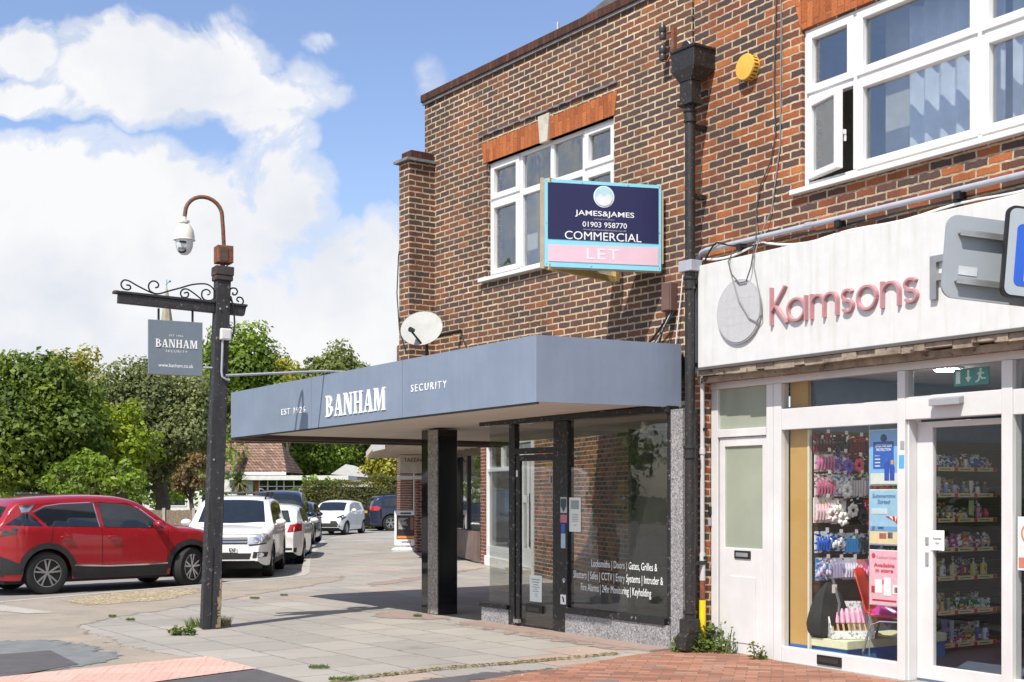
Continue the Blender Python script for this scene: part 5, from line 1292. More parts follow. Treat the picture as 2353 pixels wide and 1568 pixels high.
# ---- shelving seen through the sliding door
gd = empty('shelf_unit', (1.87, 13.08, 0), AK, 'tall shelf unit of toiletries with cream ticket strips, seen through the sliding door', 'shelves')
q = MB()
for i in range(22): q.box(1.402, 1.418, 1.62, 3.6, .05+i*.095, .05+i*.095+.087)
q.build('back_panel', P('dark_slats', (.075, .055, .04), .6, var=.15), gd)
SZ = [1.86, 1.60, 1.35, 1.055, .77, .43, .10]
for z in SZ:
    sf_ = MB().box(1.42, 1.66, 1.64, 2.62, z-.016, z).build('shelf', cm('b8b4a8'), gd)
    q = MB(); q.box(1.661, 1.668, 1.64, 2.62, z-.036, z+.004); st = q.build('ticket_strip', cm('ded6a8'), sf_)
    for i in range(4):
        d = 1.66+i*.30; q = MB(); q.box(1.669, 1.672, d, d+.05, z-.034, z+.002); q.build('red_ticket', cm('c02c28'), st)
    for i in range(3):
        d = 1.74+i*.30; q = MB(); q.box(1.669, 1.671, d, d+.16, z-.020, z-.012); q.build('print', cm('6a6040'), st)
shelfgoods = [
 [('p', '1f4fa8', .20, .13), ('p', '2a5cb8', .16, .11), ('b', 'd9d3b8', .05, .10), ('b', '4a443c', .05, .11), ('b', 'e2dcc8', .05, .11), ('p', '3060b8', .14, .12), ('p', '244c98', .14, .11)],
 [('b', '3a4050', .05, .12), ('t', 'e0e0dc', .06, .17), ('b', '6c86b8', .07, .11), ('b', '9aa6c0', .08, .11), ('b', '5a6c9c', .07, .12), ('t', 'f0f0ee', .04, .13), ('b', 'd8dcd8', .05, .09), ('b', '33405c', .06, .12)],
 [('b', 'b8c0b4', .04, .12), ('b', '4c5c50', .05, .12), ('b', '5a6a60', .05, .12), ('k', 'd8a42a', .12, .06), ('k', 'e0b840', .05, .06), ('b', '9fb0c4', .04, .07), ('t', 'c8d8a8', .06, .18), ('b', 'b87a9a', .07, .15), ('b', 'b83050', .06, .12)],
 [('b', 'c4c8c4', .05, .09), ('b', 'd0d8dc', .05, .10), ('b', 'e0e4e4', .05, .11), ('p', 'b03a9a', .12, .14), ('p', 'd8803a', .09, .13), ('p', '6a4a5c', .07, .15), ('p', 'c8b0b8', .07, .15)],
 [('u', 'cdd4da', .06, .15), ('u', 'd8dcd8', .05, .15), ('u', 'd8cfa0', .06, .17), ('u', '9c2c3c', .05, .16), ('u', 'cfc46a', .06, .17), ('u', 'd6cc58', .06, .17)],
 [('b', 'c8a84a', .04, .11), ('b', 'b0b4ac', .05, .12), ('b', 'd8b040', .05, .11), ('b', '8c9aa0', .05, .12), ('k', '2c7a34', .20, .12), ('k', '3a8c40', .12, .09), ('k', 'c0c8bc', .12, .10)],
 [('b', 'c0a850', .05, .16), ('b', '34522c', .06, .16), ('t', '8a78c0', .07, .24), ('t', 'b8c0d8', .05, .22), ('k', 'd83a80', .10, .07), ('k', 'e8c020', .10, .07), ('b', '283c8c', .07, .16), ('b', 'c8d4e0', .07, .15)]]
kinds = {'p': ('pouch', 'pouch'), 'b': ('bottle', 'bottle'), 't': ('tube', 'tube'), 'k': ('carton', 'carton'), 'u': ('pump_bottle', 'bottle')}
for si, (z, items) in enumerate(zip(SZ, shelfgoods)):
    tot = sum(w for _, _, w, _ in items); gap = (.96-tot)/len(items); d = 1.65+gap/2
    for i, (k, c, w, h) in enumerate(items):
        mb = MB(); r = w/2*.92
        if k == 'b': mb.lathe([(r*.9, 0), (r, .006), (r, h*.68), (r*.75, h*.78), (r*.4, h*.82)], (0, 0, 0), 12)
        elif k == 't': mb.add([(-r, -.012, h), (r, -.012, h), (r, .012, h), (-r, .012, h)]+[(-r*.7, -r*.6, .03), (r*.7, -r*.6, .03), (r*.7, r*.6, .03), (-r*.7, r*.6, .03)], [(0, 1, 2, 3), (7, 6, 5, 4), (0, 4, 5, 1), (1, 5, 6, 2), (2, 6, 7, 3), (3, 7, 4, 0)])
        elif k == 'k': mb.box(-r, r, -.04, .04, 0, h)
        elif k == 'u': mb.prism(rrect(-r, r, 0, h*.68, r*.4, 3), -.02, .02)
        else: mb.add([(-r, -.03, 0), (r, -.03, 0), (r, .03, 0), (-r, .03, 0), (-r*1.02, -.05, h*.45), (r*1.02, -.05, h*.45), (r*1.02, .05, h*.45), (-r*1.02, .05, h*.45), (-r*.96, -.006, h), (r*.96, -.006, h), (r*.96, .006, h), (-r*.96, .006, h)], [(3, 2, 1, 0), (8, 9, 10, 11)]+[(a*4+j, a*4+(j+1) % 4, a*4+4+(j+1) % 4, a*4+4+j) for a in (0, 1) for j in range(4)])
        o = mb.build(kinds[k][0], printed(c, 'dcdcd8', '3c4c74', 26) if k in 'pk' else cm(c, .3), smooth=k in 'bp', bevel=.003 if k == 'k' else 0)
        place(o, 1.58, d+w/2, z+.001)
        tag(o, '%s %s, %s from the left on the %s shelf down' % (cname(c), kinds[k][0].replace('_', ' '), ordn[i], ['first', 'second', 'third', 'fourth', 'fifth', 'sixth', 'lowest'][si]), kinds[k][1], 'toiletries on the shelf unit')
        if k == 'b': MB().lathe([(r*.45, h*.82), (r*.45, h*.99), (r*.3, h)], (0, 0, 0), 10).build('cap', cm(['e8e8e8', '303030', 'd8a030'][(i+si) % 3], .3), o)
        if k == 't': MB().lathe([(r*.6, 0), (r*.6, .03)], (0, 0, 0), 10).build('cap', cm('e8e8e8' if i % 2 else '404048', .3), o)
        if k == 'u':
            q = MB(); q.lathe([(r*.5, h*.69), (r*.5, h*.78), (r*.15, h*.79), (r*.15, h*.95)], (0, 0, 0), 10); q.box(-r*.7, r*.3, -.008, .008, h*.95, h); q.build('pump', cm('d8d8d6', .3), o)
        if k in 'bukp':
            q = MB(); q.box(-r*.6, r*.6, -(.0215 if k == 'u' else .055 if k == 'p' else .0425 if k == 'k' else r+.002), -(.0205 if k == 'u' else .05 if k == 'p' else .0405 if k == 'k' else r-.003), h*.18, h*.5); q.build('label', printed(['ecebe4', 'd8c070', 'c0505c', '4a70b8'][(i*3+si) % 4], ['3a5a9c', 'c8303c', 'f0ece4', 'e8e4d8'][(i+si) % 4], c, 60), o)
        d += w+gap
# loose goods standing behind the front row on each shelf
bk_i = 0
for si, z in enumerate(SZ):
    for j in range(7):
        c = ['c8ccd0', '4a5878', 'b8a878', '7c3c4c', '3c6c58', 'd8d4c8', '8890a8'][(si*3+j*2) % 7]; h = random.uniform(.10, .19); w = random.uniform(.035, .055)
        mb = MB(); mb.box(-w, w, -.03, .03, 0, h); o = mb.build('carton', printed(c, ['e4e2dc', '2c3448', 'c8a040'][j % 3], ['a03048', '5878a8'][j % 2], 30))
        place(o, 1.475, 1.70+j*.135, z+.001)
        tag(o, '%s carton, %s from the left in the back row on the %s shelf down' % (cname(c), ordn[j], ['first', 'second', 'third', 'fourth', 'fifth', 'sixth', 'lowest'][si]), 'carton', 'cartons at the back of the shelf unit')
# exit sign over the door, ceiling lamp
ex = empty('exit_sign', (1.87, 13.08, 0), AK, 'green emergency exit sign with a running figure above the sliding door', 'exit sign')
q = MB(); q.box(2.97, 3.31, .30, .315, 2.50, 2.645); eb = q.build('sign_plate', P('exit_green', (.03, .26, .22), .4), ex)
ew = cm('dff0ea', .4)
q = MB(); q.box(2.99, 3.035, .2965, .2995, 2.52, 2.625); q.build('door_symbol', ew, eb)
q = MB(); q.box(3.105, 3.125, .2965, .2995, 2.565, 2.63); q.prism([(3.085, 2.57), (3.145, 2.57), (3.115, 2.525)], .2960, .2995); q.build('arrow_symbol', ew, eb)
q = MB(); q.lathe([(.013, 0), (.013, -.003)], (0, 0, 0), 12, 'y'); q.build('figure_head', ew, eb, loc=(3.235, .2995, 2.625))
q = MB()
for i, (x0, z0, x1, z1, w) in enumerate(((3.24, 2.61, 3.225, 2.57, .012), (3.225, 2.575, 3.25, 2.55, .008), (3.25, 2.55, 3.285, 2.552, .007), (3.225, 2.57, 3.215, 2.535, .008), (3.215, 2.535, 3.185, 2.525, .007), (3.24, 2.605, 3.27, 2.59, .006), (3.235, 2.605, 3.205, 2.59, .006))):
    dx, dz = x1-x0, z1-z0; l_ = math.hypot(dx, dz); nx, nz_ = -dz/l_*w, dx/l_*w
    q.prism([(x0+nx, z0+nz_), (x1+nx, z1+nz_), (x1-nx, z1-nz_), (x0-nx, z0-nz_)], .2970-i*.0004, .2995)
q.build('running_figure', ew, eb)
cl = empty('ceiling_lamp', (1.87, 13.08, 0), AK, 'lit round ceiling lamp inside the chemist above the display', 'lamp')
q = MB(); q.lathe([(.13, 2.719), (.13, 2.705), (.115, 2.70)], (2.55, .75, 0), 24); lr = q.build('rim', M['upvc'], cl)
q = MB(); q.lathe([(.112, 2.699), (.112, 2.692)], (2.55, .75, 0), 24); q.build('diffuser', emit('lamp_glow', (1, .97, .92), 40.0), lr)
# ================================================================ cars
def smooth_curve(pts, n=90):
    """monotone piecewise cubic through (x, z) points"""
    xs = np.array([p[0] for p in pts], float); ys = np.array([p[1] for p in pts], float)
    h = np.diff(xs); dl = np.diff(ys)/h
    m = np.zeros(len(xs)); m[0], m[-1] = dl[0], dl[-1]
    for i in range(1, len(xs)-1):
        m[i] = 0 if dl[i-1]*dl[i] <= 0 else 2*dl[i-1]*dl[i]/(dl[i-1]+dl[i])
    def f(x):
        x = min(max(x, xs[0]), xs[-1]); i = min(max(int(np.searchsorted(xs, x))-1, 0), len(h)-1)
        t = (x-xs[i])/h[i]
        return float((2*t**3-3*t**2+1)*ys[i]+(t**3-2*t**2+t)*h[i]*m[i]+(-2*t**3+3*t**2)*ys[i+1]+(t**3-t**2)*h[i]*m[i+1])
    return f
def paint(name, col, metal=0.0, rough=.28):
    m, G_, out = newmat(name)
    b = G_.n('ShaderNodeBsdfPrincipled'); b.inputs['Base Color'].default_value = col+(1,)
    b.inputs['Metallic'].default_value = metal; b.inputs['Roughness'].default_value = rough
    b.inputs['Coat Weight'].default_value = .9; b.inputs['Coat Roughness'].default_value = .04
    tc = G_.n('ShaderNodeTexCoord')
    dust = G_.ramp(G_.noise(tc.outputs['Object'], 3, 6, .7), [(.35, .03), (.75, .12)])
    d = G_.n('ShaderNodeBsdfDiffuse'); d.inputs[0].default_value = (.3, .27, .23, 1)
    sp = G_.n('ShaderNodeSeparateXYZ'); G_.l(tc.outputs['Object'], sp.inputs[0])
    low = G_.math('MULTIPLY_ADD', sp.outputs[2], -.55, .62, clamp=True)
    mx = G_.n('ShaderNodeMixShader'); G_.l(G_.math('MULTIPLY', dust, G_.math('ADD', low, .15)), mx.inputs[0]); G_.l(b.outputs[0], mx.inputs[1]); G_.l(d.outputs[0], mx.inputs[2])
    G_.l(mx.outputs[0], out.inputs[0])
    return m
CARGLASS = P('car_glass', (.012, .016, .020), .03, var=.2, spec=.8, coat=.3)
CLAD = P('black_cladding', (.022, .022, .023), .6, var=.2)
TYRE = P('tyre_rubber', (.018, .018, .018), .85, var=.2, bump=.2)
ALLOY = P('alloy', (.50, .51, .53), .3, .9, var=.05)
ALLOYD = P('dark_alloy', (.02, .02, .022), .4, .3)
CHROME = P('chrome_trim', (.7, .7, .72), .12, 1, var=.02)
REDL = P('red_lamp', (.45, .012, .015), .12, var=.1, coat=.8)
LAMP = P('clear_lamp', (.55, .57, .60), .08, .5, var=.2, scale=30, coat=.8)
LAMPD = P('smoked_lamp', (.05, .05, .055), .08, .3, var=.3, coat=.8)
PLATEW = P('white_plate', (.75, .75, .73), .4)
def make_car(kind, label, col, sp, group=None):
    L, Wd, H = sp['L'], sp['W'], sp['H']
    top, bot = smooth_curve(sp['top']), sp['bot']
    wb0, wb1, wr = sp['wf'], sp['wr'], sp['r']
    belt = sp['belt']
    ar = wr+sp.get('gap', .055)
    root = empty(kind, (0, 0, 0), 0, label, 'car', group)
    hw = Wd/2
    XA, XB = sp['top'][0][0], sp['top'][-1][0]
    def plan(x):
        t = (x-sp['top'][0][0])/(sp['top'][-1][0]-sp['top'][0][0])
        e = abs(2*t-1)
        return hw*(1-.26*max(0, (e-.62)/.38)**2.6)
    def zb(x):
        b = bot
        e = abs(2*(x+L/2)/L-1)
        b += .10*max(0, (e-.86)/.14)**2
        for c in (wb0, wb1):
            d = abs(x-c)
            if d < ar: b = max(b, wr+math.sqrt(ar*ar-d*d)-.0)
        return b
    def width(x, z):
        w = plan(x); bz = belt(x)
        lo = .42
        w *= 1-.10*max(0, (lo-z)/lo)**1.3
        w *= 1-.012*max(0, (z-lo)/(bz-lo))**2 if z < bz else 1-.012
        if z > bz: w -= (z-bz)*sp.get('tumble', .36)+.02*min(1, (z-bz)/.04)
        return w
    xs = sorted(set(list(np.linspace(XA, XB, 74))+[c+ar*math.cos(a) for c in (wb0, wb1) for a in np.linspace(0, math.pi, 17)]+[XA+.01, XA+.03, XB-.01, XB-.03]))
    NS, NT_ = 12, 9
    vs, fs = [], []
    for x in xs:
        zt_ = top(x); z0 = min(zb(x), zt_-.12)
        rr = min(.14, (zt_-z0)*.35)
        zs_ = zt_-rr
        ring = []
        for i in range(NS+1):
            z = z0+(zs_-z0)*i/NS; ring.append((width(x, z), z))
        ws = ring[-1][0]
        for i in range(1, NT_+1):
            a = math.pi/2*i/NT_; p_ = 2/2.9
            ring.append((ws*max(0, math.cos(a))**p_, zs_+rr*math.sin(a)**p_))
        ring[-1] = (0, ring[-1][1])
        full = [(x, w, z) for w, z in ring]+[(x, -w, z) for w, z in ring[-2::-1]]
        vs += full
    K_ = 2*(NS+NT_)+1
    for i in range(len(xs)-1):
        for j in range(K_-1): fs.append((i*K_+j, (i+1)*K_+j, (i+1)*K_+j+1, i*K_+j+1))
    fs.append(tuple(range(K_))); n0 = (len(xs)-1)*K_; fs.append(tuple(range(n0+K_-1, n0-1, -1)))
    bmB = MB().add(vs, fs)
    body = bmB.build('body', col, root, smooth=True)
    bvh = BVHTree.FromPolygons([Vector(v) for v in vs], fs)
    # decal: polygon in a plane of projection laid over the body, with a little thickness
    def decal(name, poly, axis, m, parent=body, off=.005, step=.06, th=.0):
        bm = bmesh.new()
        f = bm.faces.new([bm.verts.new((p[0], p[1], 0)) for p in poly])
        mn = [min(p[i] for p in poly) for i in (0, 1)]; mx = [max(p[i] for p in poly) for i in (0, 1)]
        for i in (0, 1):
            c = mn[i]+step
            while c < mx[i]-1e-4:
                co = (c, 0, 0) if i == 0 else (0, c, 0); no = (1, 0, 0) if i == 0 else (0, 1, 0)
                bmesh.ops.bisect_plane(bm, geom=bm.verts[:]+bm.edges[:]+bm.faces[:], plane_co=co, plane_no=no); c += step
        bmesh.ops.triangulate(bm, faces=bm.faces[:])
        out_v, bad = [], set()
        for i, v in enumerate(bm.verts):
            v.index = i; a, b = v.co.x, v.co.y
            if axis[0] == 'y': o_, d_ = Vector((a, 3*(1 if axis[1] == '+' else -1), b)), Vector((0, -1 if axis[1] == '+' else 1, 0))
            elif axis[0] == 'x': o_, d_ = Vector((5*(1 if axis[1] == '+' else -1), a, b)), Vector((-1 if axis[1] == '+' else 1, 0, 0))
            else: o_, d_ = Vector((a, b, 4)), Vector((0, 0, -1))
            loc, nr, ix, ds = bvh.ray_cast(o_, d_)
            if loc is None: bad.add(i); out_v.append((0, 0, 0)); continue
            if nr.dot(d_) > 0: nr = -nr
            out_v.append(tuple(loc+nr*off))
        faces = [tuple(v.index for v in f.verts) for f in bm.faces if not any(v.index in bad for v in f.verts)]
        bm.free()
        if not faces: return None
        me = bpy.data.meshes.new(name); me.from_pydata(out_v, [], faces); me.materials.append(m)
        bm = bmesh.new(); bm.from_mesh(me); bmesh.ops.remove_doubles(bm, verts=bm.verts, dist=1e-5)
        for v in [v for v in bm.verts if not v.link_faces]: bm.verts.remove(v)
        bmesh.ops.recalc_face_normals(bm, faces=bm.faces); bm.to_mesh(me); bm.free()
        me.polygons.foreach_set('use_smooth', [True]*len(me.polygons))
        o = bpy.data.objects.new(name, me); COL.objects.link(o); o.parent = parent
        return o
    for sgn, ax in ((1, 'y+'), (-1, 'y-')):
        for poly in sp['sidewin']: decal('window', poly, ax, CARGLASS, root, .006)
        for poly in sp.get('trim', []): decal('window_trim', poly, ax, CHROME, root, .004)
        for poly in sp.get('clad', []): decal('side_cladding', poly, ax, CLAD, root, .012)
        for poly in sp.get('strip', []): decal('chrome_strip', poly, ax, CHROME, root, .016)
        for c in (wb0, wb1):   # arch lip
            if sp.get('archclad'):
                n = 18; w_ = sp['archclad']
                pts = []
                for i in range(n):
                    a0, a1 = math.pi*i/n, math.pi*(i+1)/n
                    pts.append([(c+q*math.cos(a), wr+q*math.sin(a)) for q, a in ((ar+.003, a0), (ar+w_, a0), (ar+w_, a1), (ar+.003, a1))])
                big = [(c+(ar+.003)*math.cos(math.pi*i/n), wr+(ar+.003)*math.sin(math.pi*i/n)) for i in range(n+1)]+[(c+(ar+w_)*math.cos(math.pi*i/n), wr+(ar+w_)*math.sin(math.pi*i/n)) for i in range(n, -1, -1)]
                decal('wheel_arch', big, ax, CLAD, root, .014, .05)
        for x0, z0, z1, dx in sp.get('gaps', []): decal('door_gap', [(x0, z0), (x0+.010, z0), (x0+dx+.010, z1), (x0+dx, z1)], ax, M['black'], root, .002, .05)
        for x, z in sp.get('handles', []):
            y = width(x, z)*sgn
            q = MB(); q.tube([(x-.09, y+.0*sgn, z), (x-.07, y+.03*sgn, z), (x+.07, y+.03*sgn, z), (x+.09, y, z)], [.012, .018, .018, .012], 8); q.build('door_handle', col, root, smooth=True)
        mxp = sp['mirror']
        y = width(mxp[0], mxp[1])*sgn
        q = MB(); q.sphere((mxp[0], y+.13*sgn, mxp[1]+.05), .1, 12, 8, (.75, 1.15, .72)); q.tube([(mxp[0]+.0, y-.02*sgn, mxp[1]-.01), (mxp[0], y+.09*sgn, mxp[1]+.01)], .025, 8)
        mi_ = q.build('mirror', sp.get('mirrorcol', col), root, smooth=True)
        for nm, poly, m_ in sp.get('side_extra', []): decal(nm, poly, ax, m_, root, .008)
    for nm, ax, poly, m_, off in sp.get('ends', []):
        if min(p[0] for p in poly) >= 0.001 and ax[0] == 'x':      # mirrored pair
            decal(nm, poly, ax, m_, root, off); decal(nm, [(-a, b) for a, b in poly][::-1], ax, m_, root, off)
        else: decal(nm, poly, ax, m_, root, off)
    # wheels
    for c in (wb0, wb1):
        for sgn in (1, -1):
            wl = empty('wheel', (c, sgn*(hw-.125), wr)); wl.parent = root
            if c == wb0: wl.rotation_euler.z = sp.get('steer', 0)
            tw = .115
            prof = [(wr*.66, -tw*.92), (wr*.80, -tw), (wr*.95, -tw*.92), (wr, -tw*.72), (wr*1.0, tw*.72), (wr*.95, tw*.92), (wr*.80, tw), (wr*.66, tw*.92), (wr*.64, 0.)]
            q = MB(); q.lathe(prof, (0, 0, 0), 36, 'y', cap=False); q.build('tyre', TYRE, wl, smooth=True)
            rf = wr*.67; yo = sgn*tw*.86
            q = MB(); q.lathe([(rf, yo-sgn*.02), (rf, yo), (rf*.93, yo+sgn*.004), (rf*.90, yo-sgn*.05), (.0, yo-sgn*.055)], (0, 0, 0), 32, 'y'); rb = q.build('rim', ALLOYD if sp.get('twotone', 1) else ALLOY, wl, smooth=True)
            q = MB(); ns = sp.get('spokes', 5)
            for i in range(ns):
                a = 2*math.pi*i/ns+.3
                for da in ((-.2, .2) if sp.get('split') else (0,)):
                    a0 = a+da*.35; a1 = a+da
                    w0, w1 = (.015, .017) if sp.get('split') else (.026, .032)
                    p0 = Vector((math.cos(a0), 0, math.sin(a0)))*rf*.12; p1 = Vector((math.cos(a1), 0, math.sin(a1)))*rf*.94
                    t = (p1-p0).normalized(); n_ = Vector((-t.z, 0, t.x))
                    y0_, y1_ = yo-sgn*.03, yo-sgn*.006
                    q.add([p0+n_*w0+Vector((0, y0_, 0)), p0-n_*w0+Vector((0, y0_, 0)), p1-n_*w1+Vector((0, y0_, 0)), p1+n_*w1+Vector((0, y0_, 0)), p0+n_*w0*.9+Vector((0, y1_-sgn*.006, 0)), p0-n_*w0*.9+Vector((0, y1_-sgn*.006, 0)), p1-n_*w1*.9+Vector((0, y1_, 0)), p1+n_*w1*.9+Vector((0, y1_, 0))],
                          [(3, 2, 1, 0), (4, 5, 6, 7), (0, 1, 5, 4), (1, 2, 6, 5), (2, 3, 7, 6), (3, 0, 4, 7)])
            n = 30
            q.lathe([(rf*1.0, yo-sgn*.02), (rf*1.0, yo+sgn*.003), (rf*.93, yo+sgn*.005), (rf*.93, yo-sgn*.02)], (0, 0, 0), 32, 'y', cap=False)
            q.lathe([(.03, yo-sgn*.04), (.03, yo-sgn*.002), (0, yo)], (0, 0, 0), 14, 'y')
            q.build('spokes', ALLOY, rb)
    lin = MB()
    lin.box(-L/2+.25, L/2-.25, -hw*.80, hw*.80, bot-.06, bot+.14)
    for c in (wb0, wb1):
        for sgn in (1, -1): lin.box(c-ar*.97, c+ar*.97, sgn*hw*.52-.02, sgn*hw*.52+.02, bot-.02, wr+ar*.9)
        lin.box(c-ar*.97, c+ar*.97, -hw*.5, hw*.5, bot+.141, wr+ar*.9)
    lin.build('underbody', M['black'], root)
    if sp.get('rails'):
        for sgn in (1, -1):
            x0, x1, zr = sp['rails']; yy_ = (width((x0+x1)/2, H-.1))*.88*sgn
            pts = [(x0, yy_*.98, top(x0)-.05), (x0+.12, yy_, top(x0+.12)+.035)]+[(x, yy_, top(x)+.04) for x in np.linspace(x0+.2, x1-.2, 6)]+[(x1-.12, yy_, top(x1-.12)+.03), (x1, yy_*.98, top(x1)-.05)]
            MB().tube(pts, .018, 8).build('roof_rail', zr, root, smooth=True)
    root['_t'] = 0; del root['_t']
    return root, decal, width, top, body
def put_car(root, c, heading):
    root.location = (c[0], c[1], ROADZ); root.rotation_euler = (0, 0, math.atan2(heading[1], heading[0]))
# --- red SUV
red = paint('red_paint', (.37, .005, .013), .25, .3)
spR = dict(L=4.45, W=1.84, H=1.62, wf=1.42, wr=-1.295, r=.368, gap=.05, bot=.25, tumble=.34, archclad=.10, spokes=5, split=True, steer=R(24),
  top=[(-2.225, .86), (-2.20, 1.0), (-2.12, 1.12), (-2.0, 1.26), (-1.84, 1.47), (-1.70, 1.55), (-1.2, 1.60), (-.5, 1.62), (.0, 1.605), (.33, 1.555), (.62, 1.43), (1.08, 1.13), (1.22, 1.085), (1.6, 1.045), (1.88, .985), (2.02, .87), (2.09, .72), (2.11, .55)],
  belt=lambda x: 1.03-.028*x,
  sidewin=[[(-1.28, 1.10), (-.36, 1.075), (-.42, 1.46), (-1.0, 1.44), (-1.30, 1.40), (-1.50, 1.31)], [(-.27, 1.07), (.88, 1.03), (.80, 1.10), (.42, 1.36), (.20, 1.44), (-.33, 1.465)], [(-1.98, 1.13), (-1.36, 1.105), (-1.58, 1.31), (-1.70, 1.30)]],
  trim=[[(-.36, 1.075), (-.34, 1.07), (-.40, 1.47), (-.42, 1.46)], [(-1.5, 1.325), (-1.3, 1.415), (-1.0, 1.455), (-.3, 1.48), (.22, 1.455), (.44, 1.375), (.90, 1.04), (.91, 1.04), (.45, 1.388), (.22, 1.47), (-.3, 1.495), (-1.01, 1.47), (-1.31, 1.43), (-1.52, 1.335)]],
  clad=[[(-.87, .256), (.92, .256), (.94, .44), (.45, .435), (-.2, .435), (-.86, .47)]],
  strip=[[(-.84, .475), (-.2, .44), (.45, .44), (.93, .45), (.93, .475), (.45, .465), (-.2, .465), (-.82, .50)]],
  gaps=[(-.32, .45, 1.06, 0), (.93, .5, 1.02, .02), (-1.25, .82, 1.10, .05), (-1.19, .50, .80, -.02)],
  handles=[(-.98, .93), (-.12, .92)], mirror=(.70, 1.06),
  side_extra=[('tail_lamp', [(-2.20, .93), (-1.83, .99), (-1.79, 1.07), (-2.0, 1.09), (-2.20, 1.04)], LAMPD), ('tail_lamp', [(-2.20, .965), (-2.04, .985), (-2.0, 1.06), (-2.20, 1.03)], REDL), ('headlamp', [(1.75, .85), (2.1, .78), (2.15, .70), (2.0, .72)], LAMP), ('front_bumper_cladding', [(1.86, .33), (2.05, .37), (2.08, .52), (1.90, .56)], CLAD), ('rear_bumper_cladding', [(-2.21, .36), (-1.74, .36), (-1.79, .55), (-2.0, .64), (-2.21, .66)], CLAD), ('roof_spoiler', [(-1.70, 1.32), (-1.58, 1.33), (-1.46, 1.45), (-1.74, 1.44)], CHROME)],
  ends=[('rear_window', 'x-', [(-.62, 1.16), (.62, 1.16), (.56, 1.42), (-.56, 1.42)], CARGLASS, .006), ('tail_panel', 'x-', [(-.78, .93), (.78, .93), (.78, 1.06), (-.78, 1.06)], LAMPD, .004), ('tail_lamp', 'x-', [(.45, .95), (.78, .95), (.78, 1.05), (.45, 1.05)], REDL, .008), ('bumper', 'x-', [(-.8, .33), (.8, .33), (.8, .66), (-.8, .66)], CLAD, .01), ('chrome_strip', 'x-', [(-.76, .56), (.76, .56), (.76, .585), (-.76, .585)], CHROME, .02), ('reflector', 'x-', [(.55, .46), (.74, .46), (.74, .53), (.55, .53)], REDL, .018),
        ('windscreen', 'z', [(.60, -.60), (1.12, -.68), (1.12, .68), (.60, .60)], CARGLASS, .006), ('grille', 'x+', [(-.5, .55), (.5, .55), (.55, .76), (-.55, .76)], CLAD, .006)])
KZ = lambda z: z*(1+.062*min(1, max(0, (z-.55)/.4)))
def lift(poly): return [(p[0], KZ(p[1])) for p in poly]
spR['top'] = lift(spR['top']); spR['belt'] = lambda x: KZ(1.03-.028*x); spR['H'] = KZ(1.62)
spR['sidewin'] = [lift(q) for q in spR['sidewin']]; spR['trim'] = [lift(q) for q in spR['trim']]
spR['side_extra'] = [(a, lift(q), c) for a, q, c in spR['side_extra']]
spR['ends'] = [(a, ax, lift(q) if ax[0] == 'x' else q, c, d) for a, ax, q, c, d in spR['ends']]
spR['handles'] = lift(spR['handles']); spR['mirror'] = lift([spR['mirror']])[0]; spR['gaps'] = [(a, b, KZ(c), d) for a, b, c, d in spR['gaps']]
r_, *_ = make_car('red_suv', 'red SUV with black wheel arches and chrome sill strip left of the timber post', red, spR)
put_car(r_, (-7.62, 23.40), (.735, .678))
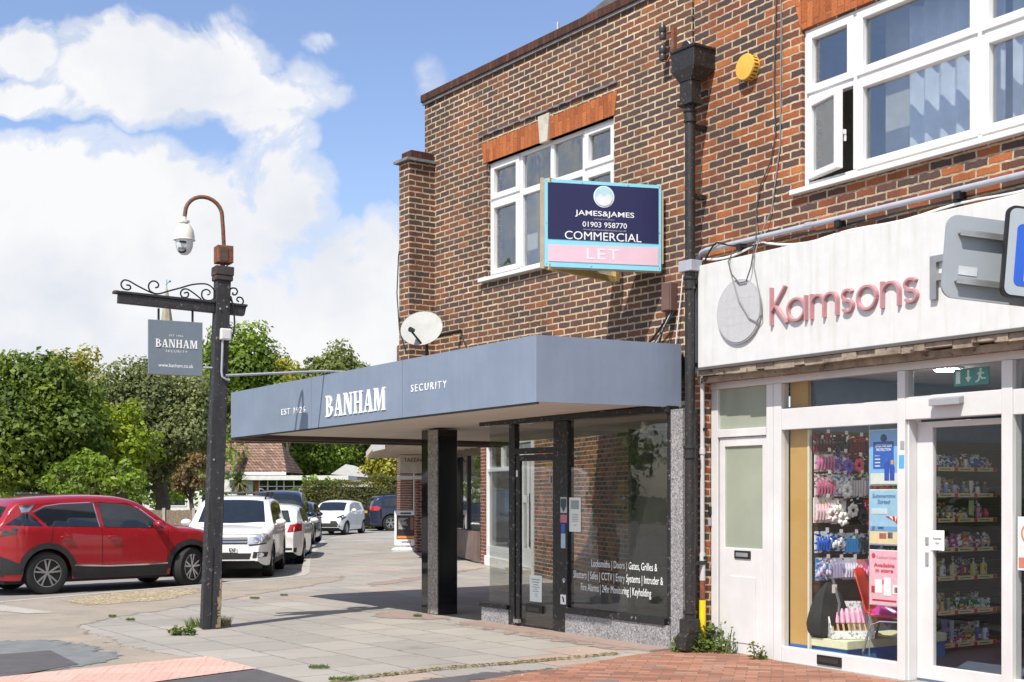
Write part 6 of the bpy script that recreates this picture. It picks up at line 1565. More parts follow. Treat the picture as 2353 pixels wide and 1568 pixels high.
# --- white SUV facing the camera
whitep = paint('white_car_paint', (.80, .80, .79), 0, .3)
spW = dict(L=4.43, W=1.81, H=1.70, wf=1.32, wr=-1.285, r=.345, gap=.055, bot=.26, tumble=.30, archclad=.03, spokes=5, split=True, twotone=1,
  top=[(-2.215, .90), (-2.18, 1.08), (-2.08, 1.25), (-1.95, 1.48), (-1.82, 1.60), (-1.2, 1.665), (-.4, 1.69), (.1, 1.665), (.40, 1.60), (.66, 1.46), (1.10, 1.13), (1.22, 1.08), (1.6, 1.04), (1.95, .98), (2.09, .92), (2.17, .80), (2.205, .62), (2.215, .5)],
  belt=lambda x: 1.05-.015*x,
  sidewin=[[(-.28, 1.09), (.86, 1.07), (.80, 1.12), (.44, 1.42), (.22, 1.51), (-.30, 1.53)], [(-1.3, 1.10), (-.36, 1.09), (-.38, 1.53), (-1.22, 1.50)], [(-1.85, 1.14), (-1.38, 1.11), (-1.32, 1.49), (-1.66, 1.45)]],
  clad=[[(-.88, .268), (.9, .268), (.9, .36), (-.88, .36)]], gaps=[(-.32, .40, 1.08, 0), (.90, .45, 1.05, .02), (-1.2, .80, 1.10, .05)],
  handles=[(-1.05, .93), (-.12, .93)], mirror=(.72, 1.07), rails=(-1.6, .25, M['black']),
  side_extra=[('headlamp', [(1.72, .80), (2.05, .72), (2.12, .88), (1.95, .92)], LAMP), ('tail_lamp', [(-2.2, .95), (-1.9, .98), (-1.95, 1.12), (-2.15, 1.12)], REDL)],
  ends=[('windscreen', 'z', [(.42, -.60), (1.06, -.70), (1.13, -.3), (1.15, 0), (1.13, .3), (1.06, .70), (.42, .60)], CARGLASS, .006),
        ('grille', 'x+', [(-.46, .70), (.46, .70), (.46, .84), (-.46, .84)], CLAD, .004), ('grille_bar', 'x+', [(-.46, .735), (.46, .735), (.46, .755), (-.46, .755)], CHROME, .012), ('grille_bar', 'x+', [(-.46, .795), (.46, .795), (.46, .815), (-.46, .815)], CHROME, .012),
        ('headlamp', 'x+', [(.47, .70), (.80, .74), (.84, .88), (.62, .86), (.47, .84)], LAMP, .006), ('projector_lens', 'x+', [(.56, .755), (.60, .735), (.65, .735), (.68, .765), (.68, .81), (.64, .835), (.59, .83), (.56, .80)], CHROME, .014), ('lamp_surround', 'x+', [(.47, .69), (.82, .73), (.80, .70), (.5, .665)], LAMPD, .01),
        ('lower_grille', 'x+', [(-.5, .40), (.5, .40), (.54, .52), (-.54, .52)], CLAD, .006), ('number_plate', 'x+', [(-.26, .535), (.26, .535), (.26, .645), (-.26, .645)], PLATEW, .02),
        ('fog_lamp_recess', 'x+', [(.56, .42), (.82, .44), (.84, .53), (.58, .55)], CLAD, .008), ('fog_lamp', 'x+', [(.66, .445), (.71, .435), (.755, .455), (.765, .495), (.73, .53), (.68, .53), (.65, .49)], LAMP, .016), ('bumper_lip', 'x+', [(-.6, .30), (.6, .30), (.62, .37), (-.62, .37)], CLAD, .008),
        ('bonnet_gap', 'x+', [(-.72, .895), (.72, .895), (.72, .903), (-.72, .903)], M['black'], .004)])
w1_, dcl, wdt, tpf, bdy = make_car('white_suv', 'white SUV with black roof bars and chrome grille parked right behind the timber post', whitep, spW)
put_car(w1_, (-6.02, 28.0), (.09, -.996))
pt = text('number', 'DF', M['black'], (.10, .235, .555, .628), -2.245, None, .002, 1, .02); pt.data.transform(Matrix.Rotation(R(90), 4, 'Z')); pt.parent = w1_
q = MB()
for x in (-.9, .0): q.tube([(x, -.66, 1.75), (x, .66, 1.75)], .02, 8)
for x in (-.9, .0):
    for s_ in (-1, 1): q.box(x-.03, x+.03, s_*.66-.03, s_*.66+.03, 1.68, 1.765)
q.build('roof_bars', M['black'], w1_)
# --- white hatchback behind it, rear towards us
spH = dict(L=4.05, W=1.74, H=1.48, wf=1.25, wr=-1.24, r=.31, gap=.045, bot=.22, tumble=.36, spokes=7, twotone=0,
  top=[(-2.025, .75), (-2.0, .98), (-1.88, 1.12), (-1.70, 1.32), (-1.55, 1.40), (-.9, 1.465), (-.2, 1.48), (.3, 1.43), (.6, 1.32), (1.05, 1.02), (1.2, .97), (1.6, .90), (1.9, .78), (2.0, .62), (2.025, .5)],
  belt=lambda x: .98-.02*x,
  sidewin=[[(-.2, 1.0), (.85, .97), (.42, 1.28), (-.2, 1.37)], [(-1.25, 1.04), (-.28, 1.0), (-.28, 1.37), (-.95, 1.34)]], gaps=[(-.24, .35, .98, 0), (.9, .4, .95, 0)], handles=[(-.95, .88), (-.1, .87)], mirror=(.7, .98),
  side_extra=[('tail_lamp', [(-2.0, .80), (-1.72, .84), (-1.66, .98), (-1.92, 1.02)], REDL), ('headlamp', [(1.55, .72), (1.95, .62), (1.9, .76), (1.7, .82)], LAMP)],
  ends=[('rear_window', 'x-', [(-.58, 1.03), (.58, 1.03), (.5, 1.32), (-.5, 1.32)], CARGLASS, .006), ('tail_lamp', 'x-', [(.50, .80), (.82, .82), (.82, 1.0), (.56, .98)], REDL, .008), ('number_plate', 'x-', [(-.26, .70), (.26, .70), (.26, .81), (-.26, .81)], P('yellow_plate', (.6, .45, .03), .4), .012), ('bumper', 'x-', [(-.7, .25), (.7, .25), (.72, .42), (-.72, .42)], CLAD, .008),
        ('windscreen', 'z', [(.50, -.58), (1.05, -.64), (1.05, .64), (.50, .58)], CARGLASS, .006), ('grille', 'x+', [(-.5, .48), (.5, .48), (.5, .58), (-.5, .58)], CLAD, .006), ('headlamp', 'x+', [(.5, .62), (.8, .64), (.8, .76), (.55, .74)], LAMP, .006)])
h_, *_ = make_car('white_hatchback', 'white hatchback with red tail lamps parked directly behind the white SUV', whitep, spH)
put_car(h_, (-6.10, 32.7), (-.09, .996))
# --- dark SUV and dark estate further up the bay
darkp = paint('black_car_paint', (.012, .013, .018), .3, .25); navyp = paint('navy_car_paint', (.012, .022, .055), .4, .25)
spD = dict(spW); spD.update(L=4.6, H=1.82, rails=(-1.6, .2, CHROME), twotone=0, archclad=.06)
spD['top'] = [(a, b+.11*(b > 1.2)+.04) for a, b in spW['top']]
d_, *_ = make_car('dark_suv', 'tall dark blue SUV with silver roof rails parked between the two white hatchbacks', navyp, spD)
put_car(d_, (-7.05, 38.6), (.10, -.995))
spE = dict(spH); spE.update(L=4.05)
e_, *_ = make_car('black_hatchback', 'black hatchback parked beyond the tall dark blue SUV', darkp, spE)
put_car(e_, (-7.65, 44.6), (.06, -.998))
# --- small white city car turned towards us
spA = dict(spH); spA.update(L=3.46, W=1.62, wf=1.16, wr=-1.18, r=.29, spokes=5, H=1.46,
  top=[(-1.73, .8), (-1.70, 1.02), (-1.58, 1.22), (-1.45, 1.36), (-.9, 1.44), (-.2, 1.46), (.25, 1.41), (.5, 1.32), (.95, 1.03), (1.1, .97), (1.4, .88), (1.62, .78), (1.70, .64), (1.73, .5)],
  sidewin=[[(-.1, 1.0), (.8, .97), (.4, 1.27), (-.1, 1.36)], [(-1.05, 1.06), (-.18, 1.0), (-.18, 1.36), (-.85, 1.33)]], gaps=[(-.14, .35, .98, 0), (.85, .4, .95, 0)], handles=[(-.75, .88), (0, .87)], mirror=(.62, .98),
  side_extra=[('headlamp', [(1.3, .74), (1.62, .62), (1.58, .78), (1.4, .84)], LAMPD), ('tail_lamp', [(-1.7, .85), (-1.55, .85), (-1.5, 1.1), (-1.62, 1.12)], REDL)],
  ends=[('windscreen', 'z', [(.40, -.54), (.95, -.60), (1.0, 0), (.95, .60), (.40, .54)], CARGLASS, .006), ('cross_flank', 'x+', [(-.66, .34), (.66, .34), (.50, .60), (-.50, .60)], CLAD, .006), ('headlamp', 'x+', [(.30, .66), (.66, .74), (.72, .85), (.60, .80)], LAMPD, .008), ('number_plate', 'x+', [(-.25, .50), (.25, .50), (.25, .605), (-.25, .605)], PLATEW, .02), ('fog_lamp', 'x+', [(.56, .36), (.66, .38), (.62, .44), (.54, .42)], LAMP, .014),         ('rear_window', 'x-', [(-.5, 1.05), (.5, 1.05), (.45, 1.3), (-.45, 1.3)], CARGLASS, .006)])
a_, *_ = make_car('white_city_car', 'small white city car with a dark lower nose angled at the road bend', whitep, spA)
put_car(a_, (-7.45, 54.5), (-.18, -.984))
q = MB(); n = 16
for i in range(n):
    a0, a1 = 2*math.pi*i/n, 2*math.pi*(i+1)/n
    q.add([(1.722, .075*math.cos(a0), .70+.05*math.sin(a0)), (1.722, .075*math.cos(a1), .70+.05*math.sin(a1)), (1.717, .06*math.cos(a1), .70+.037*math.sin(a1)), (1.717, .06*math.cos(a0), .70+.037*math.sin(a0))], [(0, 1, 2, 3)])
q.build('oval_emblem', CHROME, a_)
# --- navy SUV seen from behind at the bend
spB = dict(spW); spB.update(L=4.65, W=1.92, H=1.70, r=.37, spokes=5, rails=(-1.6, .3, M['black']))
spB['ends'] = [('rear_window', 'x-', [(-.62, 1.18), (.62, 1.18), (.54, 1.5), (-.54, 1.5)], CARGLASS, .006), ('tail_lamp', 'x-', [(.44, .98), (.86, .94), (.86, 1.14), (.6, 1.12)], REDL, .008), ('number_plate', 'x-', [(-.26, .82), (.26, .82), (.26, .93), (-.26, .93)], P('yellow_plate', (.6, .45, .03), .4), .012), ('windscreen', 'z', [(.42, -.60), (1.06, -.70), (1.06, .70), (.42, .60)], CARGLASS, .006)]
spB['side_extra'] = [('tail_lamp', [(-2.2, .95), (-1.82, .96), (-1.78, 1.10), (-2.1, 1.15)], REDL)]
b_, *_ = make_car('navy_suv', 'navy SUV with a red tail lamp seen from behind at the end of the street', navyp, spB)
put_car(b_, (-4.75, 60.3), (.93, .37))

# --- white van standing left of the view, mirrored in the shop glass
spV = dict(L=5.3, W=2.0, H=2.35, wf=1.75, wr=-1.55, r=.35, gap=.06, bot=.28, tumble=.10, spokes=7, twotone=0,
  top=[(-2.65, 2.2), (-2.6, 2.30), (-2.2, 2.34), (0, 2.35), (.7, 2.33), (1.0, 2.22), (1.75, 1.35), (1.95, 1.22), (2.45, 1.05), (2.6, .85), (2.65, .6)],
  belt=lambda x: 1.25, sidewin=[[(.55, 1.25), (1.62, 1.2), (1.1, 1.95), (.6, 2.0)]], gaps=[(.45, .4, 2.1, 0), (-.6, .4, 2.2, 0)], handles=[(.6, 1.1)], mirror=(1.5, 1.25),
  clad=[[(-1.1, .28), (1.3, .28), (1.3, .45), (-1.1, .45)]],
  ends=[('windscreen', 'z', [(1.02, -.78), (1.72, -.84), (1.72, .84), (1.02, .78)], CARGLASS, .006), ('grille', 'x+', [(-.5, .6), (.5, .6), (.5, .75), (-.5, .75)], CLAD, .006), ('headlamp', 'x+', [(.55, .8), (.85, .82), (.85, 1.0), (.6, .95)], LAMP, .006)])
v_, *_ = make_car('white_van', 'white panel van standing on the road left of the red car', whitep, spV)
put_car(v_, (-12.2, 20.6), (.38, .925))
# ================================================================ shops round the corner (frame C)
AC = math.atan2(-.968, .25)
def cframe(name, label, cat='building'): return empty(name, (.45, 24.7, 0), AC, label, cat)
ws = cframe('white_shop', 'white framed shop with a glazed door and white plinth behind the corner shop')
q = MB(); ringwall(q, -3.95, -.0, 0, .25, 0, 6.5, [(-3.9, -.05, .0, 2.75)]); q.build('wall', M['brick_wet'], ws)
q = MB(); q.box(-3.9, -1.2, -.10, .20, 0, .22); q.build('plinth', P('white_render', (.74, .73, .70), .8, var=.06), ws, bevel=.01)
q = MB(); q.box(-3.9, -3.78, -.05, .15, .221, 2.74); q.box(-1.25, -1.12, -.05, .15, 0, 2.74); q.box(-.15, -.05, -.05, .15, 0, 2.74); q.box(-3.78, -1.25, -.05, .12, .221, .45); q.box(-3.78, -.15, -.05, .15, 2.62, 2.74); q.box(-3.78, -1.25, -.05, .12, 2.08, 2.16); q.box(-2.55, -2.48, -.05, .12, 2.161, 2.62)
q.build('shopfront_frame', M['upvc'], ws, bevel=.006)
MB().box(-3.78, -1.25, .0, .006, .45, 2.08).build('shop_window', M['glass'], ws)
MB().box(-3.78, -1.25, .0, .006, 2.161, 2.62).build('transom_light', M['glass'], ws)
q = MB(); q.box(-1.11, -1.02, .02, .08, .12, 2.6); q.box(-.25, -.16, .02, .08, .12, 2.6); q.box(-1.02, -.25, .02, .08, .12, .5); q.box(-1.02, -.25, .02, .08, 2.48, 2.6); q.box(-1.02, -.25, .02, .08, 1.42, 1.56); q.box(-.7, -.6, .02, .08, .5, 2.48)
wd = q.build('door', M['upvc'], ws, bevel=.005)
MB().box(-1.02, -.25, .045, .05, .5, 2.48).build('pane', M['glass'], wd)
MB().tube([(-.30, -.03, .55), (-.30, -.03, 1.6)], .016, 8).build('pull_handle', M['black'], wd)
MB().box(-1.2, -.1, -.3, .2, 0, .11).build('door_step', M['stone'], ws)
q = MB(); q.box(-3.6, -2.9, .3, .32, .9, 1.7); q.build('blue_poster', cm('3f86b8'), ws)
q = MB(); q.box(-3.6, -2.7, .3, .32, .46, 1.2); q.build('dark_poster', cm('2a2c34'), ws)
q = MB(); q.box(-3.85, -.05, 1.9, 1.95, 0, 2.75); q.build('shop_interior', P('interior_cream', (.42, .42, .40), .9), ws)
for x0, x1, c in ((-3.75, -3.45, '3a3c9c'), (-3.4, -2.6, '8a929c'), (-2.45, -1.4, '8a929c')): MB().box(x0, x1, .25, .27, 2.2, 2.55).build('window_sticker', cm(c), ws)
MB().box(-3.78, -1.3, .25, .27, 2.165, 2.21).build('amber_strip', cm('c89a40'), ws)
bwall = cframe('brick_house', 'plain red brick wall of the building seen through the glass of the empty shop')
q = MB(); q.box(.001, 5.6, -.02, 2.5, 0, 2.9); q.box(.001, 5.6, .5, 2.5, 2.9, 5.5); q.build('wall', M['brick_r'], bwall)
ds = cframe('black_tiled_shop', 'shop with polished black tiled front and a brick pier, beyond the white shop')
q = MB(); q.box(-4.42, -3.96, -.06, .25, 0, 6.5); q.build('brick_pier', M['brick_wet'], ds)
q = MB(); ringwall(q, -7.6, -4.43, 0, .2, 0, 2.9, [(-7.3, -4.7, .75, 2.5)]); q.build('tiled_front', M['blackgloss'], ds)
q = MB(); q.box(-7.25, -4.72, -.08, -.002, .05, .72); q.build('stall_panel', P('stained_riser', (.17, .125, .11), .5, var=.3, scale=3), ds)
MB().box(-7.3, -4.7, .08, .086, .75, 2.5).build('shop_window', M['glass'], ds)
q = MB(); q.box(-6.35, -6.2, .04, .12, .75, 2.5); q.build('window_mullion', M['blackpaint'], ds)
q = MB(); q.box(-7.6, -4.43, .2, .25, 2.9, 6.5); q.build('wall', M['brick_wet'], ds)
q = MB(); q.box(-7.5, -4.5, 1.6, 1.65, 0, 2.9); q.build('shop_interior', M['dark'], ds)
rs = cframe('takeaway_shop', 'brick shop with a cream ribbed canopy at the far end of the row')
q = MB(); ringwall(q, -16.5, -7.61, 0, .25, 0, 6.3, [(-13.8, -8.4, .5, 2.5)]); q.build('wall', M['brick_wet'], rs)
MB().box(-13.8, -8.4, .1, .106, .5, 2.5).build('shop_window', M['glass'], rs)
q = MB()
for x in (-13.8, -12.0, -10.2, -8.5): q.box(x, x+.1, .05, .15, .5, 2.5)
q.build('window_frame', M['upvc'], rs)
q = MB(); q.box(-13.7, -8.5, 1.6, 1.65, 0, 2.6); q.build('shop_interior', M['dark'], rs)
q = MB(); q.prism([(-4.6, -.005), (-15.8, -.005), (-14.6, -1.25), (-6.4, -2.2), (-4.6, -2.2)], 2.70, 2.86, 'z'); aw = q.build('canopy', M['soffit'], rs)
q = MB()
for i in range(14): x = -5.0-i*.68; q.box(x-.05, x+.05, -(2.15 if x > -6.4 else 2.15-(-6.4-x)*.11), -.02, 2.655, 2.699)
q.build('canopy_ribs', P('cream_rib', (.55, .48, .40), .8), aw)
q = MB(); q.prism([(-4.6, -2.22), (-6.4, -2.22), (-6.4, -2.24), (-4.6, -2.24)], 2.60, 2.88, 'z'); q.build('canopy_edge', M['white'], aw)
q = MB(); q.box(-10.4, -10.15, -.95, -.05, 2.15, 2.62); sgn_ = q.build('hanging_sign', P('cream_sign', (.5, .45, .38), .6), rs)
text('lettering', 'TAKEAWAY', M['black'], (-.85, -.1, 2.45, 2.56), 0, None, .002).parent = sgn_
lt = sgn_.children[-1]; lt.rotation_euler = (0, 0, R(90)); lt.location = (-10.148, 0, 0)
q = MB(); q.box(-10.42, -10.12, -1.0, -.02, 1.98, 2.08); q.build('sign_shelf', M['white'], rs)
q = MB(); q.box(-10.5, -10.2, -.5, -.002, 0, 2.14); q.build('brick_pier', M['brick_wet'], rs)
# pavement sign
ab = empty('pavement_sign', at(933, 1268)+(0,), R(-8), 'white framed swivel pavement sign with a dark menu, standing on the far pavement', 'sign board', None)
q = MB(); q.box(-.33, .33, -.025, .025, .16, 1.13); abp = q.build('frame', M['upvc'], ab, bevel=.012)
MB().box(-.26, .26, -.030, -.0255, .34, 1.0).build('menu_panel', cm('2c2026'), abp)
q = MB()
for i in range(9): q.box(-.21, -.21+random.uniform(.1, .26), -.033, -.0305, .62+i*.036, .636+i*.036)
q.box(-.2, .2, -.033, -.0305, 1.035, 1.08) if False else None
q.build('print', cm('c8c4c0'), abp)
q = MB(); q.box(.13, .22, -.033, -.0305, .60, .95); q.build('print', cm('8c5a34'), abp)
MB().box(-.24, .24, -.033, -.0305, .36, .43).build('print', cm('d8873a'), abp)
MB().box(-.15, .15, -.029, -.0255, 1.03, 1.08).build('print', cm('3a3238'), abp)
text('lettering', 'OPEN', M['black'], (-.12, .14, .235, .285), -.026, abp, .003, 1.1, .03)
q = MB(); q.lathe([(.40, .0), (.42, .05), (.36, .10), (.16, .13), (.10, .13)], (0, 0, 0), 24); q.build('base', P('white_plastic_base', (.62, .62, .60), .5), ab, smooth=True).scale = (1.0, .6, 1)
q = MB(); q.tube([(-.12, 0, .13), (-.12, 0, .17)], .03, 8); q.tube([(.12, 0, .13), (.12, 0, .17)], .03, 8); q.build('spring', M['steel'], ab)

# ================================================================ leaves
LM = {}
def leafmat(name, lo, mid, hi):
    if name in LM: return LM[name]
    m, G_, out = newmat(name)
    at_ = G_.n('ShaderNodeAttribute', attribute_name='tone')
    col = G_.ramp(at_.outputs['Fac'], [(0, lo), (.5, mid), (1, hi)])
    d = G_.n('ShaderNodeBsdfPrincipled'); G_.l(col, d.inputs['Base Color']); d.inputs['Roughness'].default_value = .55; d.inputs['Specular IOR Level'].default_value = .35
    t = G_.n('ShaderNodeBsdfTranslucent'); G_.l(G_.mix(1, col, (1.25, 1.35, .6), 'MULTIPLY'), t.inputs[0])
    mx = G_.n('ShaderNodeMixShader'); mx.inputs[0].default_value = .38; G_.l(d.outputs[0], mx.inputs[1]); G_.l(t.outputs[0], mx.inputs[2]); G_.l(mx.outputs[0], out.inputs[0])
    LM[name] = m
    return m
PAL = {
 'dark': ((0.059, 0.09, 0.017), (0.134, 0.197, 0.03), (0.275, 0.338, 0.056)),
 'yellowgreen': ((0.174, 0.173, 0.027), (0.312, 0.302, 0.046), (0.5, 0.438, 0.079)),
 'grey': ((0.099, 0.118, 0.049), (0.192, 0.219, 0.093), (0.321, 0.338, 0.155)),
 'lime': ((0.148, 0.21, 0.015), (0.276, 0.36, 0.025), (0.424, 0.48, 0.05)),
 'mid': ((0.084, 0.134, 0.018), (0.176, 0.259, 0.035), (0.305, 0.393, 0.062)),
 'olive': ((0.084, 0.107, 0.03), (0.153, 0.191, 0.052), (0.245, 0.275, 0.081)),
 'hedge': ((0.064, 0.07, 0.018), (0.122, 0.125, 0.03), (0.201, 0.185, 0.05)),
 'bright': ((0.081, 0.154, 0.019), (0.176, 0.294, 0.038), (0.298, 0.435, 0.077)),
 'russet': ((0.131, 0.091, 0.046), (0.225, 0.166, 0.079), (0.347, 0.227, 0.117)),
 'weed': ((0.048, 0.075, 0.015), (0.095, 0.143, 0.026), (0.159, 0.203, 0.045)),
}
def leaf_mesh(name, mat_, P_, N_, size, tone, parent=None, asp=.62):
    """one small folded leaf quad per point, turned roughly along its normal"""
    n = len(P_)
    rnd = rng.normal(size=(n, 3))
    N_ = N_+rnd*.5; N_ /= np.linalg.norm(N_, axis=1)[:, None]+1e-9
    T = np.cross(N_, rng.normal(size=(n, 3))); T /= np.linalg.norm(T, axis=1)[:, None]+1e-9
    B_ = np.cross(N_, T)
    s = size*rng.uniform(.6, 1.35, size=(n, 1))
    a = P_-T*s*.5; c = P_+T*s*.5; b = P_+B_*s*asp*.5+N_*s*.12; d = P_-B_*s*asp*.5+N_*s*.12
    V = np.stack([a, b, c, d], 1).reshape(-1, 3)
    me = bpy.data.meshes.new(name)
    me.vertices.add(4*n); me.vertices.foreach_set('co', V.ravel())
    me.loops.add(4*n); me.loops.foreach_set('vertex_index', np.arange(4*n, dtype=np.int32))
    me.polygons.add(n); me.polygons.foreach_set('loop_start', np.arange(0, 4*n, 4, dtype=np.int32)); me.polygons.foreach_set('loop_total', np.full(n, 4, np.int32))
    me.update(calc_edges=True)
    at_ = me.attributes.new('tone', 'FLOAT', 'FACE'); at_.data.foreach_set('value', np.clip(tone, 0, 1).astype(np.float32))
    me.materials.append(mat_)
    o = bpy.data.objects.new(name, me); COL.objects.link(o)
    if parent: o.parent = parent
    return o
def clump_points(clumps, dens):
    """points through the outer shell of many overlapping leaf clumps, uneven and gappy"""
    P_, N_, T_ = [], [], []
    for (c, r) in clumps:
        n = max(20, int(dens*r*r))
        d = rng.normal(size=(n, 3)); d /= np.linalg.norm(d, axis=1)[:, None]
        wob = 1+.22*np.sin(d[:, 0]*5+c[0]*3)*np.sin(d[:, 1]*4+c[1])+.16*np.sin(d[:, 2]*7+c[2]*2)
        rad = r*wob*(rng.uniform(.45, 1.05, n)**.6)
        P_.append(np.array(c)+d*rad[:, None]*np.array([1, 1, .85])); N_.append(d+np.array([0, 0, .35]))
        T_.append(np.full(n, rng.uniform(.12, .88))+rng.normal(0, .15, n))
    return np.concatenate(P_), np.concatenate(N_), np.concatenate(T_)
def tree(name, label, u, Y, vt, vb, halfpx, pal, leaf=.22, nc=26, dens=330, cat='tree', group=None, trunk=True, flat=1.0, depth=None, seed=None):
    """crown spanning overview pixels u+-halfpx, vt..vb at distance Y"""
    x = (u-1176.5)/2930*Y; zt_ = EYE+(1135-vt)/2930*Y; zb_ = max(.2, EYE+(1135-vb)/2930*Y)
    rx = halfpx/2930*Y; rz = (zt_-zb_)/2; cz_0 = (zt_+zb_)/2
    ry = depth or rx*.8
    root = empty(name, (x, Y, ROADZ), 0, label, cat, group)
    cl_ = []
    base = min(rx, rz)
    for i in range(int(nc*1.5)):
        while True:
            d = rng.uniform(-1, 1, 3)
            l = np.linalg.norm(d)
            if .35 < l < 1: break
        d = d/l*(.5+.48*rng.random())
        w = 1-.25*max(0, -d[2]); r = base*rng.uniform(.17, .40)
        cl_.append((np.array([d[0]*(rx-r*.6)*w, d[1]*(ry-r*.5)*w, cz_0-ROADZ+d[2]*(rz-r*.7)]), r))
    P_, N_, T_ = clump_points(cl_, dens*(.22/leaf)**2*1.0)
    leaf_mesh('crown', leafmat('leaves_'+pal, *PAL[pal]), P_, N_, leaf, T_, root)
    if trunk:
        q = MB(); tr_ = max(.08, min(.3, rx*.09)); h = cz_0-ROADZ
        q.tube([(0, 0, 0), (.05*rx, 0, h*.3), (-.03*rx, 0, h*.65), (0, 0, h)], [tr_*1.2, tr_, tr_*.8, tr_*.5], 8)
        for c, r in cl_[::3]: q.tube([(0, 0, h*.55), tuple(c*np.array([.5, .5, .85])), tuple(c)], [tr_*.5, tr_*.35, tr_*.12], 6)
        q.build('trunk', P('bark', (.09, .075, .06), .9, var=.3, scale=8, bump=.5) if 'bark' not in bpy.data.materials else bpy.data.materials['bark'], root)
    return root
tree('evergreen_tree', 'big dark green evergreen at the left edge behind the red car', 60, 41, 795, 1180, 200, 'dark', .19, 56, 420)
tree('conifer_tree', 'yellow green conifer top rising behind the dark evergreen on the left', 175, 50, 765, 1130, 120, 'yellowgreen', .18, 34, 420)
tree('holm_oak', 'broad grey green oak between the left evergreen and the hanging sign', 365, 50, 800, 1150, 200, 'grey', .17, 62, 460)
tree('lime_tree', 'bright lime green young tree in front of the grey green oak', 278, 43, 895, 1150, 108, 'lime', .19, 28, 330)
tree('shrub', 'dark green rounded shrub low behind the red car roof', 215, 39, 1030, 1175, 150, 'mid', .16, 30, 420, 'shrub')
tree('shrub', 'russet tinted shrub beside the timber post above the fence', 440, 48, 1025, 1150, 66, 'russet', .15, 20, 420, 'shrub')
tree('sycamore_tree', 'tall rounded green sycamore rising right of the hanging sign', 565, 82, 728, 1060, 138, 'mid', .30, 52, 420)
tree('pale_tree', 'small yellow green tree between the sycamore and the dark rounded oak', 662, 78, 800, 1010, 48, 'yellowgreen', .26, 18, 420)
tree('rounded_oak', 'dark domed oak rising behind the canopy of the corner shop', 768, 105, 778, 1110, 128, 'olive', .34, 60, 480)
tree('garden_tree', 'leafy green tree just right of the tiled bungalow roof', 722, 86, 965, 1120, 100, 'mid', .24, 34, 420)
tree('dark_yew', 'very dark tree below the ribbed canopy', 835, 92, 955, 1130, 80, 'dark', .26, 26, 480)
tree('birch_tree', 'pale yellow green tree above the clipped hedge beside the takeaway', 895, 66, 1005, 1150, 72, 'yellowgreen', .19, 22, 360)
tree('shrub', 'bright green leafy shrub behind the clipped hedge near the bungalow', 740, 66, 1088, 1150, 62, 'bright', .20, 18, 420, 'shrub')
tree('shrub', 'small grey green shrub in front of the bungalow windows', 690, 63, 1112, 1165, 40, 'olive', .14, 12, 420, 'shrub')
# far belt of trees filling behind everything
def belt(name, label, x0, x1, Y, z, pal, nc, leaf):
    cl_ = [((rng.uniform(x0, x1), Y+rng.uniform(-4, 4), rng.uniform(.3, .8)*z), rng.uniform(.22, .38)*z) for _ in range(nc)]
    P_, N_, T_ = clump_points(cl_, 75)
    o = leaf_mesh(name, leafmat('leaves_'+pal, *PAL[pal]), P_, N_, leaf, T_)
    return tag(o, label, 'woodland', None, 'stuff')
belt('far_woodland', 'distant green woodland behind the bungalow and the left trees', -75, 8, 122, 8.0, 'olive', 90, .6)
belt('tree_belt', 'dense green tree belt behind the left trees', -38, -14.5, 58, 6.0, 'mid', 70, .30)
belt('reflection_trees', 'unseen roadside trees added at the left to darken the shop glass reflection', -62, -26, 33, 11.0, 'dark', 110, .5)  # out of view, added so the shop glass reflects dark foliage
# clipped hedge: box of leaves with an uneven top
def hedge(name, label, u0, u1, Y, vt, pal, thick=1.2, dens=900, leaf=.10):
    x0, x1 = (u0-1176.5)/2930*Y, (u1-1176.5)/2930*Y; h = EYE+(1135-vt)/2930*Y-ROADZ
    root = empty(name, ((x0+x1)/2, Y, ROADZ), 0, label, 'hedge')
    n = int(dens*(x1-x0)*h*.6)
    X = rng.uniform(-(x1-x0)/2, (x1-x0)/2, n); top = h*(1+.06*np.sin(X*1.3)+.03*np.sin(X*3.7))*(1-.25*np.abs(2*X/(x1-x0))**6)
    face = rng.random(n) < .62
    Yy = np.where(face, -thick/2+rng.normal(0, .06, n)+.08*np.sin(X*2.1), rng.uniform(-thick/2, thick/2, n))
    Z = np.where(face, rng.uniform(.02, 1, n)*top, top*(1+rng.normal(0, .02, n)))
    N_ = np.where(face[:, None], np.array([0, -1, .3]), np.array([0, -.2, 1])) 
    tone = .45+.25*np.sin(X*2.3+Z*3)*np.sin(Z*4-X)+rng.normal(0, .16, n)
    leaf_mesh('foliage', leafmat('leaves_'+pal, *PAL[pal]), np.stack([X, Yy, Z], 1), N_.astype(float), leaf, tone, root)
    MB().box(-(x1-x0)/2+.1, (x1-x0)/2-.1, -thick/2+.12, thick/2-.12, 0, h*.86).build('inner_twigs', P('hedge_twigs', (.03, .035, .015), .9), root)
hedge('garden_hedge', 'long clipped olive hedge along the bend behind the white city car', 690, 1000, 63.5, 1104, 'hedge')
hedge('low_hedge', 'lower clipped hedge in front of the bungalow left of the long hedge', 632, 705, 62, 1128, 'hedge')
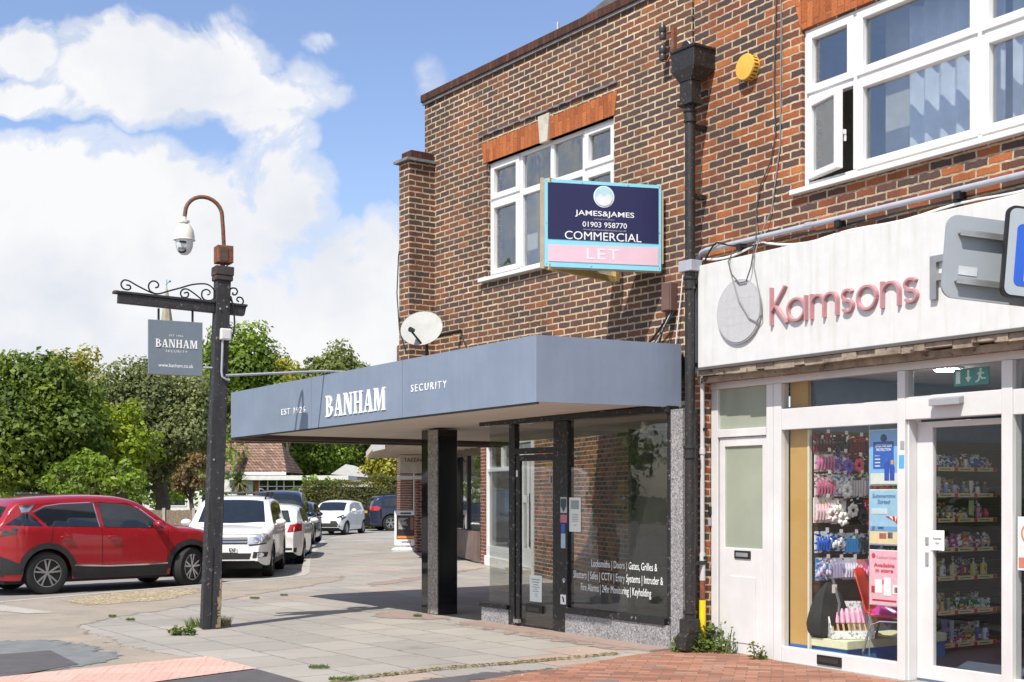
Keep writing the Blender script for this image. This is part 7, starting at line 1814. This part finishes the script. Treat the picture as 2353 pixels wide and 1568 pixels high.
# ================================================================ bungalow, white house, fence, spire
bg2 = empty('bungalow', ((600-1176.5)/2930*74, 74, ROADZ), 0, 'brick bungalow with a red brown tiled roof and white flat roofed extension', 'house')
def bx(u): return (u-600)/2930*74
def bz(v): return EYE+(1135-v)/2930*74-ROADZ
q = MB(); ringwall(q, bx(440), bx(655), 0, .3, 0, bz(1088), [(bx(480), bx(515), bz(1150), bz(1112)), (bx(560), bx(592), bz(1150), bz(1108))]); q.build('wall', M['brick_wet'], bg2)
tile = brickmat('clay_roof_tiles', [(0, (.17, .11, .085)), (.5, (.245, .16, .12)), (.9, (.32, .215, .165)), (1, (.40, .31, .25))], mortar=(.06, .03, .025), bw=.2, bh=.17, ms=.018, bumps=.8)
q = MB()
q.add([(bx(435), -.5, bz(1086)), (bx(662), -.5, bz(1086)), (bx(628), 2.6, bz(1013)), (bx(450), 2.6, bz(1013)), (bx(435), 5.6, bz(1086)), (bx(662), 5.6, bz(1086))], [(0, 1, 2, 3), (1, 5, 2), (5, 4, 3, 2), (4, 0, 3), (0, 4, 5, 1)])
q.build('tiled_roof', tile, bg2)
MB().tube([(bx(450), 2.6, bz(1013)+.03), (bx(628), 2.6, bz(1013)+.03)], .10, 8).build('ridge_tiles', M['coping'], bg2)
MB().box(bx(436), bx(661), -.56, -.505, bz(1092), bz(1086)).build('gutter', M['upvc'], bg2)
q = MB(); q.box(bx(545), bx(815), -2.9, 1, bz(1105), bz(1095)); q.build('flat_roof_edge', P('white_fascia', (.66, .65, .62), .7), bg2)
q = MB(); q.box(bx(548), bx(600), -2.4, -.31, 0, bz(1106)); q.box(bx(600), bx(812), -2.4, -.31, 0, bz(1140)); q.build('extension_wall', P('white_render_wall', (.62, .61, .57), .9, var=.1), bg2)
q = MB(); q.box(bx(606), bx(613), -2.5, -2.41, 0, bz(1106)); q.build('brick_pier', M['soldier'], bg2)
q = MB()
for u in (613, 632, 652, 668, 690, 720, 750): q.box(bx(u), bx(u)+.07, -2.42, -2.35, bz(1141), bz(1105))
q.box(bx(613), bx(800), -2.43, -2.36, bz(1141), bz(1138)); q.box(bx(613), bx(800), -2.43, -2.36, bz(1120), bz(1118)); q.build('window_frame', M['upvc'], bg2)
MB().box(bx(613), bx(800), -2.38, -2.375, bz(1138), bz(1106)).build('window_pane', CARGLASS, bg2)
dwn = MB().box(bx(562), bx(588), -2.44, -2.402, bz(1165), bz(1112)).build('door', M['upvc'], bg2)
q = MB(); q.box(bx(565), bx(585), -2.45, -2.441, bz(1129), bz(1115)); q.box(bx(565), bx(585), -2.45, -2.441, bz(1150), bz(1132)); q.build('pane', CARGLASS, dwn)
MB().tube([(bx(645), -.2, bz(1095)), (bx(645), -.2, bz(1080))], .05, 8).build('flue_pipe', M['upvc'], bg2)
gb = empty('gabled_outbuilding', ((812-1176.5)/2930*77, 77, ROADZ), 0, 'small pale gabled outbuilding with a white roof behind the hedge', 'building')
q = MB(); q.box(-1.2, 1.5, 0, 4, 0, 2.95); q.prism([(-1.2, 2.951), (.3, 2.951), (-.45, 3.45)], .0, .1); q.build('wall', P('pinkish_render', (.5, .42, .36), .9), gb)
q = MB(); q.add([(-1.35, -.15, 2.9), (-.45, -.15, 3.5), (-.45, 4.2, 3.5), (-1.35, 4.2, 2.9), (1.9, -.15, 2.62), (1.9, 4.2, 2.62)], [(0, 1, 2, 3), (1, 4, 5, 2), (0, 4, 1), (3, 2, 5), (0, 3, 5, 4)]); q.build('roof', P('white_sheet_roof', (.55, .55, .54), .7, var=.1), gb)
hw2 = empty('white_house', ((400-1176.5)/2930*72, 72, ROADZ), 0, 'white rendered house glimpsed through the trees left of the timber post', 'house')
q = MB(); q.box(-3.4, 3.2, 0, 5, 0, 3.0); q.build('wall', P('white_house_render', (.66, .66, .64), .9), hw2)
q = MB(); q.prism([(-.3, 3.0), (5.3, 3.0), (2.5, 4.3)], -3.6, 3.4, 'x'); q.build('roof', tile, hw2)
for x in (-2.2, .2, 2.0): q = MB(); q.box(x-.5, x+.5, -.03, -.001, 1.0, 2.2); w_ = q.build('window', M['upvc'], hw2); MB().box(x-.42, x+.42, -.04, -.031, 1.08, 2.12).build('pane', CARGLASS, w_)
fn = empty('garden_fence', ((400-1176.5)/2930*47, 47, ROADZ), 0, 'weathered close boarded fence with pale posts behind the parked cars', 'fence')
q = MB(); x = -2.6
while x < 1.9:
    q.box(x, x+.088, 0, .02, .03, 1.12+random.uniform(-.015, .015)); x += .092
q.box(-2.6, 1.9, .021, .05, .3, .38); q.box(-2.6, 1.9, .021, .05, .85, .93); q.build('boards', P('weathered_fence', (.24, .19, .14), .9, var=.4, scale=14), fn)
for i in range(5): MB().box(-2.62+i*1.1, -2.52+i*1.1, -.06, -.001, 0, 1.2).build('post', P('concrete_post', (.42, .40, .36), .9), fn)
gc = empty('utility_cabinet', hip(70, 1135, 40)[:2]+(ROADZ,), 0, 'grey green utility cabinet behind the roof of the red car', 'cabinet')
q = MB(); q.box(-.35, .35, -.25, .25, 0, 1.70); q.build('cabinet_body', P('grey_green_paint', (.10, .13, .10), .6), gc, bevel=.02); q = MB(); q.box(-.40, .40, -.3, .3, 1.701, 1.78); q.build('lid', P('grey_green_lid', (.13, .16, .12), .6), gc, bevel=.02)
cp_ = empty('cabbage_palm', ((549-1176.5)/2930*58, 58, ROADZ), 0, 'spiky cabbage palm in front of the bungalow beside the timber post', 'palm')
MB().tube([(0, 0, 0), (.04, 0, 1.1), (0, 0, 2.2)], [.11, .09, .08], 8).build('trunk', P('palm_trunk', (.13, .10, .075), .9, bump=.5), cp_)
vs, fs, tn = [], [], []
for i in range(150):
    a = rng.uniform(0, 2*math.pi); el = rng.uniform(-.9, 1.45); l = rng.uniform(.6, .95)
    d = np.array([math.cos(a)*math.cos(el), math.sin(a)*math.cos(el), math.sin(el)]); sd2 = np.array([-math.sin(a), math.cos(a), 0])*.028
    p0 = np.array([0, 0, 2.25]); p1 = p0+d*l*.55; p2 = p0+d*l+np.array([0, 0, -.25*l])
    k0 = len(vs); vs += [p0-sd2, p0+sd2, p1+sd2, p1-sd2, p2]; fs += [(k0, k0+1, k0+2, k0+3), (k0+3, k0+2, k0+4)]; tn += [.35+.5*(el < -.1)]*2
me = bpy.data.meshes.new('fronds'); me.from_pydata([tuple(v) for v in vs], [], fs); at_ = me.attributes.new('tone', 'FLOAT', 'FACE'); at_.data.foreach_set('value', tn)
me.materials.append(leafmat('leaves_palm', (.06, .08, .02), (.13, .16, .05), (.26, .22, .08))); o = bpy.data.objects.new('fronds', me); COL.objects.link(o); o.parent = cp_
spx, spy, _ = hip(383, 700, 170)
cs2 = empty('church_spire', (spx, spy, ROADZ), 0, 'distant pale stone spire with a blue weather vane showing above the hanging sign', 'spire')
zz = lambda v: EYE+(1135-v)/2930*170-ROADZ
q = MB(); q.lathe([(1.15, 0), (1.1, zz(800)), (.82, zz(742)), (.18, zz(668)), (.10, zz(664))], (0, 0, 0), 8); q.build('stone_spire', P('pale_spire_stone', (.34, .30, .23), .9, var=.2, scale=2), cs2)
q = MB(); q.tube([(0, 0, zz(666)), (0, 0, zz(643))], .06, 6); q.tube([(-.15, 0, zz(655)), (.35, 0, zz(648))], .05, 6); q.sphere((.42, 0, zz(647)), .16, 8, 6); q.build('weather_vane', P('blue_vane', (.10, .26, .42), .5), cs2)
# ================================================================ weeds, grass tufts, litter
def tuft(name, label, x, y, r, h, n, pal='weed', size=.05, cat='weed', blade=False, group=None, z=.01):
    root = empty(name, (x, y, z), 0, label, cat, group)
    if blade:
        vs, fs, tn = [], [], []
        for i in range(n):
            a = rng.uniform(0, 6.28); rr = r*math.sqrt(rng.random()); px, py = rr*math.cos(a), rr*.5*math.sin(a)
            l = h*rng.uniform(.5, 1.1); b = rng.uniform(0, 6.28); w = .004
            tx, ty = math.cos(b)*l*.5, math.sin(b)*l*.5
            k0 = len(vs); vs += [(px-w, py, 0), (px+w, py, 0), (px+tx*.4+w*.7, py+ty*.4, l*.6), (px+tx*.4-w*.7, py+ty*.4, l*.6), (px+tx, py+ty, l)]
            fs += [(k0, k0+1, k0+2, k0+3), (k0+3, k0+2, k0+4)]; t = rng.uniform(.2, .9); tn += [t, t]
        me = bpy.data.meshes.new('blades'); me.from_pydata(vs, [], fs); q = me.attributes.new('tone', 'FLOAT', 'FACE'); q.data.foreach_set('value', tn)
        me.materials.append(leafmat('leaves_'+pal, *PAL[pal])); o = bpy.data.objects.new('blades', me); COL.objects.link(o); o.parent = root
    else:
        a = rng.uniform(0, 6.28, n); rr = r*np.sqrt(rng.random(n)); X, Y_ = rr*np.cos(a), rr*np.sin(a)*.6
        Z = h*rng.random(n)**1.4*(1-(rr/r)**2*.75)+.01
        leaf_mesh('leaves', leafmat('leaves_'+pal, *PAL[pal]), np.stack([X, Y_, Z], 1), np.tile([0, -.3, 1.], (n, 1)), size, rng.uniform(.1, .95, n), root)
        q = MB()
        for i in range(12):
            j = rng.integers(0, n); q.tube([(X[j]*.4, Y_[j]*.4, 0), (X[j]*.8, Y_[j]*.8, Z[j]*.6), (X[j], Y_[j], Z[j])], .004, 4)
        q.build('stems', P('weed_stem', (.14, .16, .05), .8) if 'weed_stem' not in bpy.data.materials else bpy.data.materials['weed_stem'], root)
    return root
PAL['straw'] = ((.16, .12, .05), (.28, .21, .09), (.34, .28, .12))
x, y = at(1622, 1496); tuft('weed_clump', 'leafy green weed clump at the foot of the yellow pipe guard', x, y-.05, .36, .27, 900, size=.055)
x, y = at(1575, 1500); tuft('weed_clump', 'small weeds at the foot of the granite pier', x, y, .16, .12, 160, size=.04)
q_ = tuft('weed_sprigs', 'tall thin weed sprigs against the white side door', *at(1665, 1505), .14, .32, 90, size=.035)
tuft('weed_clump', 'small weed at the foot of the white door post', *at(1738, 1518), .10, .20, 90, size=.04)
tuft('weed_clump', 'broad leaved weed left of the timber post foot', *at(418, 1460), .16, .10, 130, size=.06)
tuft('grass_tuft', 'dry grass around the rotten foot of the timber post', *at(500, 1441), .17, .13, 160, 'straw', blade=True, cat='grass')
tuft('grass_tuft', 'green grass left of the foot of the timber post', *at(455, 1443), .14, .13, 90, blade=True, cat='grass')
for (u, v, r, lab) in [(733, 1538, .12, 'bright green grass tuft between slabs at the bottom middle'), (960, 1419, .07, 'grass tuft at the foot of the black column'), (585, 1378, .09, 'thin grass patch on the paving right of the timber post'), (652, 1371, .08, 'grass patch farthest right of the small patches past the post'), (500, 1408, .05, 'tiny grass tuft just above the post foot'), (1445, 1474, .06, 'grass tuft below the granite riser of the shop window'), (258, 1420, .06, 'grass tuft on the paving edge left of the timber post'), (300, 1428, .07, 'low grass along a paving joint left of the timber post'), (790, 1566, .16, 'grass growing along the paving edge at the bottom of the picture')]:
    tuft('grass_tuft', lab, *at(u, v), r*.8, .035, int(50+600*r), blade=True, cat='grass', group='grass tufts in paving joints')
ed = [(700, 1585), (830, 1560), (920, 1550), (1060, 1536), (1180, 1526), (1300, 1516), (1420, 1504)]
Pp = []
for (u0, v0), (u1, v1) in zip(ed, ed[1:]):
    for i in range(150):
        t = rng.random(); X, Y_ = at(u0+(u1-u0)*t, v0+(v1-v0)*t); Pp.append((X+rng.normal(0, .02), Y_+rng.normal(0, .035), .012+abs(rng.normal(0, .005))))
Pp = np.array(Pp)
tag(leaf_mesh('moss_strip', leafmat('leaves_straw', *PAL['straw']), Pp, np.tile([0, 0, 2.5], (len(Pp), 1)), .032, rng.uniform(0, 1, len(Pp))), 'dry moss and straw along the paving joint beside the block paving', 'moss', None, 'stuff')
ltm = P('litter_white', (.7, .7, .68), .8)
lit = MB()
for i in range(60):
    u, v = rng.uniform(380, 1500), rng.uniform(1430, 1560)
    X, Y_ = at(u, v); s_ = rng.uniform(.004, .012); a = rng.uniform(0, 3)
    lit.add([(X+s_*math.cos(a+k), Y_+s_*math.sin(a+k), .018+.003*(k > 2)) for k in (0, 1.5, 3, 4.6)], [(0, 1, 2, 3)])
tag(lit.build('litter_flecks', ltm), 'pale litter flecks scattered over the paving', 'litter', None, 'stuff')
